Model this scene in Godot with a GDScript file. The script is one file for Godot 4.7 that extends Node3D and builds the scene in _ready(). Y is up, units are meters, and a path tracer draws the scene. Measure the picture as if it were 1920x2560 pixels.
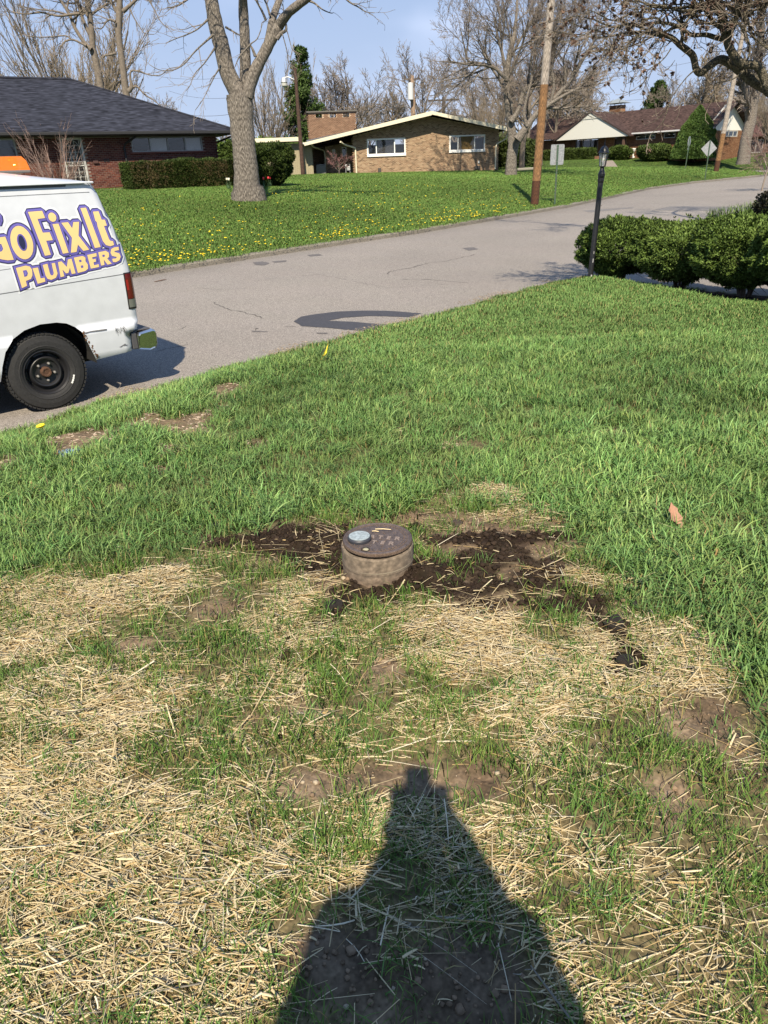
extends Node3D

class MB:
	var v := PackedVector3Array()
	var n := PackedVector3Array()
	var c := PackedColorArray()
	var ix := PackedInt32Array()
	var col := Color(1, 1, 1)

	func vert(p: Vector3, nn: Vector3) -> int:
		v.append(p)
		n.append(nn)
		c.append(col)
		return v.size() - 1

	func tri(a: Vector3, b: Vector3, d: Vector3) -> void:
		var nn := (b - a).cross(d - a).normalized()
		var i := vert(a, nn)
		vert(b, nn)
		vert(d, nn)
		ix.append(i)
		ix.append(i + 1)
		ix.append(i + 2)

	func tris(a: int, b: int, d: int) -> void:
		ix.append(a)
		ix.append(b)
		ix.append(d)

	func quad(a: Vector3, b: Vector3, d: Vector3, e: Vector3) -> void:
		var nn := (b - a).cross(d - a)
		if nn.length_squared() < 1e-14:
			nn = (d - a).cross(e - a)
		nn = nn.normalized()
		var i := vert(a, nn)
		vert(b, nn)
		vert(d, nn)
		vert(e, nn)
		tris(i, i + 1, i + 2)
		tris(i, i + 2, i + 3)

	func box(o: Vector3, s: Vector3, b := Basis.IDENTITY) -> void:
		var h := s / 2.0
		for ax in 3:
			for sg: float in [-1.0, 1.0]:
				var nn := Vector3.ZERO
				nn[ax] = sg
				var u := Vector3.ZERO
				u[(ax + 1) % 3] = h[(ax + 1) % 3]
				var w := Vector3.ZERO
				w[(ax + 2) % 3] = h[(ax + 2) % 3]
				var m := nn * h[ax]
				var q := [m - u - w, m + u - w, m + u + w, m - u + w]
				var i := v.size()
				for k in 4:
					vert(o + b * (q[k] as Vector3), b * nn)
				tris(i, i + 1, i + 2)
				tris(i, i + 2, i + 3)

	func rbox(o: Vector3, s: Vector3, r: float, b := Basis.IDENTITY, axis := 1) -> void:
		var hx := s[(axis + 1) % 3] / 2.0 - r
		var hy := s[(axis + 2) % 3] / 2.0 - r
		var l := s[axis] / 2.0
		var ring := []
		for q in 4:
			for k in 4:
				var a := (q + k / 3.0) * PI / 2.0
				var cx := hx if q == 0 or q == 3 else -hx
				var cy := hy if q < 2 else -hy
				ring.append([Vector2(cx, cy), Vector2(cos(a), sin(a))])
		var m := ring.size()
		var levels := [[-l, 1.0 if r > 0.0 else 0.0], [-l + r, 0.0], [l - r, 0.0], [l, 1.0]]
		var base := v.size()
		for li in 4:
			var lv: Array = levels[li]
			for e in ring:
				var inset: float = r * 0.75 if lv[1] > 0.5 else 0.0
				var p2: Vector2 = e[0] + e[1] * (r - inset)
				var p := Vector3.ZERO
				p[axis] = lv[0]
				p[(axis + 1) % 3] = p2.x
				p[(axis + 2) % 3] = p2.y
				var nn := Vector3.ZERO
				nn[(axis + 1) % 3] = e[1].x
				nn[(axis + 2) % 3] = e[1].y
				nn[axis] = signf(lv[0]) * (0.9 if lv[1] > 0.5 else 0.0)
				vert(o + b * p, (b * nn).normalized())
		for li in 3:
			for k in m:
				var a := base + li * m + k
				var d := base + li * m + (k + 1) % m
				tris(a, d, d + m)
				tris(a, d + m, a + m)
		for li in [0, 3]:
			var nn := Vector3.ZERO
			nn[axis] = -1.0 if li == 0 else 1.0
			var i := v.size()
			for k in m:
				vert(v[base + li * m + k], b * nn)
			for k in range(1, m - 1):
				tris(i, i + k, i + k + 1)

	func tube(p: PackedVector3Array, r: PackedFloat32Array, sides: int, cap := false) -> void:
		var cnt := p.size()
		var ref := Vector3(0.31, 0.17, 0.93)
		var d0 := (p[1] - p[0]).normalized()
		if absf(d0.dot(ref)) > 0.9:
			ref = Vector3(0.93, 0.1, -0.3)
		var u := d0.cross(ref).normalized()
		var base := v.size()
		for i in cnt:
			var d := (p[mini(i + 1, cnt - 1)] - p[maxi(i - 1, 0)]).normalized()
			u = (u - d * u.dot(d)).normalized()
			var w := d.cross(u)
			for k in sides:
				var a := TAU * k / sides
				var nn := u * cos(a) + w * sin(a)
				v.append(p[i] + nn * r[i])
				n.append(nn)
				c.append(col)
		for i in cnt - 1:
			for k in sides:
				var a := base + i * sides + k
				var b := base + i * sides + (k + 1) % sides
				ix.append(a)
				ix.append(a + sides)
				ix.append(b)
				ix.append(b)
				ix.append(a + sides)
				ix.append(b + sides)
		if cap:
			for e: int in [0, cnt - 1]:
				var dd := (p[cnt - 1] - p[cnt - 2]).normalized() if e else (p[0] - p[1]).normalized()
				var i0 := v.size()
				for k in sides:
					vert(v[base + e * sides + k], dd)
				for k in range(1, sides - 1):
					tris(i0, i0 + k, i0 + k + 1)

	func lathe(prof: Array, segs: int, xf := Transform3D.IDENTITY) -> void:
		var cnt := prof.size()
		for i in cnt - 1:
			var a: Vector2 = prof[i]
			var b: Vector2 = prof[i + 1]
			var t := (b - a)
			if t.length() < 1e-6:
				continue
			var nn := Vector2(t.y, -t.x).normalized()
			var base := v.size()
			for k in segs + 1:
				var an := TAU * k / segs
				var dir := Vector3(cos(an), 0, sin(an))
				var nw := (xf.basis * (dir * nn.x + Vector3.UP * nn.y)).normalized()
				vert(xf * (dir * a.x + Vector3.UP * a.y), nw)
				vert(xf * (dir * b.x + Vector3.UP * b.y), nw)
			for k in segs:
				var q := base + k * 2
				tris(q, q + 1, q + 3)
				tris(q, q + 3, q + 2)

	func prism(poly: PackedVector2Array, xf: Transform3D, depth: float) -> void:
		var t := Geometry2D.triangulate_polygon(poly)
		var nrm := xf.basis.z.normalized()
		for side: float in [0.0, 1.0]:
			var base := v.size()
			for q in poly:
				vert(xf * Vector3(q.x, q.y, depth * side), nrm if side > 0.5 else -nrm)
			for k in range(0, t.size(), 3):
				tris(base + t[k], base + t[k + 1], base + t[k + 2])
		var cnt := poly.size()
		var ccw := 0.0
		for i in cnt:
			ccw += poly[i].cross(poly[(i + 1) % cnt])
		for i in cnt:
			var a := poly[i]
			var b := poly[(i + 1) % cnt]
			var nn := xf.basis * Vector3(b.y - a.y, a.x - b.x, 0) * (1.0 if ccw > 0 else -1.0)
			nn = nn.normalized()
			var base := v.size()
			vert(xf * Vector3(a.x, a.y, 0), nn)
			vert(xf * Vector3(b.x, b.y, 0), nn)
			vert(xf * Vector3(b.x, b.y, depth), nn)
			vert(xf * Vector3(a.x, a.y, depth), nn)
			tris(base, base + 1, base + 2)
			tris(base, base + 2, base + 3)

	func mesh(both := false) -> ArrayMesh:
		for i in range(0, ix.size(), 3):
			var a := ix[i]
			var b := ix[i + 1]
			var d := ix[i + 2]
			if (v[b] - v[a]).cross(v[d] - v[a]).dot(n[a] + n[b] + n[d]) > 0.0:
				ix[i + 1] = d
				ix[i + 2] = b
		var arr := []
		arr.resize(Mesh.ARRAY_MAX)
		arr[Mesh.ARRAY_VERTEX] = v
		arr[Mesh.ARRAY_NORMAL] = n
		arr[Mesh.ARRAY_COLOR] = c
		arr[Mesh.ARRAY_INDEX] = ix
		var m := ArrayMesh.new()
		if v.size():
			m.add_surface_from_arrays(Mesh.PRIMITIVE_TRIANGLES, arr)
		return m


var rng := RandomNumberGenerator.new()
var n_a := FastNoiseLite.new()
var n_b := FastNoiseLite.new()
var n_c := FastNoiseLite.new()
var taken := {}


func lin(r: float, g: float, b: float, a := 1.0) -> Color:
	var c := Color(r, g, b).linear_to_srgb()
	c.a = a
	return c


func rnd(a: float, b: float) -> float:
	return rng.randf_range(a, b)


func rvec() -> Vector3:
	return Vector3(rng.randf_range(-1, 1), rng.randf_range(-1, 1), rng.randf_range(-1, 1))


func numbered(called: String) -> String:
	if not taken.has(called):
		taken[called] = 0
		return called
	taken[called] += 1
	return "%s_%03d" % [called, taken[called]]


func tag(o: Node, label: String, category: String, group := "") -> void:
	o.set_meta("label", label)
	o.set_meta("category", category)
	if group:
		o.set_meta("group", group)


func thing(called: String, label: String, category: String, at := Vector3.ZERO, turn := 0.0, group := "") -> Node3D:
	var o := Node3D.new()
	o.name = numbered(called)
	add_child(o)
	o.position = at
	o.rotation.y = turn
	tag(o, label, category, group)
	return o


func part(parent: Node, called: String, m: Mesh, mt: Material) -> MeshInstance3D:
	var o := MeshInstance3D.new()
	o.mesh = m
	o.material_override = mt
	if parent == self:
		called = numbered(called)
	else:
		var used := 0
		for ch in parent.get_children():
			var s := str(ch.name)
			if s == called or (s.begins_with(called + "_") and s.substr(called.length() + 1).is_valid_int()):
				used += 1
		if used:
			called = "%s_%03d" % [called, used]
	o.name = called
	parent.add_child(o, true)
	return o


func struct(called: String, m: Mesh, mt: Material, kind := "structure", label := "") -> MeshInstance3D:
	var o := part(self, called, m, mt)
	o.set_meta("kind", kind)
	if label:
		o.set_meta("label", label)
	return o


func copy_of(o: Node3D, xf: Transform3D, label := "") -> Node3D:
	var c: Node3D = o.duplicate()
	var base := str(o.name)
	if base.length() > 4 and base.substr(base.length() - 3).is_valid_int() and base[base.length() - 4] == "_":
		base = base.substr(0, base.length() - 4)
	c.name = numbered(base)
	add_child(c)
	c.transform = xf
	if label:
		c.set_meta("label", label)
	return c


func scatter(parent: Node, called: String, m: Mesh, mt: Material, xs: Array, cols := [], kind := "stuff", label := "", category := "") -> MultiMeshInstance3D:
	var mm := MultiMesh.new()
	mm.transform_format = MultiMesh.TRANSFORM_3D
	mm.use_colors = cols.size() > 0
	mm.mesh = m
	mm.instance_count = xs.size()
	for i in xs.size():
		mm.set_instance_transform(i, xs[i])
		if cols.size():
			mm.set_instance_color(i, cols[i])
	var o := MultiMeshInstance3D.new()
	o.multimesh = mm
	o.material_override = mt
	if parent == self:
		called = numbered(called)
	o.name = called
	o.set_meta("kind", kind)
	if label:
		o.set_meta("label", label)
	if category:
		o.set_meta("category", category)
	parent.add_child(o, true)
	return o


func noise_tex(kind: int, freq: float, oct: int, lo: float, hi: float, size := 512, sd := 1, mid := -1.0) -> NoiseTexture2D:
	var f := FastNoiseLite.new()
	f.noise_type = kind
	f.frequency = freq
	f.fractal_octaves = oct
	f.seed = sd
	var g := Gradient.new()
	g.set_color(0, Color(lo, lo, lo))
	g.set_color(1, Color(hi, hi, hi))
	if mid >= 0.0:
		g.add_point(0.5, Color(mid, mid, mid))
	var t := NoiseTexture2D.new()
	t.width = size
	t.height = size
	t.seamless = true
	t.noise = f
	t.color_ramp = g
	return t


var tex := {}
var mats := {}


func mat(key: String, c: Color, rough: float, o := {}) -> StandardMaterial3D:
	if mats.has(key):
		return mats[key]
	var m := StandardMaterial3D.new()
	m.resource_name = key
	m.albedo_color = c.linear_to_srgb()
	m.roughness = rough
	m.metallic = o.get("metal", 0.0)
	m.metallic_specular = o.get("spec", 0.5)
	m.vertex_color_use_as_albedo = o.get("vc", false)
	if o.has("tex"):
		m.albedo_texture = tex[o.tex]
		m.uv1_triplanar = true
		m.uv1_world_triplanar = o.get("world", false)
		var s = o.get("scale", 1.0)
		m.uv1_scale = s if s is Vector3 else Vector3(s, s, s)
	if o.has("bump"):
		m.heightmap_enabled = true
		m.heightmap_texture = tex[o.bump]
		m.heightmap_scale = o.get("height", 1.0)
		m.uv1_triplanar = true
		m.uv1_world_triplanar = o.get("world", false)
		var s2 = o.get("scale", 1.0)
		m.uv1_scale = s2 if s2 is Vector3 else Vector3(s2, s2, s2)
	if o.has("back"):
		m.backlight_enabled = true
		m.backlight = Color(o.back, o.back, o.back)
	if o.has("coat"):
		m.clearcoat_enabled = true
		m.clearcoat = o.coat
		m.clearcoat_roughness = 0.06
	mats[key] = m
	return m


func make_textures() -> void:
	tex.faint = noise_tex(FastNoiseLite.TYPE_SIMPLEX_SMOOTH, 0.012, 5, 0.95, 1.0, 512, 25)
	tex.grain = noise_tex(FastNoiseLite.TYPE_VALUE, 0.35, 2, 0.62, 1.0, 512, 3)
	tex.soft = noise_tex(FastNoiseLite.TYPE_SIMPLEX_SMOOTH, 0.012, 5, 0.7, 1.0, 512, 5)
	tex.bark = noise_tex(FastNoiseLite.TYPE_SIMPLEX, 0.03, 4, 0.22, 1.0, 512, 7)
	tex.barkh = noise_tex(FastNoiseLite.TYPE_SIMPLEX, 0.03, 4, 0.0, 1.0, 512, 7)
	tex.rough = noise_tex(FastNoiseLite.TYPE_SIMPLEX, 0.05, 5, 0.0, 1.0, 512, 9)
	tex.asphalt = noise_tex(FastNoiseLite.TYPE_VALUE, 0.42, 1, 0.5, 1.0, 1024, 11, 0.78)
	tex.shingle = noise_tex(FastNoiseLite.TYPE_VALUE, 0.11, 2, 0.32, 1.0, 512, 13)
	tex.wood = noise_tex(FastNoiseLite.TYPE_SIMPLEX, 0.06, 3, 0.55, 1.0, 512, 15)
	tex.concrete = noise_tex(FastNoiseLite.TYPE_SIMPLEX, 0.04, 6, 0.55, 1.0, 512, 17)


func smooth(a: float, b: float, x: float) -> float:
	return smoothstep(a, b, x)


func panel(mb: MB, poly: PackedVector2Array, map: Callable, cell: float, off := 0.0) -> void:
	var lo := poly[0]
	var hi := poly[0]
	for q in poly:
		lo = lo.min(q)
		hi = hi.max(q)
	var nx := maxi(1, int(ceil((hi.x - lo.x) / cell)))
	var ny := maxi(1, int(ceil((hi.y - lo.y) / cell)))
	for i in nx:
		for j in ny:
			var a := lo + Vector2(i, j) * cell
			var b := (a + Vector2(cell, cell)).min(hi + Vector2(1e-4, 1e-4))
			var pieces := Geometry2D.intersect_polygons(poly, PackedVector2Array([a, Vector2(b.x, a.y), b, Vector2(a.x, b.y)]))
			for pc in pieces:
				if pc.size() < 3:
					continue
				var t := Geometry2D.triangulate_polygon(pc)
				var base := mb.v.size()
				for q in pc:
					var p: Vector3 = map.call(q.x, q.y)
					var pu: Vector3 = map.call(q.x - 0.004, q.y)
					var pv: Vector3 = map.call(q.x, q.y + 0.004)
					var nn := (p - pu).cross(pv - p)
					if nn.length_squared() < 1e-16:
						nn = Vector3(0, 0, 1)
					nn = nn.normalized()
					mb.vert(p + nn * off, nn)
				for k in range(0, t.size(), 3):
					mb.tris(base + t[k], base + t[k + 1], base + t[k + 2])


func sheet(mb: MB, poly: PackedVector2Array, cell: float, hf: Callable, colf: Callable) -> void:
	var lo := poly[0]
	var hi := poly[0]
	for q in poly:
		lo = lo.min(q)
		hi = hi.max(q)
	var nx := int(ceil((hi.x - lo.x) / cell)) + 1
	var nz := int(ceil((hi.y - lo.y) / cell)) + 1
	var inside := PackedByteArray()
	inside.resize(nx * nz)
	var idx := PackedInt32Array()
	idx.resize(nx * nz)
	idx.fill(-1)
	for j in nz:
		for i in nx:
			inside[j * nx + i] = 1 if Geometry2D.is_point_in_polygon(lo + Vector2(i, j) * cell, poly) else 0
	for j in nz - 1:
		for i in nx - 1:
			var k := j * nx + i
			var s := inside[k] + inside[k + 1] + inside[k + nx] + inside[k + nx + 1]
			if s == 4:
				var q := PackedInt32Array()
				for e: Vector2i in [Vector2i(0, 0), Vector2i(1, 0), Vector2i(1, 1), Vector2i(0, 1)]:
					var kk := (j + e.y) * nx + i + e.x
					if idx[kk] < 0:
						var p := lo + Vector2(i + e.x, j + e.y) * cell
						idx[kk] = sheet_vert(mb, p, hf, colf)
					q.append(idx[kk])
				mb.tris(q[0], q[1], q[2])
				mb.tris(q[0], q[2], q[3])
			elif s > 0:
				var a := lo + Vector2(i, j) * cell
				var b := a + Vector2(cell, cell)
				for pc in Geometry2D.intersect_polygons(poly, PackedVector2Array([a, Vector2(b.x, a.y), b, Vector2(a.x, b.y)])):
					var t := Geometry2D.triangulate_polygon(pc)
					var base := mb.v.size()
					for p in pc:
						sheet_vert(mb, p, hf, colf)
					for m in range(0, t.size(), 3):
						mb.tris(base + t[m], base + t[m + 1], base + t[m + 2])


func sheet_vert(mb: MB, p: Vector2, hf: Callable, colf: Callable) -> int:
	var h: float = hf.call(p.x, p.y)
	var hx: float = hf.call(p.x + 0.1, p.y)
	var hz: float = hf.call(p.x, p.y + 0.1)
	mb.col = colf.call(p.x, p.y)
	return mb.vert(Vector3(p.x, h, p.y), Vector3((h - hx) * 10.0, 1.0, (h - hz) * 10.0).normalized())


# ---------------------------------------------------------------- the lie of the land
var far_edge := PackedVector2Array([Vector2(-30, 13), Vector2(-12, -8.3), Vector2(-5.3, -16.08), Vector2(-3.5, -18.2), Vector2(-1.37, -20.62), Vector2(1.37, -23.58), Vector2(6.32, -29.94), Vector2(8.56, -32.98), Vector2(16.78, -46.5), Vector2(22.5, -53.4), Vector2(25.8, -56.5), Vector2(30.5, -60.8), Vector2(33.2, -64.5), Vector2(33.6, -68), Vector2(31.5, -71), Vector2(27, -73.5), Vector2(18, -77), Vector2(6, -81), Vector2(-20, -90)])
var near_edge := PackedVector2Array([Vector2(-22, 20), Vector2(-8.2, 0.6), Vector2(-3.43, -6.03), Vector2(-2.79, -6.96), Vector2(-1.73, -8.21), Vector2(-0.7, -9.21), Vector2(0.59, -10.46), Vector2(2.27, -12.27), Vector2(3.3, -13.4), Vector2(4, -13.5), Vector2(4.5, -12.9), Vector2(4.9, -12), Vector2(5.4, -10.6), Vector2(5.75, -9.6), Vector2(6.3, -7.7), Vector2(7.6, -3), Vector2(9.2, 3), Vector2(12, 12)])


func signed_to(line: PackedVector2Array, x: float, z: float) -> float:
	var best := 1e12
	var sg := 1.0
	for i in line.size() - 1:
		var a := line[i]
		var dx := line[i + 1].x - a.x
		var dz := line[i + 1].y - a.y
		var ux := x - a.x
		var uz := z - a.y
		var t := clampf((ux * dx + uz * dz) / (dx * dx + dz * dz), 0.0, 1.0)
		var ex := ux - t * dx
		var ez := uz - t * dz
		var d := ex * ex + ez * ez
		if d < best - 1e-9:
			best = d
			sg = 1.0 if dx * uz - dz * ux < 0.0 else -1.0
	return sqrt(best) * sg


func road_y(z: float) -> float:
	var t := -z
	if t < 7.0:
		return -0.42
	if t < 30.0:
		return -0.42 + 0.012 * (t - 7.0)
	return -0.144 + 0.008 * (t - 30.0)


func asphalt_y(x: float, z: float) -> float:
	var q := (x - 4.0) * 0.33 + (z + 13.5) * 0.94
	return road_y(z) + smoothstep(0.0, 7.0, q) * 0.36 * smoothstep(2.6, 4.6, x)


func far_y(x: float, z: float) -> float:
	var d := signed_to(far_edge, x, z)
	return road_y(z) + (0.12 + 1.45 * (1.0 - exp(-d / 10.0)) if d > 0.0 else 0.0)


func near_y(x: float, z: float) -> float:
	var d := -signed_to(near_edge, x, z)
	var a := asphalt_y(x, z)
	if d < 0.0:
		return a + 0.25 * d
	return a * (1.0 - smoothstep(0.0, 1.9, d)) + 0.035 * smoothstep(0.0, 1.0, d) * n_a.get_noise_2d(x * 30.0, z * 30.0)


const MX := -3.7
const MZ := -7.0
const MS := 0.02
const MW := 370
const MH := 325
var straw := PackedFloat32Array()
var soil := PackedFloat32Array()
var dark := PackedFloat32Array()
var zone := PackedFloat32Array()


func splat(into: PackedFloat32Array, blobs: Array, rough: float) -> void:
	for b in blobs:
		var reach := 1.5
		var i0 := maxi(0, int((b[0] - b[2] * reach - MX) / MS))
		var i1 := mini(MW - 1, int((b[0] + b[2] * reach - MX) / MS))
		var j0 := maxi(0, int((b[1] - b[3] * reach - MZ) / MS))
		var j1 := mini(MH - 1, int((b[1] + b[3] * reach - MZ) / MS))
		for j in range(j0, j1 + 1):
			var z := MZ + j * MS
			for i in range(i0, i1 + 1):
				var x := MX + i * MS
				var q := Vector2((x - b[0]) / b[2], (z - b[1]) / b[3]).length()
				q += rough * (n_a.get_noise_2d(x * 160.0, z * 160.0) + 0.6 * n_b.get_noise_2d(x * 500.0, z * 500.0))
				var m: float = smoothstep(1.2, 0.7, q) * b[4]
				var k := j * MW + i
				if m > into[k]:
					into[k] = m


func at_mask(a: PackedFloat32Array, x: float, z: float) -> float:
	var i := int((x - MX) / MS)
	var j := int((z - MZ) / MS)
	if i < 0 or j < 0 or i >= MW:
		return 0.0
	if j >= MH:
		j = MH - 1
	return a[j * MW + i]


func make_masks() -> void:
	for a: PackedFloat32Array in [straw, soil, dark, zone]:
		a.resize(MW * MH)
	straw.resize(MW * MH)
	soil.resize(MW * MH)
	dark.resize(MW * MH)
	zone.resize(MW * MH)
	var border := PackedVector2Array([Vector2(-2.618, -2.514), Vector2(-1.863, -2.567), Vector2(-1.560, -2.795), Vector2(-1.164, -2.892), Vector2(-0.865, -2.826), Vector2(-0.695, -2.968), Vector2(-0.440, -3.090), Vector2(-0.214, -3.225), Vector2(0.075, -3.309), Vector2(0.329, -3.430), Vector2(0.572, -3.378), Vector2(0.785, -3.218), Vector2(0.857, -2.981), Vector2(0.945, -2.706), Vector2(0.933, -2.404), Vector2(1.052, -2.263), Vector2(1.155, -2.164), Vector2(1.172, -1.969), Vector2(1.087, -1.594), Vector2(1.261, -1.254), Vector2(1.336, -0.796), Vector2(1.113, -0.124), Vector2(-1.375, -0.174)])
	for j in MH:
		for i in MW:
			var x := MX + i * MS
			var z := MZ + j * MS
			var wx := x + 0.22 * n_a.get_noise_2d(x * 130.0, z * 130.0 + 900.0) + 0.05 * n_b.get_noise_2d(x * 420.0, z * 420.0)
			var wz := z + 0.28 * n_a.get_noise_2d(x * 130.0 + 500.0, z * 130.0) + 0.05 * n_b.get_noise_2d(x * 420.0 + 700.0, z * 420.0)
			zone[j * MW + i] = 1.0 if Geometry2D.is_point_in_polygon(Vector2(wx, wz), border) else 0.0
	splat(straw, [[-1.366, -2.568, 0.471, 0.188, 1.00], [-1.415, -2.273, 0.224, 0.187, 1.00], [-1.043, -2.696, 0.232, 0.101, 0.70], [-1.218, -1.937, 0.249, 0.173, 0.90], [-0.936, -1.818, 0.252, 0.158, 1.00], [-0.867, -2.068, 0.207, 0.108, 0.50], [-1.029, -1.555, 0.298, 0.165, 1.00], [-0.707, -1.359, 0.258, 0.169, 1.00], [-0.864, -1.212, 0.265, 0.146, 1.00], [-0.503, -1.134, 0.184, 0.110, 0.90], [-0.651, -0.994, 0.278, 0.127, 1.00], [-0.398, -0.944, 0.134, 0.120, 0.90], [-0.811, -0.902, 0.153, 0.076, 0.80], [-0.459, -1.941, 0.245, 0.124, 0.60], [-0.437, -2.301, 0.203, 0.175, 0.90], [-0.295, -2.640, 0.102, 0.196, 0.70], [-0.383, -2.498, 0.118, 0.144, 0.80], [-0.142, -2.220, 0.107, 0.120, 0.50], [0.290, -2.252, 0.322, 0.123, 1.00], [0.114, -2.327, 0.166, 0.081, 0.80], [0.366, -2.045, 0.333, 0.133, 1.00], [0.634, -1.976, 0.307, 0.127, 1.00], [0.465, -1.794, 0.136, 0.133, 1.00], [0.473, -1.626, 0.099, 0.116, 0.80], [0.987, -2.088, 0.283, 0.165, 1.00], [1.066, -1.950, 0.190, 0.150, 0.90], [0.796, -1.867, 0.185, 0.094, 0.80], [0.408, -2.441, 0.303, 0.042, 0.50], [0.773, -2.599, 0.217, 0.076, 0.70], [0.997, -2.544, 0.135, 0.066, 0.60], [0.710, -3.198, 0.209, 0.085, 0.70], [0.585, -3.467, 0.149, 0.108, 1.00], [0.386, -2.880, 0.086, 0.054, 0.30], [-0.605, -2.961, 0.135, 0.065, 0.40], [-0.298, -3.030, 0.068, 0.097, 0.50], [0.108, -1.727, 0.178, 0.105, 0.50], [-0.311, -1.750, 0.121, 0.064, 0.60], [-0.215, -1.643, 0.130, 0.078, 0.30], [0.029, -1.310, 0.149, 0.102, 1.00], [-0.096, -1.376, 0.116, 0.062, 0.80], [0.124, -1.263, 0.097, 0.084, 0.90], [-0.189, -1.209, 0.166, 0.079, 0.70], [0.328, -1.311, 0.136, 0.073, 0.70], [0.256, -1.177, 0.081, 0.064, 0.80], [0.465, -1.220, 0.176, 0.080, 0.50], [0.477, -1.058, 0.130, 0.068, 0.40], [0.340, -0.946, 0.092, 0.120, 0.70], [0.449, -0.865, 0.116, 0.072, 0.70], [0.708, -1.145, 0.169, 0.087, 0.35], [0.700, -0.923, 0.119, 0.136, 0.45], [0.151, -1.083, 0.110, 0.070, 0.60], [-0.092, -1.070, 0.121, 0.057, 0.50], [-0.316, -1.283, 0.136, 0.085, 0.70], [-0.006, -1.022, 0.171, 0.098, 0.30], [1.431, -2.933, 0.085, 0.055, 0.50], [1.418, -2.512, 0.114, 0.072, 0.30], [1.025, -1.522, 0.053, 0.106, 0.50], [0.525, -1.443, 0.157, 0.049, 0.30], [-1.073, -1.438, 0.216, 0.199, 0.80], [-0.449, -1.491, 0.163, 0.086, 0.60], [-0.554, -1.681, 0.178, 0.081, 0.50]], 0.55)
	splat(soil, [[0.272, -2.823, 0.160, 0.174, 1.00], [-0.481, -3.045, 0.298, 0.186, 1.00], [-0.680, -3.013, 0.183, 0.125, 1.00], [-0.152, -2.629, 0.224, 0.273, 0.90], [0.459, -2.786, 0.482, 0.343, 0.95], [0.541, -2.432, 0.283, 0.145, 0.85], [0.501, -2.917, 0.261, 0.183, 0.90], [0.703, -2.832, 0.190, 0.096, 1.00], [0.427, -2.567, 0.295, 0.150, 0.90], [0.669, -2.494, 0.172, 0.125, 0.80], [0.165, -3.192, 0.259, 0.116, 0.90], [0.396, -3.146, 0.116, 0.082, 0.80], [-0.486, -3.094, 0.233, 0.140, 0.80], [-0.428, -2.969, 0.270, 0.122, 0.90], [-0.284, -2.802, 0.128, 0.172, 0.80], [-0.223, -2.417, 0.114, 0.102, 0.80], [0.048, -2.558, 0.218, 0.112, 0.90], [-0.041, -2.621, 0.222, 0.194, 0.90], [-0.697, -2.409, 0.100, 0.095, 1.00], [-0.941, -2.192, 0.119, 0.053, 1.00], [-0.051, -2.000, 0.083, 0.083, 1.00], [-0.301, -1.804, 0.077, 0.045, 0.80], [-0.463, -1.759, 0.061, 0.047, 0.60], [-0.260, -1.490, 0.102, 0.059, 1.00], [-0.111, -1.491, 0.081, 0.052, 0.80], [0.064, -1.483, 0.121, 0.068, 1.00], [0.218, -1.475, 0.087, 0.076, 1.00], [0.768, -1.423, 0.100, 0.094, 1.00], [0.997, -1.678, 0.129, 0.142, 0.90], [1.025, -1.522, 0.080, 0.124, 0.80], [0.902, -1.715, 0.073, 0.050, 0.90], [1.217, -1.796, 0.045, 0.156, 0.80], [1.171, -2.119, 0.084, 0.070, 0.60], [-0.133, -0.974, 0.099, 0.098, 1.00], [-0.070, -0.875, 0.138, 0.073, 0.90], [0.144, -0.934, 0.142, 0.093, 1.00], [0.086, -0.860, 0.156, 0.054, 0.90], [-0.510, -1.271, 0.032, 0.022, 1.00], [0.864, -2.184, 0.086, 0.103, 0.70], [0.836, -1.990, 0.065, 0.051, 0.70], [-0.326, -1.897, 0.064, 0.048, 0.40], [-0.661, -2.137, 0.053, 0.045, 0.60], [0.215, -2.226, 0.071, 0.054, 0.50], [1.581, -2.874, 0.084, 0.062, 0.50], [0.379, -1.109, 0.056, 0.021, 0.50], [-2.129, -4.709, 0.307, 0.303, 0.95], [-2.166, -4.396, 0.193, 0.179, 0.80], [-1.478, -4.914, 0.244, 0.326, 0.90], [-1.708, -5.071, 0.180, 0.252, 0.80], [-1.358, -4.309, 0.174, 0.147, 1.00], [-1.418, -4.037, 0.118, 0.101, 1.00], [-2.023, -4.305, 0.082, 0.078, 1.00], [-1.316, -5.371, 0.150, 0.177, 0.60], [-2.420, -4.217, 0.125, 0.251, 0.80], [-1.952, -3.550, 0.107, 0.088, 0.70], [-1.238, -5.752, 0.179, 0.200, 0.90], [-0.910, -7.035, 0.284, 0.204, 0.60], [-0.407, -4.857, 0.135, 0.127, 0.60], [0.296, -5.407, 0.183, 0.128, 0.50], [1.439, -4.299, 0.146, 0.103, 0.60], [0.524, -4.229, 0.147, 0.101, 0.60], [1.826, -3.776, 0.104, 0.097, 0.60], [-0.808, -4.377, 0.094, 0.089, 0.70], [-1.537, -3.699, 0.110, 0.094, 0.70], [0.840, -3.473, 0.074, 0.048, 0.60], [0.150, -4.541, 0.095, 0.085, 0.60], [-1.021, -5.863, 0.161, 0.177, 0.60], [1.348, -6.044, 0.118, 0.109, 0.50], [0.476, -8.458, 0.272, 0.228, 0.60], [-1.160, -4.598, 0.131, 0.135, 0.50], [1.031, -4.838, 0.098, 0.084, 0.40], [-1.232, -3.370, 0.051, 0.046, 0.60], [-1.140, -3.004, 0.069, 0.048, 0.30], [1.450, -2.980, 0.086, 0.085, 0.60], [2.223, -4.166, 0.084, 0.098, 0.40]], 0.85)
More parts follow.
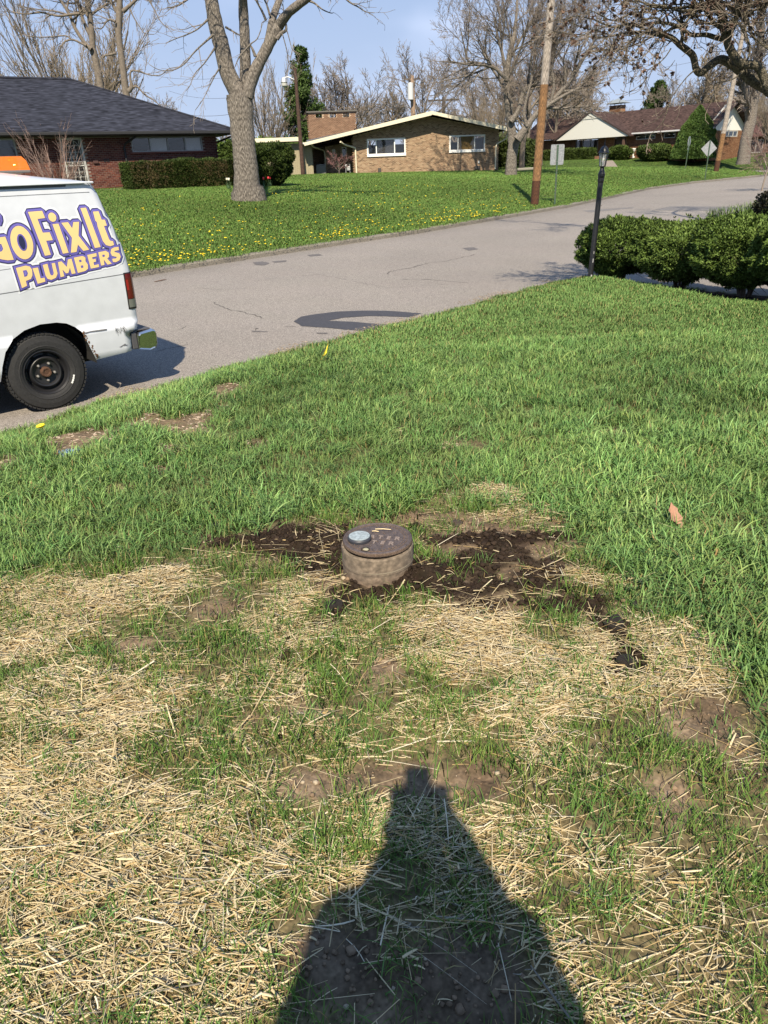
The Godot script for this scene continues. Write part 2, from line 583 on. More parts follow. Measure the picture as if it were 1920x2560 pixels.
	splat(dark, [[-0.518, -2.977, 0.248, 0.075, 1.00], [-0.526, -3.039, 0.264, 0.136, 1.00], [-0.668, -3.003, 0.160, 0.105, 1.00], [-0.737, -2.948, 0.090, 0.046, 0.80], [-0.307, -2.825, 0.140, 0.174, 1.00], [-0.071, -2.468, 0.213, 0.092, 1.00], [0.107, -2.542, 0.197, 0.096, 1.00], [0.254, -2.638, 0.121, 0.141, 0.90], [0.591, -2.932, 0.348, 0.069, 1.00], [0.418, -2.505, 0.329, 0.072, 0.95], [0.660, -2.372, 0.203, 0.073, 1.00], [0.594, -2.713, 0.246, 0.057, 0.80], [-0.319, -3.008, 0.136, 0.125, 0.90], [-0.444, -3.141, 0.188, 0.072, 0.70], [-0.275, -2.823, 0.086, 0.148, 1.00], [-0.363, -2.725, 0.084, 0.074, 0.90], [-0.231, -2.384, 0.068, 0.080, 1.00], [-0.290, -2.291, 0.048, 0.031, 0.90], [-0.149, -2.499, 0.117, 0.072, 1.00], [0.028, -2.533, 0.148, 0.066, 1.00], [0.148, -2.562, 0.119, 0.075, 1.00], [0.234, -2.640, 0.053, 0.086, 0.90], [0.136, -2.707, 0.062, 0.057, 0.80], [0.391, -2.916, 0.152, 0.046, 1.00], [0.570, -2.934, 0.131, 0.037, 0.90], [0.765, -2.918, 0.130, 0.055, 0.70], [0.380, -2.515, 0.175, 0.058, 0.80], [0.579, -2.530, 0.116, 0.059, 0.80], [0.638, -2.357, 0.147, 0.043, 1.00], [0.765, -2.487, 0.076, 0.036, 0.80], [0.821, -2.279, 0.046, 0.050, 0.80], [0.855, -2.184, 0.048, 0.082, 1.00], [0.837, -1.995, 0.058, 0.057, 1.00], [-0.395, -2.093, 0.024, 0.019, 1.00], [-0.572, -3.230, 0.063, 0.048, 0.80], [-0.168, -3.286, 0.097, 0.044, 0.60], [0.168, -3.246, 0.143, 0.043, 0.40], [0.113, -3.094, 0.069, 0.080, 0.60], [0.217, -2.940, 0.066, 0.055, 0.70], [-0.595, -2.892, 0.066, 0.036, 0.60], [0.960, -3.072, 0.090, 0.040, 0.50], [-0.673, -2.152, 0.025, 0.020, 0.70], [-0.133, -0.974, 0.094, 0.093, 0.33], [0.143, -0.924, 0.141, 0.092, 0.33], [-0.619, -3.056, 0.139, 0.069, 0.90], [-0.131, -2.609, 0.052, 0.192, 0.90], [0.337, -2.651, 0.121, 0.118, 0.80], [0.564, -2.778, 0.146, 0.085, 0.80], [0.635, -2.609, 0.119, 0.084, 0.80], [0.422, -2.406, 0.169, 0.041, 0.70], [-0.033, -2.438, 0.153, 0.041, 0.90]], 0.9)


func spread_color(x: float, z: float) -> Color:
	var s := at_mask(soil, x, z)
	var d := at_mask(dark, x, z)
	var w := at_mask(straw, x, z)
	var zn := at_mask(zone, x, z)
	var k := n_b.get_noise_2d(x * 300.0, z * 300.0)
	var k2 := n_c.get_noise_2d(x * 900.0, z * 900.0)
	var under := Color(0.15, 0.155, 0.062).lerp(Color(0.19, 0.15, 0.085), zn * 0.85)
	under = under.lerp(Color(0.30, 0.225, 0.11), w * 0.55)
	var bare := Color(0.178, 0.126, 0.082).lerp(Color(0.27, 0.20, 0.135), clampf(0.5 + k, 0.0, 1.0))
	var c := under.lerp(bare, s)
	c = c.lerp(Color(0.030, 0.021, 0.015), clampf(d * 1.1, 0.0, 1.0) * 0.96)
	c *= 1.0 + 0.22 * k + 0.25 * k2
	c.a = 1.0
	return c


func lump(x: float, z: float) -> float:
	var s := maxf(at_mask(soil, x, z), at_mask(dark, x, z))
	var big := 0.010 * n_b.get_noise_2d(x * 180.0, z * 180.0)
	var small := 0.016 * s * n_c.get_noise_2d(x * 600.0, z * 600.0) + 0.010 * s * n_c.get_noise_2d(x * 1900.0, z * 1900.0)
	big += 0.004 * exp(-(pow(x + 0.08, 2) + pow(z + 2.50, 2)) / 0.012) + 0.055 * exp(-(pow(x - 0.17, 2) + pow(z + 2.60, 2)) / 0.008)
	return big + small + 0.010 * at_mask(dark, x, z) - 0.004 * s


func lines(spans: Array) -> PackedFloat32Array:
	var o := PackedFloat32Array([spans[0][0]])
	for s in spans:
		var a: float = s[0]
		var b: float = s[1]
		var n: int = s[2]
		for i in range(1, n + 1):
			o.append(lerpf(a, b, float(i) / n))
	return o


func grass_color(x: float, z: float) -> Color:
	var k := 1.0 + 0.35 * n_a.get_noise_2d(x * 6.0, z * 6.0)
	return Color(0.078 * k, 0.120 * k, 0.033 * k)


func build_ground() -> void:
	var grain := mat("soil", Color(1, 1, 1), 0.95, {"vc": true, "tex": "grain", "scale": 0.7, "world": true, "bump": "rough", "height": 0.9, "spec": 0.2})
	var mb := MB.new()
	var xs := lines([[-700, -100, 8], [-100, 100, 40], [100, 700, 8]])
	var zs := lines([[300, 0, 6], [0, -120, 40], [-120, -300, 12], [-300, -1200, 8]])
	for z in zs:
		for x in xs:
			var rise := smoothstep(-77.0, -96.0, z)
			mb.col = grass_color(x, z)
			mb.vert(Vector3(x, lerpf(-1.1, 0.2, smoothstep(-40.0, -74.0, z)) + 1.75 * rise + 1.4 * smoothstep(-110.0, -400.0, z), z), Vector3.UP)
	for j in zs.size() - 1:
		for i in xs.size() - 1:
			var a := j * xs.size() + i
			mb.tris(a, a + 1, a + 1 + xs.size())
			mb.tris(a, a + 1 + xs.size(), a + xs.size())
	struct("ground", mb.mesh(), mat("turf", Color(1, 1, 1), 0.95, {"vc": true, "tex": "grain", "scale": 1.2, "world": true, "spec": 0.2}))
	mb = MB.new()
	xs = lines([[-22, -7, 20], [-7, -3.6, 20], [-3.6, -2.0, 40], [-2.0, 2.0, 170], [2.0, 3.6, 40], [3.6, 8, 40], [8, 13, 8]])
	zs = lines([[14, 0.6, 14], [0.6, -0.5, 14], [-0.5, -3.6, 150], [-3.6, -7.0, 100], [-7.0, -14.6, 80]])
	var hs := PackedFloat32Array()
	for z in zs:
		for x in xs:
			hs.append(near_y(x, z) + (lump(x, z) if absf(x) < 3.7 and z > -7.0 else 0.0))
	for j in zs.size():
		for i in xs.size():
			var x := xs[i]
			var z := zs[j]
			var k := j * xs.size() + i
			var i0 := maxi(i - 1, 0)
			var i1 := mini(i + 1, xs.size() - 1)
			var j0 := maxi(j - 1, 0)
			var j1 := mini(j + 1, zs.size() - 1)
			var gx := (hs[j * xs.size() + i1] - hs[j * xs.size() + i0]) / (xs[i1] - xs[i0])
			var gz := (hs[j1 * xs.size() + i] - hs[j0 * xs.size() + i]) / (zs[j1] - zs[j0])
			mb.col = spread_color(x, z)
			mb.vert(Vector3(x, hs[k], z), Vector3(-gx, 1, -gz).normalized())
	for j in zs.size() - 1:
		for i in xs.size() - 1:
			var a := j * xs.size() + i
			if signed_to(near_edge, xs[i], zs[j]) < 1.2:
				mb.tris(a, a + 1, a + 1 + xs.size())
				mb.tris(a, a + 1 + xs.size(), a + xs.size())
	struct("near_lawn_soil", mb.mesh(), grain)
	mb = MB.new()
	var off := far_edge.slice(0, 12)
	var road_poly := PackedVector2Array()
	for i in 12:
		road_poly.append(off[i])
	for q: Vector2 in [Vector2(36, -66.5), Vector2(40, -69.5), Vector2(95, -100), Vector2(110, -80), Vector2(50, -52), Vector2(30, -43), Vector2(14, -24), Vector2(15, -14), Vector2(14, 12), Vector2(-8, 14), Vector2(-24, 22)]:
		road_poly.append(q)
	var road_col := func(x: float, z: float) -> Color:
		var k := 1.0 + 0.10 * n_a.get_noise_2d(x * 9.0, z * 9.0) + 0.07 * n_b.get_noise_2d(x * 40.0, z * 40.0)
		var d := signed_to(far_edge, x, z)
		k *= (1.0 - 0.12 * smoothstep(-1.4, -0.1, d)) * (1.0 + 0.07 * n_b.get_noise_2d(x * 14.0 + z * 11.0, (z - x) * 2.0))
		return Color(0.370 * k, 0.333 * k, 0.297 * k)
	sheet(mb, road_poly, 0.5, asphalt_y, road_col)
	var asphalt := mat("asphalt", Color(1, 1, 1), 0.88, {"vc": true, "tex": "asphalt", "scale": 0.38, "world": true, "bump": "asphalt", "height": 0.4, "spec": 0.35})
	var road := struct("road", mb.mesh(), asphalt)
	mb = MB.new()
	var side := PackedVector2Array([Vector2(36, -64), Vector2(33.9, -68.0), Vector2(31.5, -71.2), Vector2(27, -73.7), Vector2(18, -77.2), Vector2(6, -81.2), Vector2(4, -86), Vector2(20, -82.5), Vector2(32, -79.5), Vector2(45, -78.5), Vector2(70, -84), Vector2(60, -70), Vector2(42, -66)])
	sheet(mb, side, 1.0, func(x, z): return maxf(road_y(z) + 0.008, 0.21 + 0.012 * smoothstep(-70.0, -79.0, z)), road_col)
	struct("side_street", mb.mesh(), asphalt)
	mb = MB.new()
	var lawn := far_edge.duplicate()
	for q: Vector2 in [Vector2(-45, -125), Vector2(-110, -110), Vector2(-90, 20)]:
		lawn.append(q)
	var inset := PackedVector2Array()
	for q in lawn:
		inset.append(q)
	sheet(mb, inset, 1.0, func(x, z): return far_y(x, z) - 0.015, grass_color)
	struct("far_lawn", mb.mesh(), mats.turf)
	mb = MB.new()
	var bank := PackedVector2Array([Vector2(9.9, -22.5), Vector2(10.6, -24.0), Vector2(12.0, -25.2), Vector2(18, -31), Vector2(40, -52), Vector2(60, -40), Vector2(40, 10), Vector2(16, 10), Vector2(13, -6), Vector2(11.2, -14)])
	sheet(mb, bank, 0.7, bank_y, grass_color)
	struct("neighbour_lawn", mb.mesh(), mats.turf)
	var kerb := mat("kerb", Color(0.30, 0.27, 0.22), 0.9, {"tex": "concrete", "scale": 1.3, "world": true, "bump": "rough", "height": 1.0})
	var kerb_node := Node3D.new()
	kerb_node.name = "kerb"
	kerb_node.set_meta("kind", "structure")
	add_child(kerb_node)
	var run := PackedVector2Array()
	for i in range(1, 16):
		var a := far_edge[i]
		var b := far_edge[i + 1]
		var cnt := maxi(1, int(a.distance_to(b) / 3.0))
		for k in cnt:
			run.append(a.lerp(b, float(k) / cnt))
	for i in run.size() - 1:
		var a := run[i]
		var b := run[i + 1]
		var dir := (b - a).normalized()
		var out := Vector2(dir.y, -dir.x)
		var km := MB.new()
		var prof := [Vector2(-0.05, -0.1), Vector2(-0.03, 0.085), Vector2(0.0, 0.115), Vector2(0.13, 0.125), Vector2(0.15, 0.11), Vector2(0.15, -0.1)]
		var aa := a + dir * 0.006
		var bb := b - dir * 0.006
		var bend := 0.012 * n_b.get_noise_2d(a.x * 50.0, a.y * 50.0)
		for k in prof.size() - 1:
			var p: Vector2 = prof[k]
			var q: Vector2 = prof[k + 1]
			var ya_ := road_y(a.y) + bend
			var yb_ := road_y(b.y) + bend
			var p0 := aa + out * p.x
			var p1 := bb + out * p.x
			var q0 := aa + out * q.x
			var q1 := bb + out * q.x
			var nn := (Vector3(q.y - p.y, 0, 0).x * Vector3(-out.x, 0, -out.y) + Vector3.UP * (q.x - p.x)).normalized()
			var base := km.v.size()
			km.vert(Vector3(p0.x, ya_ + p.y, p0.y), nn)
			km.vert(Vector3(p1.x, yb_ + p.y, p1.y), nn)
			km.vert(Vector3(q1.x, yb_ + q.y, q1.y), nn)
			km.vert(Vector3(q0.x, ya_ + q.y, q0.y), nn)
			km.tris(base, base + 1, base + 2)
			km.tris(base, base + 2, base + 3)
		part(kerb_node, "kerb_stone", km.mesh(), kerb)
	build_road_marks(road)


func bank_y(x: float, z: float) -> float:
	return asphalt_y(x, z) + 0.05 + 0.03 * clampf((x - 10.0) * 0.6, 0.0, 10.0)


func flat_patch(road: Node, called: String, poly: PackedVector2Array, lift: float, m: Material, wob := 0.0) -> void:
	var mb := MB.new()
	var dense := PackedVector2Array()
	for i in poly.size():
		var a := poly[i]
		var b := poly[(i + 1) % poly.size()]
		var cnt := maxi(1, int(a.distance_to(b) / 0.1))
		for k in cnt:
			var q := a.lerp(b, float(k) / cnt)
			dense.append(q + Vector2(n_b.get_noise_2d(q.x * 400.0, q.y * 400.0), n_b.get_noise_2d(q.x * 400.0 + 333.0, q.y * 400.0)) * wob)
	sheet(mb, dense, 0.25, func(x, z): return asphalt_y(x, z) + lift, func(_x, _z): return Color(1, 1, 1))
	part(road, called, mb.mesh(), m)


func crack(road: Node, pts: PackedVector2Array, w: float, m: Material) -> void:
	var mb := MB.new()
	var dense := PackedVector2Array()
	for i in pts.size() - 1:
		var cnt := maxi(2, int(pts[i].distance_to(pts[i + 1]) / 0.07))
		for k in cnt:
			var q := pts[i].lerp(pts[i + 1], float(k) / cnt)
			dense.append(q + Vector2(n_b.get_noise_2d(q.x * 500.0, q.y * 500.0), n_b.get_noise_2d(q.x * 500.0 + 77.0, q.y * 500.0)) * 0.07)
	for i in dense.size() - 1:
		var a := dense[i]
		var b := dense[i + 1]
		var s := (b - a).normalized().orthogonal() * w * 1.1 * (0.3 + 0.65 * absf(n_c.get_noise_2d(a.x * 300.0, a.y * 300.0)) * 2.0)
		var lift := 0.004
		mb.quad(Vector3(a.x - s.x, asphalt_y(a.x, a.y) + lift, a.y - s.y), Vector3(b.x - s.x, asphalt_y(b.x, b.y) + lift, b.y - s.y), Vector3(b.x + s.x, asphalt_y(b.x, b.y) + lift, b.y + s.y), Vector3(a.x + s.x, asphalt_y(a.x, a.y) + lift, a.y + s.y))
	for i in mb.n.size():
		mb.n[i] = Vector3.UP
	part(road, "crack", mb.mesh(), m)


func build_road_marks(road: Node) -> void:
	var wet := mat("wet_asphalt", Color(0.075, 0.068, 0.068), 0.6, {"tex": "asphalt", "scale": 0.38, "world": true})
	flat_patch(road, "wet_patch", PackedVector2Array([Vector2(-1.231, -10.636), Vector2(-1.150, -10.973), Vector2(-0.929, -11.140), Vector2(-0.646, -11.259), Vector2(-0.248, -11.275), Vector2(0.148, -11.194), Vector2(0.431, -11.028), Vector2(0.681, -10.872), Vector2(0.597, -10.759), Vector2(0.488, -10.615), Vector2(0.265, -10.709), Vector2(-0.115, -10.822), Vector2(-0.496, -10.769), Vector2(-0.728, -10.590), Vector2(-0.613, -10.543), Vector2(-0.362, -10.447), Vector2(-0.114, -10.282), Vector2(0.248, -10.145), Vector2(0.170, -9.912), Vector2(0.026, -9.722), Vector2(-0.348, -9.875), Vector2(-0.787, -10.131), Vector2(-1.089, -10.278)]), 0.004, wet, 0.02)
	var dim := mat("stained_asphalt", Color(0.17, 0.152, 0.142), 0.8, {"tex": "asphalt", "scale": 0.38, "world": true})
	for q: PackedVector2Array in [
		PackedVector2Array([Vector2(-2.945, -17.900), Vector2(-2.717, -18.021), Vector2(-2.483, -17.638), Vector2(-2.570, -17.244), Vector2(-2.790, -17.397)]), PackedVector2Array([Vector2(-2.482, -17.950), Vector2(-2.144, -18.038), Vector2(-2.094, -17.770), Vector2(-2.386, -17.671)]), PackedVector2Array([Vector2(-1.706, -18.985), Vector2(-1.434, -19.113), Vector2(-1.283, -18.778), Vector2(-1.614, -18.640)]),
		PackedVector2Array([Vector2(-3.202, -17.136), Vector2(-3.073, -17.185), Vector2(-3.031, -16.973), Vector2(-3.151, -16.951)]), PackedVector2Array([Vector2(2.287, -19.174), Vector2(2.583, -19.266), Vector2(2.647, -18.782), Vector2(2.365, -18.581)]), PackedVector2Array([Vector2(-1.792, -10.090), Vector2(-1.371, -9.971), Vector2(-1.387, -9.909), Vector2(-1.757, -10.018)]),
		PackedVector2Array([Vector2(-0.838, -9.812), Vector2(-0.683, -9.764), Vector2(-0.691, -9.702), Vector2(-0.809, -9.733)]), PackedVector2Array([Vector2(-2.322, -9.268), Vector2(-2.230, -9.309), Vector2(-2.205, -9.240), Vector2(-2.284, -9.197)])]:
		flat_patch(road, "stain", q, 0.004, dim, 0.03)
	var pale := mat("sealed_patch", Color(0.24, 0.222, 0.21), 0.85, {"tex": "asphalt", "scale": 0.38, "world": true})
	flat_patch(road, "repair_patch", PackedVector2Array([Vector2(10.827, -29.246), Vector2(12.241, -31.056), Vector2(14.532, -29.011), Vector2(14.073, -27.071), Vector2(13.274, -27.177), Vector2(11.937, -28.369)]), 0.004, pale, 0.02)
	flat_patch(road, "repair_patch", PackedVector2Array([Vector2(8.462, -30.515), Vector2(10.841, -31.418), Vector2(10.611, -30.836), Vector2(9.258, -29.996), Vector2(8.441, -29.469)]), 0.004, pale, 0.02)
	var tar := mat("crack", Color(0.05, 0.045, 0.042), 0.9, {})
	crack(road, PackedVector2Array([Vector2(-2.818, -12.576), Vector2(-2.485, -11.889), Vector2(-2.183, -11.583), Vector2(-1.921, -11.283), Vector2(-1.699, -10.912)]), 0.010, tar)
	crack(road, PackedVector2Array([Vector2(0.259, -15.077), Vector2(0.302, -15.432), Vector2(0.826, -15.930), Vector2(1.242, -16.589), Vector2(1.639, -16.764), Vector2(2.476, -17.838)]), 0.012, tar)
	crack(road, PackedVector2Array([Vector2(0.508, -14.328), Vector2(0.963, -14.211), Vector2(1.419, -13.841), Vector2(1.766, -13.550)]), 0.008, tar)
	crack(road, PackedVector2Array([Vector2(-1.770, -10.265), Vector2(-1.719, -10.166), Vector2(-1.715, -10.054)]), 0.014, tar)
	crack(road, PackedVector2Array([Vector2(-1.311, -10.295), Vector2(-1.085, -10.231)]), 0.008, tar)
	crack(road, PackedVector2Array([Vector2(-3.417, -14.251), Vector2(-2.943, -13.842), Vector2(-2.391, -14.005)]), 0.006, tar)
	crack(road, PackedVector2Array([Vector2(-2.865, -10.330), Vector2(-2.864, -10.560), Vector2(-2.865, -10.611)]), 0.006, tar)
	crack(road, PackedVector2Array([Vector2(-2.860, -9.005), Vector2(-2.741, -9.191), Vector2(-2.611, -9.302), Vector2(-2.474, -9.415)]), 0.006, tar)
	crack(road, PackedVector2Array([Vector2(10.827, -29.246), Vector2(12.241, -31.056)]), 0.02, tar)
	crack(road, PackedVector2Array([Vector2(10.722, -31.376), Vector2(9.144, -30.993)]), 0.02, tar)
	crack(road, PackedVector2Array([Vector2(3.759, -14.531), Vector2(4.015, -14.115)]), 0.02, tar)
	crack(road, PackedVector2Array([Vector2(-2.524, -14.881), Vector2(-1.191, -15.466), Vector2(0.191, -13.386), Vector2(1.444, -13.470)]), 0.004, tar)
	var ring := mat("locate_paint", Color(0.46, 0.36, 0.2), 0.85, {"tex": "asphalt", "scale": 0.38, "world": true})
	flat_patch(road, "paint_mark", PackedVector2Array([Vector2(-0.802, -10.179), Vector2(-0.721, -10.233), Vector2(-0.598, -10.199), Vector2(-0.583, -10.128), Vector2(-0.611, -9.966), Vector2(-0.657, -9.930), Vector2(-0.795, -9.955)]), 0.008, ring, 0.02)


# ---------------------------------------------------------------- grass, straw, soil
func tuft(blades: int, radius: float, lo: float, hi: float, width: float, lean: float, c0: Color, c1: Color, dry := 0.0) -> ArrayMesh:
	var mb := MB.new()
	for i in blades:
		var a := rnd(0, TAU)
		var p := Vector3(cos(a), 0, sin(a)) * radius * sqrt(rng.randf())
		var h := rnd(lo, hi)
		var dir := Vector3(rnd(-1, 1), 0, rnd(-1, 1)).normalized()
		var b := dir * lean * rnd(0.2, 1.3)
		var side := Vector3(-dir.z, 0, dir.x).rotated(Vector3.UP, rnd(-0.9, 0.9)) * width * rnd(0.6, 1.2)
		var col := c0.lerp(c1, rng.randf())
		if rng.randf() < 0.14:
			col = col * 1.45 + Color(0.03, 0.02, 0.01)
		if rng.randf() < dry:
			col = Color(0.34, 0.27, 0.13).lerp(Color(0.20, 0.17, 0.07), rng.randf())
		mb.col = col
		var curl := rnd(0.3, 1.0)
		var prev := []
		for k in 4:
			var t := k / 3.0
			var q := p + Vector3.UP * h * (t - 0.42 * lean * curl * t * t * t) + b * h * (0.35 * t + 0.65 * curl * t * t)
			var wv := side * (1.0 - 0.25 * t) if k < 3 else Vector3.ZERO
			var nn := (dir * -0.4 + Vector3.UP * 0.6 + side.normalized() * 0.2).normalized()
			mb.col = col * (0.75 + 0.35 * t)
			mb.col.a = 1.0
			if k < 3:
				prev.append(mb.vert(q - wv, nn))
				prev.append(mb.vert(q + wv, nn))
			else:
				prev.append(mb.vert(q, nn))
		for k in 2:
			mb.tris(prev[k * 2], prev[k * 2 + 1], prev[k * 2 + 3])
			mb.tris(prev[k * 2], prev[k * 2 + 3], prev[k * 2 + 2])
		mb.tris(prev[4], prev[5], prev[6])
	return mb.mesh()


func straw_piece(kind: int) -> ArrayMesh:
	var mb := MB.new()
	var p := PackedVector3Array()
	var bend := [0.05, 0.16, 0.30, 0.55, 0.08, 0.42][kind] as float
	var kink := kind == 3
	for k in 4:
		var t := k / 3.0 - 0.5
		var y := bend * 0.12 * (1.0 - 4.0 * t * t)
		var z := bend * (0.35 * (t if t > 0.0 else -t * 0.2) if kink else 0.3 * t * t)
		p.append(Vector3(t, y, z))
	var w := [0.0135, 0.016, 0.013, 0.014, 0.026, 0.011][kind] as float
	var r := PackedFloat32Array([w, w * 1.05, w * 0.95, w * 0.6])
	mb.tube(p, r, 4 if kind != 4 else 3, true)
	return mb.mesh()


func in_view(x: float, z: float, margin: float) -> bool:
	if z > -0.25:
		return false
	var a := rad_to_deg(atan2(x, -z))
	var lim := 40.0 + margin
	if z > -3.0:
		lim = 52.0 + margin
	return absf(a) < lim


func build_cover() -> void:
	var blade := mat("grass_blade", Color(1, 1, 1), 0.6, {"vc": true, "back": 0.5, "spec": 0.28})
	var g0 := Color(0.082, 0.160, 0.042)
	var g1 := Color(0.175, 0.275, 0.092)
	var long_tufts := []
	for k in 4:
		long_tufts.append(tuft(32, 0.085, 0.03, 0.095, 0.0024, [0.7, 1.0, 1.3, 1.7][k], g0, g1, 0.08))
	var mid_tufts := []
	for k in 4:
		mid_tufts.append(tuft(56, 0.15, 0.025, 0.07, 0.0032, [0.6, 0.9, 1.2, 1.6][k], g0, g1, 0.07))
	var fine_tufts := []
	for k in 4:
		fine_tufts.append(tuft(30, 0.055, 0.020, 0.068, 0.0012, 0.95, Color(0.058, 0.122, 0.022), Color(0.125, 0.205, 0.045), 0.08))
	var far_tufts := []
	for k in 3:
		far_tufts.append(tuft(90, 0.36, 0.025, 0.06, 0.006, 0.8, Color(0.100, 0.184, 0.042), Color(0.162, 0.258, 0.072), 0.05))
	var sets := {}
	var cols := {}
	for key in ["long", "mid", "fine", "far"]:
		sets[key] = [[], [], [], []]
		cols[key] = [[], [], [], []]
	var want := 26000
	for i in want:
		var z := -0.35 - 6.6 * pow(rng.randf(), 0.85)
		var x := rnd(-3.6, 3.6)
		if not in_view(x, z, 4.0) or signed_to(near_edge, x, z) > -0.05:
			continue
		var s := at_mask(soil, x, z)
		var d := at_mask(dark, x, z)
		var w := at_mask(straw, x, z)
		var zn := at_mask(zone, x, z)
		var bare := maxf(s, d)
		var k := n_a.get_noise_2d(x * 60.0, z * 60.0)
		var y := near_y(x, z) + lump(x, z) - 0.004
		if zn < 0.5:
			if bare > 0.22 + 0.5 * rng.randf() or Vector2(x + 0.035, z + 2.69).length() < 0.22 or rng.randf() < 0.30 - 0.5 * k:
				continue
			var sc := rnd(0.75, 1.25) * (1.0 + 0.3 * k) * (1.15 if x > 1.2 else 1.0)
			var hue := 1.0 + 0.38 * n_b.get_noise_2d(x * 25.0, z * 25.0) + 0.25 * k
			sets.long[i % 4].append(Transform3D(Basis(Vector3.UP, rnd(0, TAU)).scaled(Vector3(sc, sc * rnd(0.8, 1.15), sc)), Vector3(x, y, z)))
			cols.long[i % 4].append(Color(hue * rnd(0.85, 1.2), hue * rnd(0.95, 1.08), hue * rnd(0.85, 1.1)))
		else:
			if rng.randf() < 0.07 * (1.0 - bare):
				sets.long[i % 4].append(Transform3D(Basis(Vector3.UP, rnd(0, TAU)).scaled(Vector3.ONE * rnd(0.4, 0.8)), Vector3(x, y, z)))
				cols.long[i % 4].append(Color(0.8, 0.92, 0.8))
			var keep := 0.98 - 0.42 * w + 0.95 * k + (0.12 if x > 0.5 and z > -1.9 else 0.0)
			if rng.randf() > keep or rng.randf() < bare * 0.97 or Vector2(x + 0.035, z + 2.69).length() < 0.18:
				continue
			var sc := rnd(0.7, 1.35)
			sets.fine[i % 4].append(Transform3D(Basis(Vector3.UP, rnd(0, TAU)).scaled(Vector3(sc, sc * rnd(0.7, 1.3), sc)), Vector3(x, y, z)))
			cols.fine[i % 4].append(Color(rnd(0.8, 1.15), rnd(0.9, 1.05), 0.9))
	for i in 130:
		var x := rnd(1.25, 2.2)
		var z := rnd(-2.3, -1.0)
		if at_mask(soil, x, z) > 0.6:
			continue
		if rng.randf() < smoothstep(1.0, 1.9, x + 0.25 * z + 0.45):
			sets.long[i % 4].append(Transform3D(Basis(Vector3.UP, rnd(0, TAU)).scaled(Vector3.ONE * rnd(0.7, 1.1)), Vector3(x, near_y(x, z), z)))
			cols.long[i % 4].append(Color(0.85, 0.95, 0.8))
	for i in 15000:
		var z := rnd(-13.8, -6.7)
		var x := rnd(-5.5, 6.2)
		var e := -signed_to(near_edge, x, z)
		if e < 0.03 + 0.12 * (0.5 + n_b.get_noise_2d(x * 90.0, z * 90.0)):
			continue
		if hedge_bed(x, z) or (at_mask(soil, x, z) > 0.5 and z > -7.0):
			continue
		var sc := rnd(0.7, 1.2) * (1.0 + 0.3 * n_a.get_noise_2d(x * 40.0, z * 40.0))
		var hue := 1.0 + 0.36 * n_b.get_noise_2d(x * 18.0, z * 18.0) + 0.2 * n_a.get_noise_2d(x * 50.0, z * 50.0)
		sets.mid[i % 4].append(Transform3D(Basis(Vector3.UP, rnd(0, TAU)).scaled(Vector3(sc, sc, sc)), Vector3(x, near_y(x, z) - 0.004, z)))
		cols.mid[i % 4].append(Color(hue * rnd(0.9, 1.12), hue, hue * 0.95))
	for i in 60000:
		var z := -14.0 - 64.0 * pow(rng.randf(), 1.25)
		var x := rnd(-0.62, 0.66) * -z
		var e := signed_to(far_edge, x, z)
		if e < 0.12:
			continue
		var sc := rnd(0.8, 1.25) * (1.0 + maxf(0.0, -z - 30.0) * 0.012)
		var hue := 1.0 + 0.32 * n_b.get_noise_2d(x * 6.0, z * 6.0) + 0.18 * n_a.get_noise_2d(x * 3.0, z * 9.0)
		sets.far[i % 3].append(Transform3D(Basis(Vector3.UP, rnd(0, TAU)).scaled(Vector3(sc, minf(sc, 1.3), sc)), Vector3(x, far_y(x, z) - 0.018, z)))
		cols.far[i % 3].append(Color(hue * rnd(0.9, 1.1), hue, hue * 0.9))
	for i in 16000:
		var z := rnd(-98.0, -78.0)
		var x := rnd(0.0, 0.62) * -z
		if not Geometry2D.is_point_in_polygon(Vector2(x, z), PackedVector2Array([Vector2(4, -86.4), Vector2(20, -82.9), Vector2(32, -79.9), Vector2(45, -79), Vector2(70, -84.5), Vector2(70, -99), Vector2(0, -99)])):
			continue
		var sc := rnd(1.3, 1.8)
		var hue := 1.0 + 0.25 * n_b.get_noise_2d(x * 6.0, z * 6.0)
		sets.far[i % 3].append(Transform3D(Basis(Vector3.UP, rnd(0, TAU)).scaled(Vector3(sc, 1.2, sc)), Vector3(x, 0.2 + 1.75 * smoothstep(-77.0, -96.0, z) - 0.06, z)))
		cols.far[i % 3].append(Color(hue * rnd(0.9, 1.1), hue, hue * 0.9))
	for i in 5000:
		var x := rnd(9.5, 26.0)
		var z := rnd(-34.0, -10.0)
		if not Geometry2D.is_point_in_polygon(Vector2(x, z), PackedVector2Array([Vector2(10.3, -22.6), Vector2(11, -24.0), Vector2(12.4, -25), Vector2(18.4, -30.8), Vector2(40, -51), Vector2(60, -40), Vector2(40, 10), Vector2(16, 10), Vector2(13.4, -6), Vector2(11.6, -14)])):
			continue
		sets.far[i % 3].append(Transform3D(Basis(Vector3.UP, rnd(0, TAU)), Vector3(x, bank_y(x, z) - 0.01, z)))
		cols.far[i % 3].append(Color(1, 1, 0.9))
	for i in 9000:
		var z := rnd(-9.0, -0.3)
		var x := rnd(3.3, 9.0) if i % 3 else rnd(-7.0, -3.3)
		if -signed_to(near_edge, x, z) < 0.06 or hedge_bed(x, z):
			continue
		sets.mid[i % 4].append(Transform3D(Basis(Vector3.UP, rnd(0, TAU)).scaled(Vector3.ONE * rnd(0.8, 1.3)), Vector3(x, near_y(x, z) - 0.004, z)))
		cols.mid[i % 4].append(Color(rnd(0.85, 1.15), 1.0, 0.95))
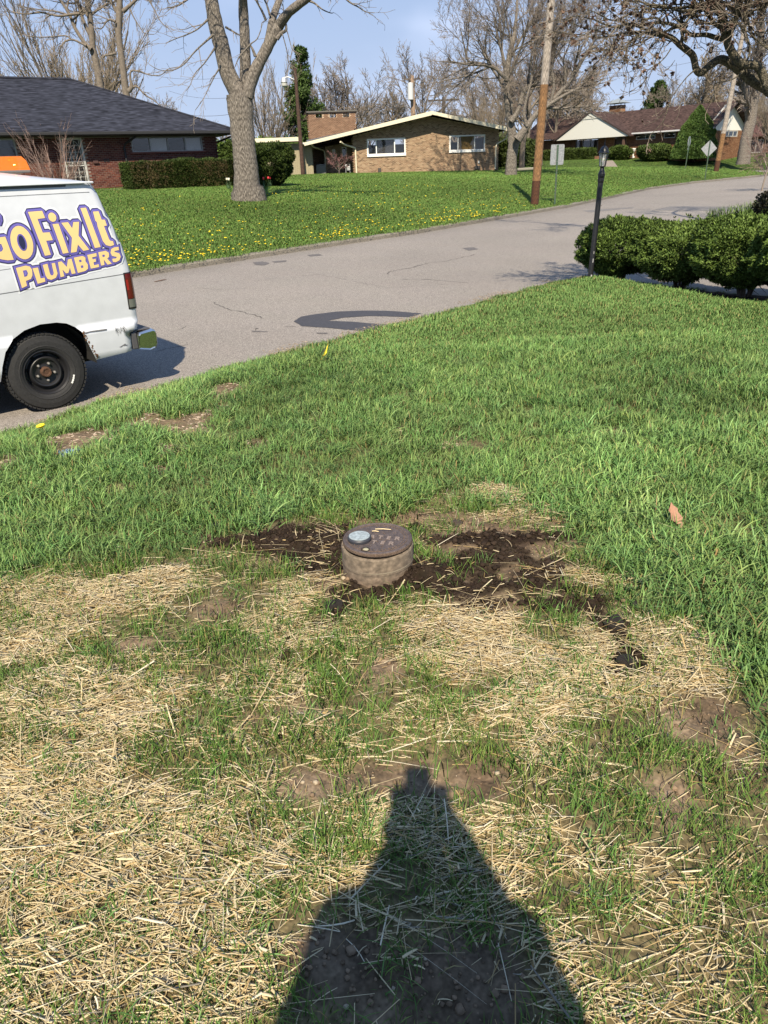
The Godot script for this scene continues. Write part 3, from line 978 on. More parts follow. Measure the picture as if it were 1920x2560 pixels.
	for i in 700:
		var z := rnd(-1.6, -0.2)
		var x := rnd(1.9, 3.5)
		sets.long[i % 4].append(Transform3D(Basis(Vector3.UP, rnd(0, TAU)).scaled(Vector3.ONE * rnd(0.8, 1.2)), Vector3(x, near_y(x, z), z)))
		cols.long[i % 4].append(Color(rnd(0.85, 1.15), 1.0, 0.95))
	var words := {"long": "long green grass round the meter and up the near lawn", "mid": "mown grass running to the edge of the street", "fine": "fine new grass coming up through the straw", "far": "short lawn grass across the street"}
	var meshes := {"long": long_tufts, "mid": mid_tufts, "fine": fine_tufts, "far": far_tufts}
	for key: String in ["long", "mid", "fine", "far"]:
		for k in meshes[key].size():
			if sets[key][k].size():
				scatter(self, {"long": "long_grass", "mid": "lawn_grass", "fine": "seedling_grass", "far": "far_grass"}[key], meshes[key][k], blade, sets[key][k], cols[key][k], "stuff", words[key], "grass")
	var sm := mat("straw", Color(1, 1, 1), 0.75, {"vc": true, "back": 0.15, "spec": 0.25})
	var sx := [[], [], [], [], [], []]
	var sc_ := [[], [], [], [], [], []]
	for i in 250000:
		var z := -0.35 - 3.2 * pow(rng.randf(), 0.9)
		var x := rnd(-2.2, 2.3)
		if not in_view(x, z, 4.0):
			continue
		var w := at_mask(straw, x, z)
		var zn := at_mask(zone, x, z)
		var bare := at_mask(soil, x, z)
		var keep := 0.52 * w * w + 0.16 * w + 0.045 * zn + (0.02 if z > -3.0 and zn < 0.5 else 0.0) * 0.15
		keep *= 1.0 - 0.78 * bare
		if at_mask(dark, x, z) > 0.5:
			keep = minf(keep, 0.06)
		if rng.randf() > keep:
			continue
		if Vector2(x + 0.035, z + 2.69).length() < 0.19:
			continue
		var q_ := rng.randf()
		var l := rnd(0.010, 0.035) if q_ < 0.55 else (rnd(0.035, 0.11) if q_ < 0.89 else rnd(0.11, 0.25))
		var th := rnd(0.06, 0.14) * lerpf(1.0, 0.62, smoothstep(0.08, 0.2, l))
		var kd := rng.randi() % 6
		var y := near_y(x, z) + lump(x, z) + 0.003 + rnd(0.0, 0.022) * maxf(w, 0.3) + 0.01 * l
		var b := Basis(Vector3.UP, rnd(0, TAU) if rng.randf() < 0.5 else rnd(-0.6, 0.6) + (PI if rng.randf() < 0.5 else 0.0)) * Basis(Vector3(0, 0, 1), rnd(-0.13, 0.13)) * Basis(Vector3(1, 0, 0), rnd(-0.5, 0.5))
		if rng.randf() < 0.05:
			b = b * Basis(Vector3(0, 0, 1), rnd(-0.5, 0.5))
			y += 0.02
		sx[kd].append(Transform3D(b * Basis.from_scale(Vector3(l, th * 0.6, th)), Vector3(x, y, z)))
		var c := Color(0.50, 0.395, 0.22).lerp(Color(0.68, 0.575, 0.37), rng.randf())
		if rng.randf() < 0.22:
			c = Color(0.40, 0.285, 0.13)
		if rng.randf() < 0.07:
			c = Color(0.64, 0.57, 0.42)
		if rng.randf() < 0.06:
			c = Color(0.27, 0.24, 0.19)
		c *= rnd(0.66, 0.98)
		c.a = 1.0
		sc_[kd].append(c)
	for kd in 6:
		scatter(self, "straw", straw_piece(kd), sm, sx[kd], sc_[kd], "stuff", "loose straw mulch spread on the reseeded ground", "straw")
	var crumb := MB.new()
	var dirs := [Vector3.UP, Vector3.DOWN, Vector3.LEFT, Vector3.RIGHT, Vector3.FORWARD, Vector3.BACK]
	var oct := []
	for d: Vector3 in dirs:
		oct.append(d * rnd(0.7, 1.2))
	for a: int in [0, 1]:
		for q: Array in [[2, 4], [4, 3], [3, 5], [5, 2]]:
			var p0: Vector3 = oct[a]
			var p1: Vector3 = oct[q[0]]
			var p2: Vector3 = oct[q[1]]
			var m01 := (p0 + p1).normalized() * rnd(0.75, 1.0)
			var m12 := (p1 + p2).normalized() * rnd(0.75, 1.0)
			var m02 := (p0 + p2).normalized() * rnd(0.75, 1.0)
			for t: Array in [[p0, m01, m02], [m01, p1, m12], [m02, m12, p2], [m01, m12, m02]]:
				var nn: Vector3 = (t[0] + t[1] + t[2]).normalized()
				var i0 := crumb.vert(t[0], (nn + (t[0] as Vector3).normalized()).normalized())
				crumb.vert(t[1], (nn + (t[1] as Vector3).normalized()).normalized())
				crumb.vert(t[2], (nn + (t[2] as Vector3).normalized()).normalized())
				crumb.tris(i0, i0 + 1, i0 + 2)
	var cm := crumb.mesh()
	var cx := []
	var cc := []
	for i in 100000:
		var x := rnd(-1.9, 2.2)
		var z := rnd(-3.7, -0.4)
		var d := at_mask(dark, x, z)
		var s := at_mask(soil, x, z)
		if rng.randf() > maxf(d * 0.95, s * 0.30):
			continue
		var sz := (rnd(0.002, 0.007) if rng.randf() < 0.92 else rnd(0.007, 0.018)) * (1.0 if d > 0.3 else 0.75)
		cx.append(Transform3D(Basis.from_euler(rvec() * 3.0).scaled(Vector3(sz, sz * 0.8, sz)), Vector3(x, near_y(x, z) + lump(x, z) + sz * 0.4, z)))
		var c := Color(0.17, 0.12, 0.078) * rnd(0.6, 1.3)
		if d > 0.35:
			c = Color(0.026, 0.018, 0.013) * rnd(0.6, 1.6)
		elif rng.randf() < 0.04:
			c = Color(0.34, 0.28, 0.20)
		c.a = 1.0
		cc.append(c)
	scatter(self, "soil_crumbs", cm, mat("crumb", Color(1, 1, 1), 0.95, {"vc": true, "spec": 0.2}), cx, cc, "stuff", "crumbs of dark and brown soil round the meter", "soil")
	var chip := MB.new()
	chip.rbox(Vector3.ZERO, Vector3(1.0, 0.16, 0.45), 0.05, Basis.IDENTITY, 0)
	var hx := []
	var hc := []
	for i in 14000:
		var x := rnd(-3.6, 0.5)
		var z := rnd(-6.9, -3.9)
		if rng.randf() > at_mask(soil, x, z) * 0.6:
			continue
		var sz := rnd(0.012, 0.035)
		hx.append(Transform3D(Basis.from_euler(Vector3(rnd(-0.3, 0.3), rnd(0, TAU), rnd(-0.3, 0.3))).scaled(Vector3(sz, sz, sz * rnd(0.4, 1.0))), Vector3(x, near_y(x, z) + lump(x, z) + 0.003, z)))
		var c := Color(0.27, 0.195, 0.14).lerp(Color(0.42, 0.35, 0.27), rng.randf()) * rnd(0.6, 1.15)
		c.a = 1.0
		hc.append(c)
	for i in 5200:
		var t := rng.randf()
		var u := 2 + int(t * 6.0)
		var p := near_edge[u].lerp(near_edge[u + 1], rng.randf()) + Vector2(rnd(-0.22, 0.16), rnd(-0.22, 0.16))
		if n_b.get_noise_2d(p.x * 60.0, p.y * 60.0) < 0.02:
			continue
		var sz := rnd(0.006, 0.028)
		hx.append(Transform3D(Basis.from_euler(Vector3(rnd(-0.3, 0.3), rnd(0, TAU), rnd(-0.3, 0.3))).scaled(Vector3(sz, sz, sz * rnd(0.4, 1.0))), Vector3(p.x, maxf(near_y(p.x, p.y), asphalt_y(p.x, p.y)) + 0.004, p.y)))
		var c := Color(0.20, 0.15, 0.10).lerp(Color(0.40, 0.33, 0.24), rng.randf()) * rnd(0.6, 1.1)
		c.a = 1.0
		hc.append(c)
	scatter(self, "mulch_chips", chip.mesh(), mats.crumb, hx, hc, "stuff", "old bark chips in the bare spots near the street", "mulch")


func hedge_bed(x: float, z: float) -> bool:
	var p := Vector2(x, z)
	var q := Geometry2D.get_closest_point_to_segment(p, Vector2(4.15, -11.75), Vector2(6.3, -6.2))
	return p.distance_to(q) < 0.62


# ---------------------------------------------------------------- the van
func van_w(h: float) -> float:
	var ks := [Vector2(0.30, -0.08), Vector2(0.40, -0.03), Vector2(0.46, 0.002), Vector2(0.58, 0.012), Vector2(0.685, 0.016), Vector2(0.715, 0.014), Vector2(0.735, -0.010), Vector2(0.95, 0.0), Vector2(1.15, 0.004), Vector2(1.25, 0.0), Vector2(1.5, -0.014), Vector2(1.75, -0.042), Vector2(1.93, -0.074), Vector2(2.03, -0.10)]
	if h <= ks[0].x:
		return ks[0].y
	for i in ks.size() - 1:
		var a: Vector2 = ks[i]
		var b: Vector2 = ks[i + 1]
		if h <= b.x:
			return lerpf(a.y, b.y, (h - a.x) / (b.x - a.x))
	return ks[-1].y


func van_rear(h: float) -> float:
	return van_edge(h) + (0.033 - 0.37 * van_w(h)) * smoothstep(0.6, 0.75, h)


func van_edge(h: float) -> float:
	var ks := [Vector2(0.36, 0.975), Vector2(0.60, 0.985), Vector2(0.61, 1.055), Vector2(0.74, 1.06), Vector2(0.85, 1.07), Vector2(1.19, 1.077), Vector2(1.385, 1.052), Vector2(1.62, 0.99), Vector2(1.90, 0.90), Vector2(1.965, 0.872), Vector2(2.03, 0.84)]
	if h <= ks[0].x:
		return ks[0].y
	for i in ks.size() - 1:
		var a: Vector2 = ks[i]
		var b: Vector2 = ks[i + 1]
		if h <= b.x:
			return lerpf(a.y, b.y, (h - a.x) / (b.x - a.x))
	return ks[-1].y


func van_front(h: float) -> float:
	return lerpf(-4.28, -4.18, clampf((h - 0.5) / 0.5, 0.0, 1.0))


func van_side(s: float, h: float) -> Vector3:
	var w := van_w(h)
	var r := 0.09
	var t := clampf((s - (van_rear(h) - r)) / r, 0.0, 0.999)
	w -= r * (1.0 - sqrt(1.0 - t * t))
	var tf := clampf((-3.75 - s) / 0.55, 0.0, 1.0)
	w -= 0.22 * tf * tf
	return Vector3(s, h, w)


func van_side_far(s: float, h: float) -> Vector3:
	var p := van_side(s, h)
	return Vector3(p.x, p.y, -2.0 - p.z)


func arch(cx: float, cy: float, r: float, lo: float) -> Array:
	var o := []
	for k in 13:
		var a := PI * k / 12.0
		o.append(Vector2(cx + r * cos(a), maxf(lo, cy + r * 0.98 * sin(a))))
	return o


func letters() -> Array:
	return [
		["letter_G", [PackedVector2Array([Vector2(-0.088, 1.762), Vector2(-0.044, 1.799), Vector2(-0.006, 1.787), Vector2(0.014, 1.779), Vector2(0.009, 1.744), Vector2(-0.012, 1.710), Vector2(-0.025, 1.739), Vector2(-0.051, 1.747), Vector2(-0.091, 1.700), Vector2(-0.120, 1.627), Vector2(-0.125, 1.545), Vector2(-0.103, 1.485), Vector2(-0.047, 1.493), Vector2(-0.030, 1.511), Vector2(-0.035, 1.553), Vector2(-0.079, 1.552), Vector2(-0.072, 1.605), Vector2(0.015, 1.609), Vector2(0.033, 1.414), Vector2(-0.019, 1.414), Vector2(-0.067, 1.427), Vector2(-0.130, 1.456), Vector2(-0.170, 1.542), Vector2(-0.159, 1.642), Vector2(-0.128, 1.715)])], []],
		["letter_o", [PackedVector2Array([Vector2(0.231, 1.567), Vector2(0.230, 1.533), Vector2(0.223, 1.500), Vector2(0.212, 1.469), Vector2(0.196, 1.443), Vector2(0.176, 1.424), Vector2(0.154, 1.412), Vector2(0.132, 1.408), Vector2(0.110, 1.412), Vector2(0.089, 1.425), Vector2(0.072, 1.444), Vector2(0.058, 1.470), Vector2(0.049, 1.500), Vector2(0.045, 1.532), Vector2(0.047, 1.566), Vector2(0.053, 1.598), Vector2(0.065, 1.628), Vector2(0.081, 1.653), Vector2(0.100, 1.672), Vector2(0.121, 1.684), Vector2(0.143, 1.689), Vector2(0.165, 1.685), Vector2(0.185, 1.674), Vector2(0.203, 1.655), Vector2(0.217, 1.630), Vector2(0.227, 1.600)])], [PackedVector2Array([Vector2(0.177, 1.559), Vector2(0.176, 1.536), Vector2(0.172, 1.516), Vector2(0.164, 1.499), Vector2(0.153, 1.486), Vector2(0.141, 1.481), Vector2(0.129, 1.482), Vector2(0.118, 1.490), Vector2(0.109, 1.504), Vector2(0.103, 1.523), Vector2(0.100, 1.544), Vector2(0.101, 1.566), Vector2(0.106, 1.587), Vector2(0.114, 1.604), Vector2(0.124, 1.616), Vector2(0.136, 1.621), Vector2(0.148, 1.620), Vector2(0.159, 1.612), Vector2(0.168, 1.599), Vector2(0.174, 1.580)])]],
		["letter_F", [PackedVector2Array([Vector2(0.259, 1.795), Vector2(0.383, 1.798), Vector2(0.392, 1.737), Vector2(0.324, 1.733), Vector2(0.338, 1.617), Vector2(0.399, 1.616), Vector2(0.409, 1.548), Vector2(0.349, 1.547), Vector2(0.359, 1.426), Vector2(0.305, 1.422)])], []],
		["letter_i", [PackedVector2Array([Vector2(0.490, 1.751), Vector2(0.491, 1.738), Vector2(0.488, 1.725), Vector2(0.481, 1.713), Vector2(0.471, 1.705), Vector2(0.459, 1.701), Vector2(0.447, 1.702), Vector2(0.436, 1.707), Vector2(0.427, 1.716), Vector2(0.422, 1.728), Vector2(0.421, 1.741), Vector2(0.424, 1.755), Vector2(0.431, 1.766), Vector2(0.441, 1.774), Vector2(0.452, 1.778), Vector2(0.465, 1.778), Vector2(0.476, 1.772), Vector2(0.484, 1.763)]), PackedVector2Array([Vector2(0.441, 1.682), Vector2(0.496, 1.683), Vector2(0.522, 1.429), Vector2(0.468, 1.425)])], []],
		["letter_x", [PackedVector2Array([Vector2(0.522, 1.688), Vector2(0.585, 1.689), Vector2(0.608, 1.634), Vector2(0.632, 1.687), Vector2(0.686, 1.686), Vector2(0.649, 1.567), Vector2(0.718, 1.438), Vector2(0.660, 1.432), Vector2(0.624, 1.491), Vector2(0.595, 1.429), Vector2(0.542, 1.427), Vector2(0.584, 1.555)])], []],
		["letter_I", [PackedVector2Array([Vector2(0.729, 1.801), Vector2(0.782, 1.801), Vector2(0.831, 1.452), Vector2(0.774, 1.448)])], []],
		["letter_t", [PackedVector2Array([Vector2(0.837, 1.764), Vector2(0.891, 1.764), Vector2(0.901, 1.690), Vector2(0.932, 1.688), Vector2(0.938, 1.635), Vector2(0.909, 1.633), Vector2(0.928, 1.517), Vector2(0.938, 1.499), Vector2(0.962, 1.495), Vector2(0.965, 1.459), Vector2(0.925, 1.451), Vector2(0.886, 1.465), Vector2(0.864, 1.501), Vector2(0.847, 1.632), Vector2(0.849, 1.671), Vector2(0.838, 1.687)])], []],
		["letter_P", [PackedVector2Array([Vector2(0.031, 1.344), Vector2(0.118, 1.356), Vector2(0.152, 1.344), Vector2(0.164, 1.314), Vector2(0.155, 1.268), Vector2(0.133, 1.238), Vector2(0.086, 1.226), Vector2(0.086, 1.184), Vector2(0.038, 1.169)])], [PackedVector2Array([Vector2(0.083, 1.316), Vector2(0.114, 1.318), Vector2(0.120, 1.292), Vector2(0.107, 1.268), Vector2(0.082, 1.262)])]],
		["letter_L", [PackedVector2Array([Vector2(0.170, 1.327), Vector2(0.219, 1.329), Vector2(0.218, 1.234), Vector2(0.255, 1.236), Vector2(0.252, 1.201), Vector2(0.181, 1.190)])], []],
		["letter_U", [PackedVector2Array([Vector2(0.265, 1.346), Vector2(0.309, 1.353), Vector2(0.310, 1.268), Vector2(0.315, 1.249), Vector2(0.334, 1.249), Vector2(0.344, 1.267), Vector2(0.346, 1.352), Vector2(0.377, 1.353), Vector2(0.377, 1.257), Vector2(0.354, 1.224), Vector2(0.308, 1.210), Vector2(0.277, 1.223), Vector2(0.267, 1.255)])], []],
		["letter_M", [PackedVector2Array([Vector2(0.405, 1.357), Vector2(0.439, 1.361), Vector2(0.474, 1.307), Vector2(0.500, 1.371), Vector2(0.535, 1.375), Vector2(0.541, 1.243), Vector2(0.504, 1.240), Vector2(0.501, 1.298), Vector2(0.475, 1.253), Vector2(0.453, 1.252), Vector2(0.430, 1.289), Vector2(0.432, 1.229), Vector2(0.396, 1.224)])], []],
		["letter_B", [PackedVector2Array([Vector2(0.558, 1.382), Vector2(0.643, 1.389), Vector2(0.665, 1.373), Vector2(0.658, 1.339), Vector2(0.673, 1.309), Vector2(0.665, 1.271), Vector2(0.635, 1.254), Vector2(0.562, 1.244)])], [PackedVector2Array([Vector2(0.599, 1.357), Vector2(0.620, 1.358), Vector2(0.621, 1.341), Vector2(0.600, 1.336)]), PackedVector2Array([Vector2(0.602, 1.305), Vector2(0.626, 1.307), Vector2(0.624, 1.288), Vector2(0.605, 1.283)])]],
		["letter_E", [PackedVector2Array([Vector2(0.687, 1.394), Vector2(0.778, 1.403), Vector2(0.773, 1.373), Vector2(0.728, 1.368), Vector2(0.729, 1.350), Vector2(0.759, 1.353), Vector2(0.755, 1.326), Vector2(0.730, 1.323), Vector2(0.731, 1.296), Vector2(0.776, 1.302), Vector2(0.774, 1.276), Vector2(0.692, 1.269)])], []],
		["letter_R", [PackedVector2Array([Vector2(0.797, 1.408), Vector2(0.872, 1.415), Vector2(0.898, 1.393), Vector2(0.891, 1.358), Vector2(0.870, 1.343), Vector2(0.904, 1.293), Vector2(0.860, 1.288), Vector2(0.834, 1.337), Vector2(0.830, 1.289), Vector2(0.796, 1.286)])], [PackedVector2Array([Vector2(0.828, 1.381), Vector2(0.850, 1.382), Vector2(0.853, 1.367), Vector2(0.829, 1.361)])]],
		["letter_S", [PackedVector2Array([Vector2(1.004, 1.439), Vector2(1.001, 1.408), Vector2(0.963, 1.406), Vector2(0.952, 1.397), Vector2(0.999, 1.380), Vector2(1.006, 1.348), Vector2(0.986, 1.317), Vector2(0.948, 1.303), Vector2(0.918, 1.307), Vector2(0.917, 1.337), Vector2(0.955, 1.337), Vector2(0.968, 1.348), Vector2(0.922, 1.363), Vector2(0.913, 1.392), Vector2(0.928, 1.426), Vector2(0.961, 1.438)])], []],
	]


func wheel_into(t: Node3D, called: String, at: Vector3, flip: bool) -> Node3D:
	var w := Node3D.new()
	w.name = called
	t.add_child(w, true)
	w.position = at
	w.basis = Basis(Vector3(1, 0, 0), -PI / 2.0 if flip else PI / 2.0)
	var rubber := mat("rubber", Color(0.022, 0.022, 0.023), 0.8, {"tex": "soft", "scale": 5.0, "bump": "rough", "height": 0.2})
	var mb := MB.new()
	mb.lathe([Vector2(0.205, -0.215), Vector2(0.235, -0.235), Vector2(0.30, -0.24), Vector2(0.345, -0.225), Vector2(0.366, -0.195), Vector2(0.372, -0.12), Vector2(0.372, -0.06), Vector2(0.366, -0.015), Vector2(0.345, 0.012), Vector2(0.335, 0.014), Vector2(0.30, 0.022), Vector2(0.262, 0.022), Vector2(0.256, 0.026), Vector2(0.250, 0.022), Vector2(0.235, 0.018), Vector2(0.212, 0.002)], 64)
	for k in 56:
		var a := TAU * k / 56.0
		var b := Basis(Vector3.UP, -a)
		mb.box(b * Vector3(0.3665, -0.195, 0.0), Vector3(0.016, 0.045, 0.028), b)
		mb.box(b * Vector3(0.3665, -0.012, 0.0), Vector3(0.014, 0.040, 0.028), b)
		mb.box(b * Vector3(0.373, -0.15, 0.006), Vector3(0.012, 0.030, 0.030), b)
		mb.box(b * Vector3(0.373, -0.06, -0.006), Vector3(0.012, 0.030, 0.030), b)
		mb.box(b * Vector3(0.373, -0.105, 0.0), Vector3(0.012, 0.036, 0.032), b)
	part(w, "tyre", mb.mesh(), rubber)
	var steel := mat("wheel_black", Color(0.014, 0.014, 0.016), 0.42, {"spec": 0.5})
	mb = MB.new()
	mb.lathe([Vector2(0.206, -0.2), Vector2(0.2, -0.02), Vector2(0.214, -0.004), Vector2(0.216, 0.004), Vector2(0.210, 0.006), Vector2(0.197, -0.012), Vector2(0.188, -0.05), Vector2(0.178, -0.07), Vector2(0.165, -0.066), Vector2(0.150, -0.04), Vector2(0.138, -0.028), Vector2(0.126, -0.032), Vector2(0.116, -0.055), Vector2(0.070, -0.062), Vector2(0.055, -0.060), Vector2(0.0, -0.060)], 56)
	for k in 16:
		var a := TAU * k / 16.0
	part(w, "rim", mb.mesh(), steel)
	mb = MB.new()
	for k in 8:
		var a := TAU * (k + 0.3) / 8.0
		var b := Basis(Vector3.UP, -a)
		mb.rbox(b * Vector3(0.171, -0.0655, 0), Vector3(0.014, 0.006, 0.036), 0.005, b, 1)
	part(w, "vent_slots", mb.mesh(), mat("dark_hole", Color(0.004, 0.004, 0.004), 0.9))
	mb = MB.new()
	mb.lathe([Vector2(0.050, -0.062), Vector2(0.049, -0.02), Vector2(0.042, -0.008), Vector2(0.03, -0.010), Vector2(0.02, -0.016), Vector2(0.0, -0.016)], 24)
	part(w, "hub", mb.mesh(), mat("rust", Color(0.115, 0.055, 0.028), 0.85, {"tex": "soft", "scale": 9.0, "bump": "rough", "height": 0.4}))
	for k in 5:
		var a := TAU * k / 5.0 + 0.25
		mb = MB.new()
		mb.lathe([Vector2(0.014, -0.066), Vector2(0.014, -0.045), Vector2(0.010, -0.034), Vector2(0.0, -0.030)], 6, Transform3D(Basis.IDENTITY, Vector3(cos(a) * 0.085, 0, sin(a) * 0.085)))
		part(w, "lug_nut", mb.mesh(), mat("nut", Color(0.30, 0.29, 0.27), 0.45, {"metal": 0.5}))
	return w


func build_van() -> void:
	var van := thing("plumbers_van", "white plumbers' van parked on the street with cream and purple lettering on its side", "van", Vector3(-3.262, -0.42, -6.684))
	van.basis = Basis(Vector3(0.766, 0, -0.643), Vector3.UP, Vector3(0.643, 0, 0.766))
	var paint := mat("van_paint", Color(0.525, 0.55, 0.59), 0.30, {"coat": 0.6, "spec": 0.45, "tex": "faint", "scale": 0.9})
	var black := mat("underbody", Color(0.012, 0.012, 0.012), 0.9)
	var outline := PackedVector2Array()
	for hh: float in [2.02, 1.965, 1.90, 1.76, 1.62, 1.5, 1.385, 1.28, 1.19, 1.0, 0.85, 0.76]:
		outline.append(Vector2(van_rear(hh), hh))
	for q: Vector2 in [Vector2(1.078, 0.72), Vector2(1.065, 0.63), Vector2(1.035, 0.61), Vector2(0.985, 0.595), Vector2(0.975, 0.56), Vector2(0.975, 0.445), Vector2(0.955, 0.43), Vector2(0.572, 0.405), Vector2(0.548, 0.47), Vector2(0.515, 0.58), Vector2(0.476, 0.705), Vector2(0.43, 0.755), Vector2(0.36, 0.80), Vector2(0.27, 0.823), Vector2(0.12, 0.828), Vector2(-0.03, 0.795), Vector2(-0.15, 0.73), Vector2(-0.241, 0.632), Vector2(-0.30, 0.50), Vector2(-0.335, 0.36)]:
		outline.append(q)
	for q: Vector2 in arch(-3.41, 0.36, 0.45, 0.36):
		outline.append(q)
	for q: Vector2 in [Vector2(-4.22, 0.42), Vector2(-4.28, 0.5), Vector2(-4.22, 1.02), Vector2(-4.05, 1.10), Vector2(-3.62, 1.22), Vector2(-2.95, 1.92), Vector2(-2.75, 2.02)]:
		outline.append(q)
	var mb := MB.new()
	panel(mb, outline, van_side, 0.06)
	var body := part(van, "side_panel", mb.mesh(), paint)
	mb = MB.new()
	panel(mb, outline, van_side_far, 0.12)
	for i in mb.n.size():
		mb.n[i] = -mb.n[i]
	part(van, "side_panel", mb.mesh(), paint)
	mb = MB.new()
	var hs := [0.40, 0.60, 0.615, 0.75, 0.9, 1.05, 1.2, 1.3, 1.45, 1.6, 1.75, 1.9, 2.02]
	var cols := 18
	for h: float in hs:
		for k in cols + 1:
			var w0 := van_w(h) - 0.089
			var w := lerpf(w0, -2.0 - w0, float(k) / cols)
			var u := (w + 1.0) / (w0 + 1.0)
			var sl := (van_rear(h + 0.03) - van_rear(h - 0.03)) / 0.06
			mb.vert(Vector3(van_rear(h) + 0.03 * (1.0 - u * u), h, w), Vector3(1.0, clampf(-sl, -0.2, 0.6), 0.06 * u).normalized())
	for j in hs.size() - 1:
		for k in cols:
			var a := j * (cols + 1) + k
			mb.tris(a, a + 1, a + cols + 2)
			mb.tris(a, a + cols + 2, a + cols + 1)
	part(van, "rear_doors", mb.mesh(), paint)
	for sg: float in [-1.0, 1.0]:
		mb = MB.new()
		mb.rbox(Vector3(0.975, 1.62, -1.0 + sg * 0.42), Vector3(0.09, 0.46, 0.62), 0.03, Basis(Vector3(0, 0, 1), 0.27), 0)
		part(van, "rear_window", mb.mesh(), mat("dark_glass", Color(0.01, 0.012, 0.014), 0.06, {"spec": 0.6}))
	mb = MB.new()
	mb.rbox(Vector3(1.105, 1.12, -0.9), Vector3(0.05, 0.05, 0.2), 0.01, Basis.IDENTITY, 2)
	part(van, "door_handle", mb.mesh(), black)
	mb = MB.new()
	var ns := 40
	var nw := 20
	var roof := func(s: float, u: float) -> Vector3:
		var end := 1.0 - pow(smoothstep(-0.15, 0.90, s), 1.6)
		var front := 1.0 - pow(smoothstep(-2.2, -2.9, s), 1.6)
		var crown := (1.0 - pow(absf(u), 2.6)) * (0.035 + 0.095 * minf(end, front))
		if s > 0.84:
			crown *= 1.0 - 0.8 * smoothstep(0.84, 0.91, s)
		return Vector3(s, 2.022 + crown, -1.0 + u * (0.925 - 0.05 * smoothstep(0.79, 0.91, s)))
	for i in ns + 1:
		var s := lerpf(-2.95, 0.905, float(i) / ns)
		for k in nw + 1:
			var u := lerpf(-1.0, 1.0, float(k) / nw)
			var p: Vector3 = roof.call(s, u)
			var pa: Vector3 = roof.call(s + 0.01, u)
			var pb: Vector3 = roof.call(s, u + 0.01)
			mb.vert(p, (pb - p).cross(pa - p).normalized() * signf((pb - p).cross(pa - p).y))
	for i in ns:
		for k in nw:
			var a := i * (nw + 1) + k
			mb.tris(a, a + 1, a + nw + 2)
			mb.tris(a, a + nw + 2, a + nw + 1)
	part(van, "roof", mb.mesh(), mat("van_roof", Color(0.56, 0.585, 0.63), 0.35, {"coat": 0.5}))
	mb = MB.new()
	for sg: float in [0.0, 1.0]:
		var w := -0.068 if sg < 0.5 else -1.932
		mb.rbox(Vector3(-1.03, 2.016, w), Vector3(3.86, 0.016, 0.03), 0.006, Basis.IDENTITY, 0)
	mb.rbox(Vector3(0.90, 2.014, -1.0), Vector3(0.03, 0.018, 1.84), 0.006, Basis.IDENTITY, 2)
	part(van, "drip_rail", mb.mesh(), mats.van_roof)
	var groove := mat("groove", Color(0.10, 0.105, 0.115), 0.7)
	mb = MB.new()
	panel(mb, PackedVector2Array([Vector2(-2.7, 1.985), Vector2(-2.7, 2.006), Vector2(0.87, 2.006), Vector2(0.885, 1.985)]), van_side, 0.3, 0.002)
	part(van, "drip_shadow_gap", mb.mesh(), groove)
	for q: Array in [[Vector2(-2.75, 1.926), Vector2(0.93, 1.934), 0.0035], [Vector2(-2.8, 1.094), Vector2(-0.153, 1.142), 0.005], [Vector2(-0.153, 1.142), Vector2(1.0, 1.186), 0.005], [Vector2(-0.294, 1.331), Vector2(-0.011, 1.343), 0.003], [Vector2(-0.011, 1.343), Vector2(0.006, 1.146), 0.003]]:
		mb = MB.new()
		panel(mb, PackedVector2Array([q[0] - Vector2(0, q[2]), q[1] - Vector2(0, q[2]), q[1] + Vector2(0, q[2] * 0.4), q[0] + Vector2(0, q[2] * 0.4)]), van_side, 0.2, 0.0012)
		part(van, "body_seam", mb.mesh(), groove)
	for q: PackedVector2Array in [PackedVector2Array([Vector2(-2.05, 1.30), Vector2(-2.05, 1.86), Vector2(-2.85, 1.86), Vector2(-3.35, 1.36), Vector2(-3.3, 1.28)])]:
		for fn: Callable in [van_side, van_side_far]:
			mb = MB.new()
			panel(mb, q, fn, 0.2, 0.004 if fn == van_side else -0.004)
			part(van, "cab_window", mb.mesh(), mats.dark_glass)
	mb = MB.new()
	mb.quad(Vector3(-2.95, 2.02, -0.1), Vector3(-3.66, 1.24, -0.04), Vector3(-3.66, 1.24, -1.96), Vector3(-2.95, 2.02, -1.9))
	part(van, "windscreen", mb.mesh(), mats.dark_glass)
	mb = MB.new()
	mb.quad(Vector3(-3.66, 1.24, -0.04), Vector3(-4.06, 1.10, -0.12), Vector3(-4.06, 1.10, -1.88), Vector3(-3.66, 1.24, -1.96))
	mb.quad(Vector3(-4.06, 1.10, -0.12), Vector3(-4.25, 1.0, -0.24), Vector3(-4.25, 1.0, -1.76), Vector3(-4.06, 1.10, -1.88))
	mb.quad(Vector3(-4.25, 1.0, -0.22), Vector3(-4.29, 0.42, -0.22), Vector3(-4.29, 0.42, -1.78), Vector3(-4.25, 1.0, -1.78))
	part(van, "bonnet", mb.mesh(), paint)
	mb = MB.new()
	mb.box(Vector3(-1.75, 0.60, -1.0), Vector3(2.6, 0.12, 1.9))
	mb.box(Vector3(0.78, 0.62, -1.0), Vector3(0.36, 0.16, 1.85))
	mb.box(Vector3(0.0, 0.90, -1.0), Vector3(1.3, 0.05, 1.9))
	mb.box(Vector3(-1.0, 0.36, -1.0), Vector3(3.6, 0.14, 0.9))
	mb.box(Vector3(0.1, 0.62, -1.0), Vector3(1.5, 0.5, 1.15))
	mb.tube(PackedVector3Array([Vector3(0.09, 0.36, -0.2), Vector3(0.09, 0.36, -1.8)]), PackedFloat32Array([0.06, 0.06]), 10)
	mb.box(Vector3(-3.9, 0.62, -1.0), Vector3(0.6, 0.5, 1.5))
	part(van, "underbody", mb.mesh(), black)
	mb = MB.new()
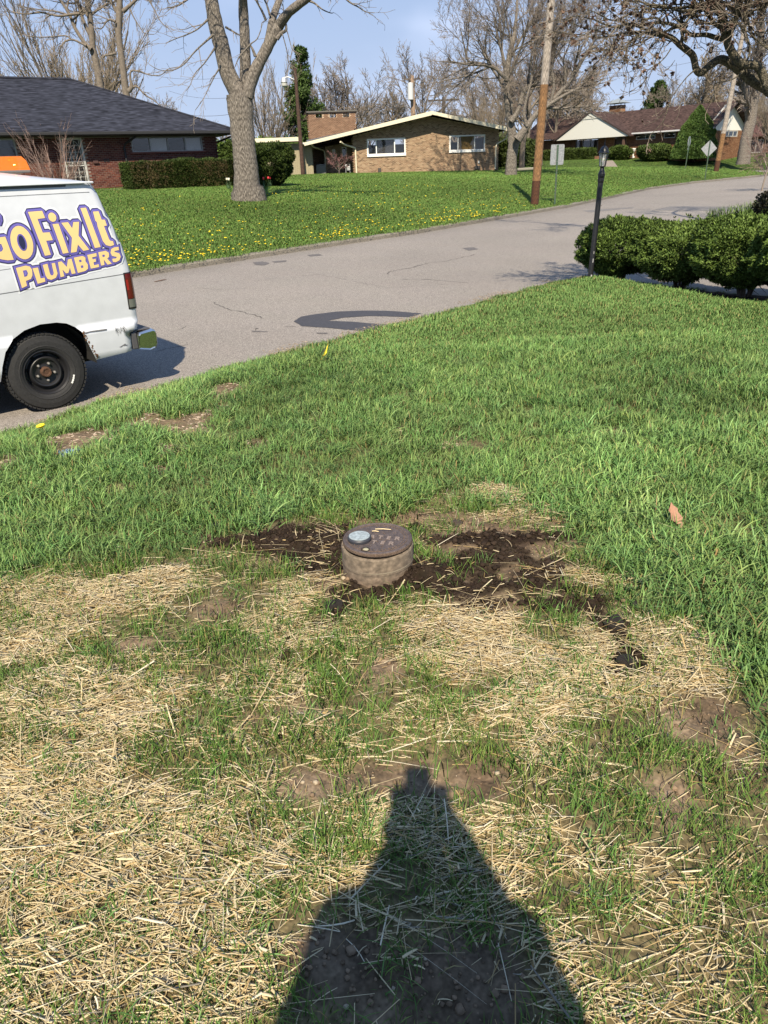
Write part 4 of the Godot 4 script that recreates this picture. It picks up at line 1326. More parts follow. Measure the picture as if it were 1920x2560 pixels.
	for c: Array in [[0.09, 0.37], [-3.41, 0.36]]:
		for w: float in [-0.03, -1.55]:
			for k in 16:
				var a0 := PI * (k / 16.0)
				var a1 := PI * ((k + 1) / 16.0)
				var r := 0.485
				mb.quad(Vector3(c[0] + r * cos(a0), c[1] + r * sin(a0), w), Vector3(c[0] + r * cos(a1), c[1] + r * sin(a1), w), Vector3(c[0] + r * cos(a1), c[1] + r * sin(a1), w - 0.42), Vector3(c[0] + r * cos(a0), c[1] + r * sin(a0), w - 0.42))
	part(van, "wheel_housing", mb.mesh(), black)
	wheel_into(van, "wheel", Vector3(0.09, 0.366, -0.05), false)
	wheel_into(van, "wheel_001", Vector3(-3.41, 0.366, -0.05), false)
	wheel_into(van, "wheel_002", Vector3(0.09, 0.366, -1.95), true)
	wheel_into(van, "wheel_003", Vector3(-3.41, 0.366, -1.95), true)
	var mark := MB.new()
	for k in 7:
		var a := -0.60 + 0.05 * k
		var b := Basis(Vector3(0, 0, 1), a)
		mark.box(Vector3(0.09, 0.366, -0.026) + b * Vector3(0.243 , 0, 0), Vector3(0.013 + 0.003 * cos(k * 3.0), 0.0145, 0.004), b)
	part(van, "paint_mark", mark.mesh(), mat("white_mark", Color(0.75, 0.75, 0.73), 0.7))
	mb = MB.new()
	var bp := PackedVector2Array([Vector2(1.03, 0.43), Vector2(1.16, 0.40), Vector2(1.215, 0.415), Vector2(1.235, 0.45), Vector2(1.24, 0.56), Vector2(1.225, 0.605), Vector2(1.20, 0.618), Vector2(1.045, 0.60), Vector2(1.03, 0.58)])
	mb.prism(bp, Transform3D(Basis.IDENTITY, Vector3(0, 0, -1.97)), 1.92)
	var mid := Vector2(1.13, 0.51)
	var rings := [[1.0, -0.05, 0.0], [0.985, -0.025, 0.04], [0.95, -0.010, 0.20], [0.86, -0.004, 0.36], [0.0, -0.012, 0.42]]
	for k in rings.size() - 1:
		for i in bp.size():
			var quad := []
			for e: Array in [[k, i], [k, (i + 1) % bp.size()], [k + 1, (i + 1) % bp.size()], [k + 1, i]]:
				var rg: Array = rings[e[0]]
				var q2: Vector2 = mid + (bp[e[1]] - mid) * (rg[0] as float)
				quad.append(Vector3(q2.x, q2.y, rg[1] + rg[2] * (q2.y - mid.y)))
			if k == 3:
				mb.tri(quad[0], quad[1], quad[2])
				if mb.n[-1].z < 0.0:
					for z in 3:
						mb.n[-1 - z] = -mb.n[-1 - z]
			else:
				mb.quad(quad[0], quad[1], quad[2], quad[3])
				var c: Vector3 = ((quad[0] as Vector3) + quad[2]) / 2.0 - Vector3(mid.x, mid.y, -0.3)
				if mb.n[-1].dot(c) < 0.0:
					for z in 4:
						mb.n[-1 - z] = -mb.n[-1 - z]
	var capped := mb.mesh()
	part(van, "rear_bumper", capped, mat("chrome", Color(0.68, 0.66, 0.65), 0.24, {"metal": 1.0}))
	mb = MB.new()
	mb.rbox(Vector3(1.12, 0.619, -1.0), Vector3(0.15, 0.012, 1.9), 0.005, Basis.IDENTITY, 2)
	mb.rbox(Vector3(1.0, 0.52, -0.06), Vector3(0.06, 0.17, 0.06), 0.012)
	part(van, "bumper_step", mb.mesh(), mat("grey_plastic", Color(0.055, 0.055, 0.06), 0.6))
	for sg in 2:
		var fn: Callable = van_side if sg == 0 else van_side_far
		var o := 0.005 if sg == 0 else -0.005
		mb = MB.new()
		panel(mb, PackedVector2Array([Vector2(0.99, 0.845), Vector2(1.101, 0.84), Vector2(1.108, 1.197), Vector2(0.998, 1.197)]), fn, 0.03, o * 0.5)
		var lamp := part(van, "tail_lamp", mb.mesh(), mat("lamp_frame", Color(0.015, 0.013, 0.013), 0.4))
		mb = MB.new()
		panel(mb, PackedVector2Array([Vector2(1.004, 0.945), Vector2(1.102, 0.945), Vector2(1.107, 1.185), Vector2(1.010, 1.185)]), fn, 0.03, o)
		part(lamp, "red_lens", mb.mesh(), mat("red_lens", Color(0.10, 0.006, 0.008), 0.12, {"coat": 0.8}))
		mb = MB.new()
		panel(mb, PackedVector2Array([Vector2(1.006, 1.03), Vector2(1.03, 1.03), Vector2(1.032, 1.13), Vector2(1.008, 1.13)]), fn, 0.03, o * 1.4)
		part(lamp, "bright_lens", mb.mesh(), mat("red_lens_bright", Color(0.24, 0.010, 0.012), 0.15, {"coat": 0.8}))
		mb = MB.new()
		panel(mb, PackedVector2Array([Vector2(1.002, 0.862), Vector2(1.10, 0.86), Vector2(1.102, 0.94), Vector2(1.004, 0.94)]), fn, 0.03, o)
		part(lamp, "clear_lens", mb.mesh(), mat("clear_lens", Color(0.14, 0.145, 0.13), 0.12, {"coat": 0.8}))
	var rust := MB.new()
	rng.seed = 77
	for k in 30:
		var t := rng.randf()
		var q := Vector2(0.478, 0.70).lerp(Vector2(0.575, 0.41), t) + Vector2(rnd(-0.004, 0.022), rnd(-0.01, 0.01))
		var blob := PackedVector2Array()
		var r := rnd(0.004, 0.011) * (1.3 if t > 0.8 else 1.0)
		for a in 7:
			blob.append(q + Vector2(cos(TAU * a / 7.0), sin(TAU * a / 7.0) * 1.3) * r * rnd(0.6, 1.2))
		panel(rust, blob, van_side, 0.2, 0.0016 + 0.0001 * k)
	part(van, "rust", rust.mesh(), mat("rust_spots", Color(0.24, 0.115, 0.045), 0.9, {"tex": "grain", "scale": 14.0, "bump": "rough", "height": 0.5}))
	var scuff := mat("scuff", Color(0.20, 0.20, 0.205), 0.75, {"tex": "grain", "scale": 10.0})
	var sc := MB.new()
	panel(sc, PackedVector2Array([Vector2(0.492, 0.693), Vector2(0.574, 0.699), Vector2(0.725, 0.695), Vector2(0.717, 0.681), Vector2(0.631, 0.683), Vector2(0.551, 0.688), Vector2(0.509, 0.680)]), van_side, 0.2, 0.0020)
	part(van, "scrape", sc.mesh(), scuff)
	for k in 26:
		sc = MB.new()
		var p0: Vector2 = Vector2(0.855, 0.690)
		var p1: Vector2 = Vector2(0.878, 0.600)
		var q := p0 + Vector2(rnd(-0.045, 0.04), rnd(-0.03, 0.012))
		var d := Vector2(rnd(-0.02, 0.035), -rnd(0.02, 0.06))
		var s := d.orthogonal().normalized() * rnd(0.0008, 0.0028)
		panel(sc, PackedVector2Array([q - s, q + s, q + d + s * 0.4, q + d - s * 0.4]), van_side, 0.3, 0.0022 + 0.00012 * k)
		part(van, "scrape", sc.mesh(), scuff)
	for q: PackedVector2Array in [PackedVector2Array([Vector2(0.814, 0.494), Vector2(0.849, 0.507), Vector2(0.880, 0.520), Vector2(0.887, 0.513), Vector2(0.852, 0.498), Vector2(0.834, 0.489)]), PackedVector2Array([Vector2(0.859, 0.505), Vector2(0.902, 0.506), Vector2(0.904, 0.499), Vector2(0.865, 0.496)]), PackedVector2Array([Vector2(0.977, 0.573), Vector2(0.984, 0.551), Vector2(0.978, 0.547), Vector2(0.974, 0.566)])]:
		sc = MB.new()
		panel(sc, q, van_side, 0.3, 0.0022)
		part(van, "scrape", sc.mesh(), scuff)
	var looks := [["backing", 0.050, Color(0.60, 0.62, 0.66), 0.0008], ["navy_edge", 0.031, Color(0.010, 0.010, 0.045), 0.0022], ["purple_border", 0.023, Color(0.095, 0.076, 0.31), 0.0040], ["purple_highlight", 0.015, Color(0.145, 0.125, 0.41), 0.0058], ["purple_inner", 0.007, Color(0.09, 0.07, 0.29), 0.0076], ["cream_face", 0.0, Color(0.64, 0.47, 0.20), 0.0094]]
	var at := 0
	for l in letters():
		var small := 0.78 if at >= 7 else 1.0
		var node := Node3D.new()
		node.name = (l[0] as String).to_lower()
		van.add_child(node, true)
		for li in looks.size():
			var look: Array = looks[li]
			mb = MB.new()
			for poly: PackedVector2Array in l[1]:
				var grown := [poly]
				if look[1] > 0.0:
					grown = Geometry2D.offset_polygon(poly, look[1] * small, Geometry2D.JOIN_ROUND if at < 7 else Geometry2D.JOIN_MITER)
				var sub := 0
				for g: PackedVector2Array in grown:
					if not Geometry2D.is_polygon_clockwise(g) or true:
						panel(mb, g, van_side, 0.08, look[3] + 0.00009 * at + 0.00004 * sub)
					sub += 1
			if li == 5:
				for hole: PackedVector2Array in l[2]:
					pass
			part(node, look[0], mb.mesh(), mat("decal_" + look[0], look[2], 0.35, {"coat": 0.3}))
		for hole: PackedVector2Array in l[2]:
			mb = MB.new()
			panel(mb, hole, van_side, 0.08, 0.0116)
			part(node, "counter", mb.mesh(), mats.decal_purple_border)
			for g: PackedVector2Array in Geometry2D.offset_polygon(hole, -0.012 * small):
				mb = MB.new()
				panel(mb, g, van_side, 0.08, 0.0124)
				part(node, "counter_inner", mb.mesh(), mats.decal_navy_edge if l[0] == "letter_o" else mats.decal_purple_highlight)
		at += 1
	var bar := Node3D.new()
	bar.name = "light_bar"
	van.add_child(bar)
	bar.position = Vector3(0.35, 2.122, -0.95)
	mb = MB.new()
	mb.rbox(Vector3(0, 0.012, 0), Vector3(0.50, 0.022, 0.24), 0.008)
	part(bar, "base", mb.mesh(), mat("bar_base", Color(0.12, 0.11, 0.10), 0.6))
	var amber := mat("amber_lens", Color(0.80, 0.20, 0.012), 0.32, {"coat": 0.6})
	amber.transparency = BaseMaterial3D.TRANSPARENCY_ALPHA
	amber.albedo_color.a = 0.72
	mb = MB.new()
	var prof := PackedVector2Array([Vector2(-0.25, 0.024), Vector2(0.25, 0.024), Vector2(0.232, 0.105), Vector2(0.195, 0.145), Vector2(-0.195, 0.145), Vector2(-0.232, 0.105)])
	mb.prism(prof, Transform3D(Basis.IDENTITY, Vector3(0, 0, -0.11)), 0.22)
	part(bar, "lens", mb.mesh(), amber)
	for x: float in [-0.12, 0.13]:
		mb = MB.new()
		mb.lathe([Vector2(0.0, 0.0), Vector2(0.025, 0.012), Vector2(0.042, 0.04), Vector2(0.046, 0.06)], 16, Transform3D(Basis(Vector3(1, 0, 0), 1.2), Vector3(x, 0.075, -0.02)))
		part(bar, "reflector", mb.mesh(), mat("reflector", Color(0.85, 0.55, 0.10), 0.15, {"metal": 0.9}))


# ---------------------------------------------------------------- houses
func brick_wall(house: Node3D, called: String, xf: Transform3D, shape: PackedVector2Array, holes: Array, tones: Array, mortar: Material, len := 0.203, rise := 0.0767) -> void:
	var xs := []
	var lo := shape[0]
	var hi := shape[0]
	for q in shape:
		lo = lo.min(q)
		hi = hi.max(q)
	xs = [lo.x, hi.x]
	for h: Rect2 in holes:
		xs.append(h.position.x)
		xs.append(h.end.x)
	xs.sort()
	var mb := MB.new()
	for i in xs.size() - 1:
		if xs[i + 1] - xs[i] < 1e-4:
			continue
		var mid: float = (xs[i] + xs[i + 1]) / 2.0
		var cuts := [[lo.y, hi.y]]
		for h: Rect2 in holes:
			if mid > h.position.x and mid < h.end.x:
				var nc := []
				for c in cuts:
					if h.position.y > c[0]:
						nc.append([c[0], minf(c[1], h.position.y)])
					if h.end.y < c[1]:
						nc.append([maxf(c[0], h.end.y), c[1]])
				cuts = nc
		for c in cuts:
			if c[1] - c[0] < 1e-4:
				continue
			for pc in Geometry2D.intersect_polygons(shape, PackedVector2Array([Vector2(xs[i], c[0]), Vector2(xs[i + 1], c[0]), Vector2(xs[i + 1], c[1]), Vector2(xs[i], c[1])])):
				mb.prism(pc, xf * Transform3D(Basis.IDENTITY, Vector3(0, 0, -0.2)), 0.2)
	var w := part(house, called, mb.mesh(), mortar)
	var bm := MB.new()
	bm.box(Vector3.ZERO, Vector3(len - 0.011, rise - 0.011, 0.03))
	var places := []
	var cols := []
	var row := 0
	var y := lo.y + rise / 2.0
	while y < hi.y:
		var x := lo.x + (0.0 if row % 2 else len / 2.0)
		while x < hi.x + len:
			var ok := Geometry2D.is_point_in_polygon(Vector2(x, y), shape) and Geometry2D.is_point_in_polygon(Vector2(x, y + rise * 0.6), shape)
			if ok:
				for h: Rect2 in holes:
					if h.grow_individual(len * 0.25, rise * 0.3, len * 0.25, rise * 0.3).has_point(Vector2(x, y)):
						ok = false
			if ok:
				var c: Color = tones[rng.randi() % tones.size()]
				c *= rnd(0.82, 1.14)
				c.a = 1.0
				places.append(xf * Transform3D(Basis.IDENTITY, Vector3(x, y, -0.010 + rnd(-0.0025, 0.0025))))
				cols.append(c)
			x += len
		y += rise
		row += 1
	scatter(w, "bricks", bm.mesh(), mat("brick", Color(1, 1, 1), 0.9, {"vc": true, "tex": "grain", "scale": 1.0, "spec": 0.25}), places, cols)


func bar_frame(house: Node, called: String, xf: Transform3D, r: Rect2, w: float, z0: float, z1: float, m: Material, splits := []) -> MeshInstance3D:
	var mb := MB.new()
	var d := z1 - z0
	var zc := (z0 + z1) / 2.0
	for q: Array in [[Vector2(r.position.x + w / 2, r.get_center().y), Vector2(w, r.size.y)], [Vector2(r.end.x - w / 2, r.get_center().y), Vector2(w, r.size.y)], [Vector2(r.get_center().x, r.position.y + w / 2), Vector2(r.size.x - 2 * w, w)], [Vector2(r.get_center().x, r.end.y - w / 2), Vector2(r.size.x - 2 * w, w)]]:
		mb.box(xf * Vector3(q[0].x, q[0].y, zc), Vector3(q[1].x, q[1].y, d), xf.basis)
	for s: float in splits:
		mb.box(xf * Vector3(s, r.get_center().y, zc - 0.004), Vector3(w * 0.8, r.size.y - 2 * w, d - 0.012), xf.basis)
	return part(house, called, mb.mesh(), m)


func slab(house: Node, called: String, pts: Array, t: float, m: Material) -> MeshInstance3D:
	var mb := MB.new()
	var a: Vector3 = pts[0]
	var nn := (pts[1] as Vector3 - a).cross(pts[2] as Vector3 - a).normalized()
	if nn.y < 0.0:
		nn = -nn
	var dn := Vector3.DOWN * t
	for side in 2:
		var base := mb.v.size()
		for p: Vector3 in pts:
			mb.vert(p + (dn if side else Vector3.ZERO), -nn if side else nn)
		for k in range(1, pts.size() - 1):
			mb.tris(base, base + k, base + k + 1)
	var mid := Vector3.ZERO
	for p: Vector3 in pts:
		mid += p / pts.size()
	for k in pts.size():
		var p: Vector3 = pts[k]
		var q: Vector3 = pts[(k + 1) % pts.size()]
		var en := (q - p).cross(Vector3.UP).normalized()
		if en.dot((p + q) / 2.0 - mid) < 0.0:
			en = -en
		var base := mb.v.size()
		mb.vert(p, en)
		mb.vert(q, en)
		mb.vert(q + dn, en)
		mb.vert(p + dn, en)
		mb.tris(base, base + 1, base + 2)
		mb.tris(base, base + 2, base + 3)
	return part(house, called, mb.mesh(), m)


func plain_walls(house: Node, called: String, corners: Array, h: float, m: Material) -> void:
	for k in corners.size() - 1:
		var a: Vector3 = corners[k]
		var b: Vector3 = corners[k + 1]
		var mb := MB.new()
		var dir := (b - a).normalized()
		mb.box((a + b) / 2.0 + Vector3.UP * (h / 2.0 - 0.2), Vector3(a.distance_to(b), h + 0.4, 0.2), Basis(dir, Vector3.UP, dir.cross(Vector3.UP)))
		part(house, called, mb.mesh(), m)


func pipe(house: Node, called: String, pts: Array, r: float, m: Material) -> void:
	var mb := MB.new()
	var rr := PackedFloat32Array()
	for p in pts:
		rr.append(r)
	mb.tube(PackedVector3Array(pts), rr, 8, true)
	part(house, called, mb.mesh(), m)


func house_at(called: String, label: String, at: Vector3, e: Vector3) -> Node3D:
	var h := thing(called, label, "house", at)
	h.basis = Basis(e, Vector3.UP, e.cross(Vector3.UP))
	return h


func glass() -> StandardMaterial3D:
	if mats.has("window_glass"):
		return mats.window_glass
	var g := mat("window_glass", Color(0.03, 0.035, 0.04), 0.03)
	g.transparency = BaseMaterial3D.TRANSPARENCY_ALPHA
	g.albedo_color.a = 0.15
	return g


func pane(frame: Node, xf: Transform3D, r: Rect2, z: float) -> void:
	var mb := MB.new()
	mb.box(xf * Vector3(r.get_center().x, r.get_center().y, z), Vector3(r.size.x, r.size.y, 0.006), xf.basis)
	part(frame, "pane", mb.mesh(), glass())


func build_red_house() -> void:
	var h := house_at("red_brick_house", "low red brick house with a dark hipped roof behind the clipped hedge", Vector3(-8, 1.2, -40), Vector3(0.867, 0, -0.498))
	var I := Transform3D.IDENTITY
	var tones := [Color(0.170, 0.058, 0.042), Color(0.205, 0.072, 0.05), Color(0.145, 0.048, 0.036), Color(0.19, 0.08, 0.058), Color(0.12, 0.043, 0.036)]
	var mortar := mat("mortar_grey", Color(0.20, 0.165, 0.14), 0.95)
	var wall := mat("red_wall", Color(0.16, 0.06, 0.045), 0.95)
	var win := Rect2(-3.93, 1.60, 3.48, 0.64)
	var door := Rect2(-7.12, 0.12, 0.96, 2.13)
	var pic := Rect2(-11.6, 0.9, 2.6, 1.35)
	brick_wall(h, "front_wall", I, PackedVector2Array([Vector2(-18, -0.3), Vector2(0.3, -0.3), Vector2(0.3, 2.28), Vector2(-18, 2.28)]), [win, door, pic], tones, mortar)
	brick_wall(h, "side_wall", Transform3D(Basis(Vector3.UP, PI / 2.0), Vector3(0.3, 0, -0.2)), PackedVector2Array([Vector2(0.01, -0.3), Vector2(10.6, -0.3), Vector2(10.6, 2.28), Vector2(0.01, 2.28)]), [], tones, mortar)
	plain_walls(h, "rear_wall", [Vector3(0.2, 0, -10.7), Vector3(-18, 0, -10.7), Vector3(-18, 0, -0.1)], 2.28, wall)
	var shingle := mat("dark_shingle", Color(0.060, 0.065, 0.090), 0.92, {"tex": "shingle", "scale": Vector3(0.07, 0.3, 0.22), "bump": "shingle", "height": 1.2, "spec": 0.25})
	var trim := mat("black_trim", Color(0.016, 0.016, 0.018), 0.6)
	var y0 := 2.47
	var o := 0.78
	var zr := -0.2 - 5.25
	var top := 5.12
	var xr := 0.3 + o
	var zf := o
	var zb := -10.8 - o
	var xl := -18.0 - o
	var run := (zf - zb) / 2.0
	zr = (zf + zb) / 2.0
	slab(h, "roof", [Vector3(xl, y0, zf), Vector3(xr, y0, zf), Vector3(xr - run, top, zr), Vector3(xl + run, top, zr)], 0.05, shingle)
	slab(h, "roof", [Vector3(xl, y0, zb), Vector3(xr, y0, zb), Vector3(xr - run, top, zr), Vector3(xl + run, top, zr)], 0.05, shingle)
	slab(h, "roof", [Vector3(xr, y0, zf), Vector3(xr, y0, zb), Vector3(xr - run, top, zr)], 0.05, shingle)
	slab(h, "roof", [Vector3(xl, y0, zf), Vector3(xl, y0, zb), Vector3(xl + run, top, zr)], 0.05, shingle)
	var mb := MB.new()
	mb.tube(PackedVector3Array([Vector3(xl + run, top + 0.02, zr), Vector3(xr - run, top + 0.02, zr)]), PackedFloat32Array([0.07, 0.07]), 6)
	mb.tube(PackedVector3Array([Vector3(xr - run, top + 0.01, zr), Vector3(xr, y0 + 0.02, zf)]), PackedFloat32Array([0.05, 0.05]), 6)
	part(h, "ridge_cap", mb.mesh(), shingle)
	mb = MB.new()
	mb.rbox(Vector3((xl + xr) / 2, y0 - 0.085, zf + 0.045), Vector3(xr - xl + 0.1, 0.13, 0.1), 0.02, I.basis, 0)
	mb.rbox(Vector3(xr + 0.045, y0 - 0.085, (zf + zb) / 2), Vector3(0.1, 0.13, zf - zb), 0.02, I.basis, 2)
	part(h, "gutter", mb.mesh(), trim)
	mb = MB.new()
	mb.box(Vector3((xl + xr) / 2, y0 - 0.165, (zf + zb) / 2), Vector3(xr - xl - 0.02, 0.03, zf - zb - 0.02))
	part(h, "soffit", mb.mesh(), mat("soffit_dark", Color(0.05, 0.045, 0.042), 0.8))
	pipe(h, "downspout", [Vector3(-3.75, 2.34, 0.74), Vector3(-3.85, 2.22, 0.6), Vector3(-4.25, 1.95, 0.1), Vector3(-4.3, 1.8, 0.055), Vector3(-4.3, 0.0, 0.055)], 0.05, trim)
	pipe(h, "downspout", [Vector3(0.95, 2.33, 0.6), Vector3(0.95, 2.2, 0.45), Vector3(0.42, 1.98, -0.3), Vector3(0.36, 1.85, -0.4), Vector3(0.36, 0.0, -0.4)], 0.045, trim)
	var alu := mat("window_alloy", Color(0.30, 0.30, 0.29), 0.5)
	var fr := bar_frame(h, "window", I, win, 0.05, -0.10, 0.02, alu, [-3.05, -2.18, -1.33])
	var xs := [-3.88, -3.05, -2.18, -1.33, -0.50]
	for k in 4:
		pane(fr, I, Rect2(xs[k] + 0.02, 1.65, xs[k + 1] - xs[k] - 0.04, 0.54), -0.05)
	mb = MB.new()
	for q: float in [-2.60, -0.91]:
		mb = MB.new()
		mb.box(Vector3(q, 1.91, -0.10), Vector3(0.82, 0.54, 0.01))
		part(fr, "blind", mb.mesh(), mat("window_blind", Color(0.55, 0.56, 0.56), 0.8))
	mb = MB.new()
	mb.box(Vector3(-2.19, 1.565, 0.03), Vector3(3.7, 0.07, 0.12))
	part(h, "window_sill", mb.mesh(), wall)
	var fp := bar_frame(h, "window", I, pic, 0.06, -0.10, 0.02, alu, [-10.3])
	pane(fp, I, Rect2(-11.54, 0.96, 1.2, 1.23), -0.05)
	pane(fp, I, Rect2(-10.25, 0.96, 1.19, 1.23), -0.05)
	var white := mat("white_iron", Color(0.44, 0.44, 0.41), 0.5)
	var dfr := bar_frame(h, "door", I, door, 0.085, -0.12, 0.03, white)
	mb = MB.new()
	mb.box(Vector3(-6.64, 1.15, -0.14), Vector3(0.80, 1.98, 0.02))
	part(dfr, "door_leaf", mb.mesh(), mat("door_dark", Color(0.045, 0.04, 0.036), 0.6))
	var zz := 0.0
	var bars := MB.new()
	for k in 4:
		bars.box(Vector3(-6.98 + 0.226 * k, 1.66, zz), Vector3(0.024, 0.98, 0.016))
		bars.box(Vector3(-6.98 + 0.226 * k, 0.62, zz), Vector3(0.024, 0.80, 0.016))
	for y: float in [1.17, 1.40, 1.66, 1.92, 0.42, 0.62, 0.83]:
		bars.box(Vector3(-6.64, y, zz - 0.002), Vector3(0.76, 0.018, 0.014))
	for y: float in [1.10, 1.26]:
		bars.box(Vector3(-6.64, y, zz + 0.004), Vector3(0.78, 0.05, 0.02))
	for s: float in [1.0, -1.0]:
		var arcp := PackedVector3Array()
		var rr := PackedFloat32Array()
		for k in 13:
			var a := PI * k / 12.0
			arcp.append(Vector3(-6.64 + 0.34 * cos(a), (1.72 if s > 0 else 0.58) + s * 0.42 * sin(a), zz + 0.012))
			rr.append(0.014)
		bars.tube(arcp, rr, 5)
	for q: Array in [[-6.64, 1.56, 0.10], [-6.74, 1.50, 0.07], [-6.54, 1.50, 0.07], [-6.64, 0.72, 0.10], [-6.74, 0.66, 0.07], [-6.54, 0.66, 0.07], [-6.64, 1.86, 0.06]]:
		var cp := PackedVector3Array()
		var rr := PackedFloat32Array()
		for k in 13:
			var a := TAU * k / 12.0
			cp.append(Vector3(q[0] + q[2] * cos(a), q[1] + q[2] * sin(a), zz + 0.014))
			rr.append(0.011)
		bars.tube(cp, rr, 5)
	part(dfr, "iron_scrollwork", bars.mesh(), white)
	mb = MB.new()
	mb.rbox(Vector3(-7.0, 1.18, 0.04), Vector3(0.03, 0.14, 0.05), 0.01)
	part(dfr, "door_handle", mb.mesh(), mat("brass", Color(0.35, 0.27, 0.12), 0.35, {"metal": 0.8}))
	mb = MB.new()
	mb.box(Vector3(-6.2, -0.05, 0.85), Vector3(3.4, 0.22, 1.5))
	part(h, "porch_slab", mb.mesh(), mat("pale_concrete", Color(0.30, 0.285, 0.25), 0.9, {"tex": "concrete", "scale": 1.0}))
	var nf := SystemFont.new()
	nf.font_names = PackedStringArray(["Droid Sans"])
	nf.font_weight = 700
	for k in 3:
		var tm := TextMesh.new()
		tm.font = nf
		tm.text = "818"[k]
		tm.pixel_size = 0.011
		tm.depth = 0.02
		tm.font_size = 16
		var d := part(h, "house_number", tm, trim)
		d.position = Vector3(-5.30 + 0.085 * k, 1.28, 0.02)
	mb = MB.new()
	mb.rbox(Vector3(-5.72, 1.22, 0.05), Vector3(0.24, 0.12, 0.09), 0.02)
	part(h, "letter_box", mb.mesh(), mat("letter_box", Color(0.06, 0.025, 0.02), 0.6))


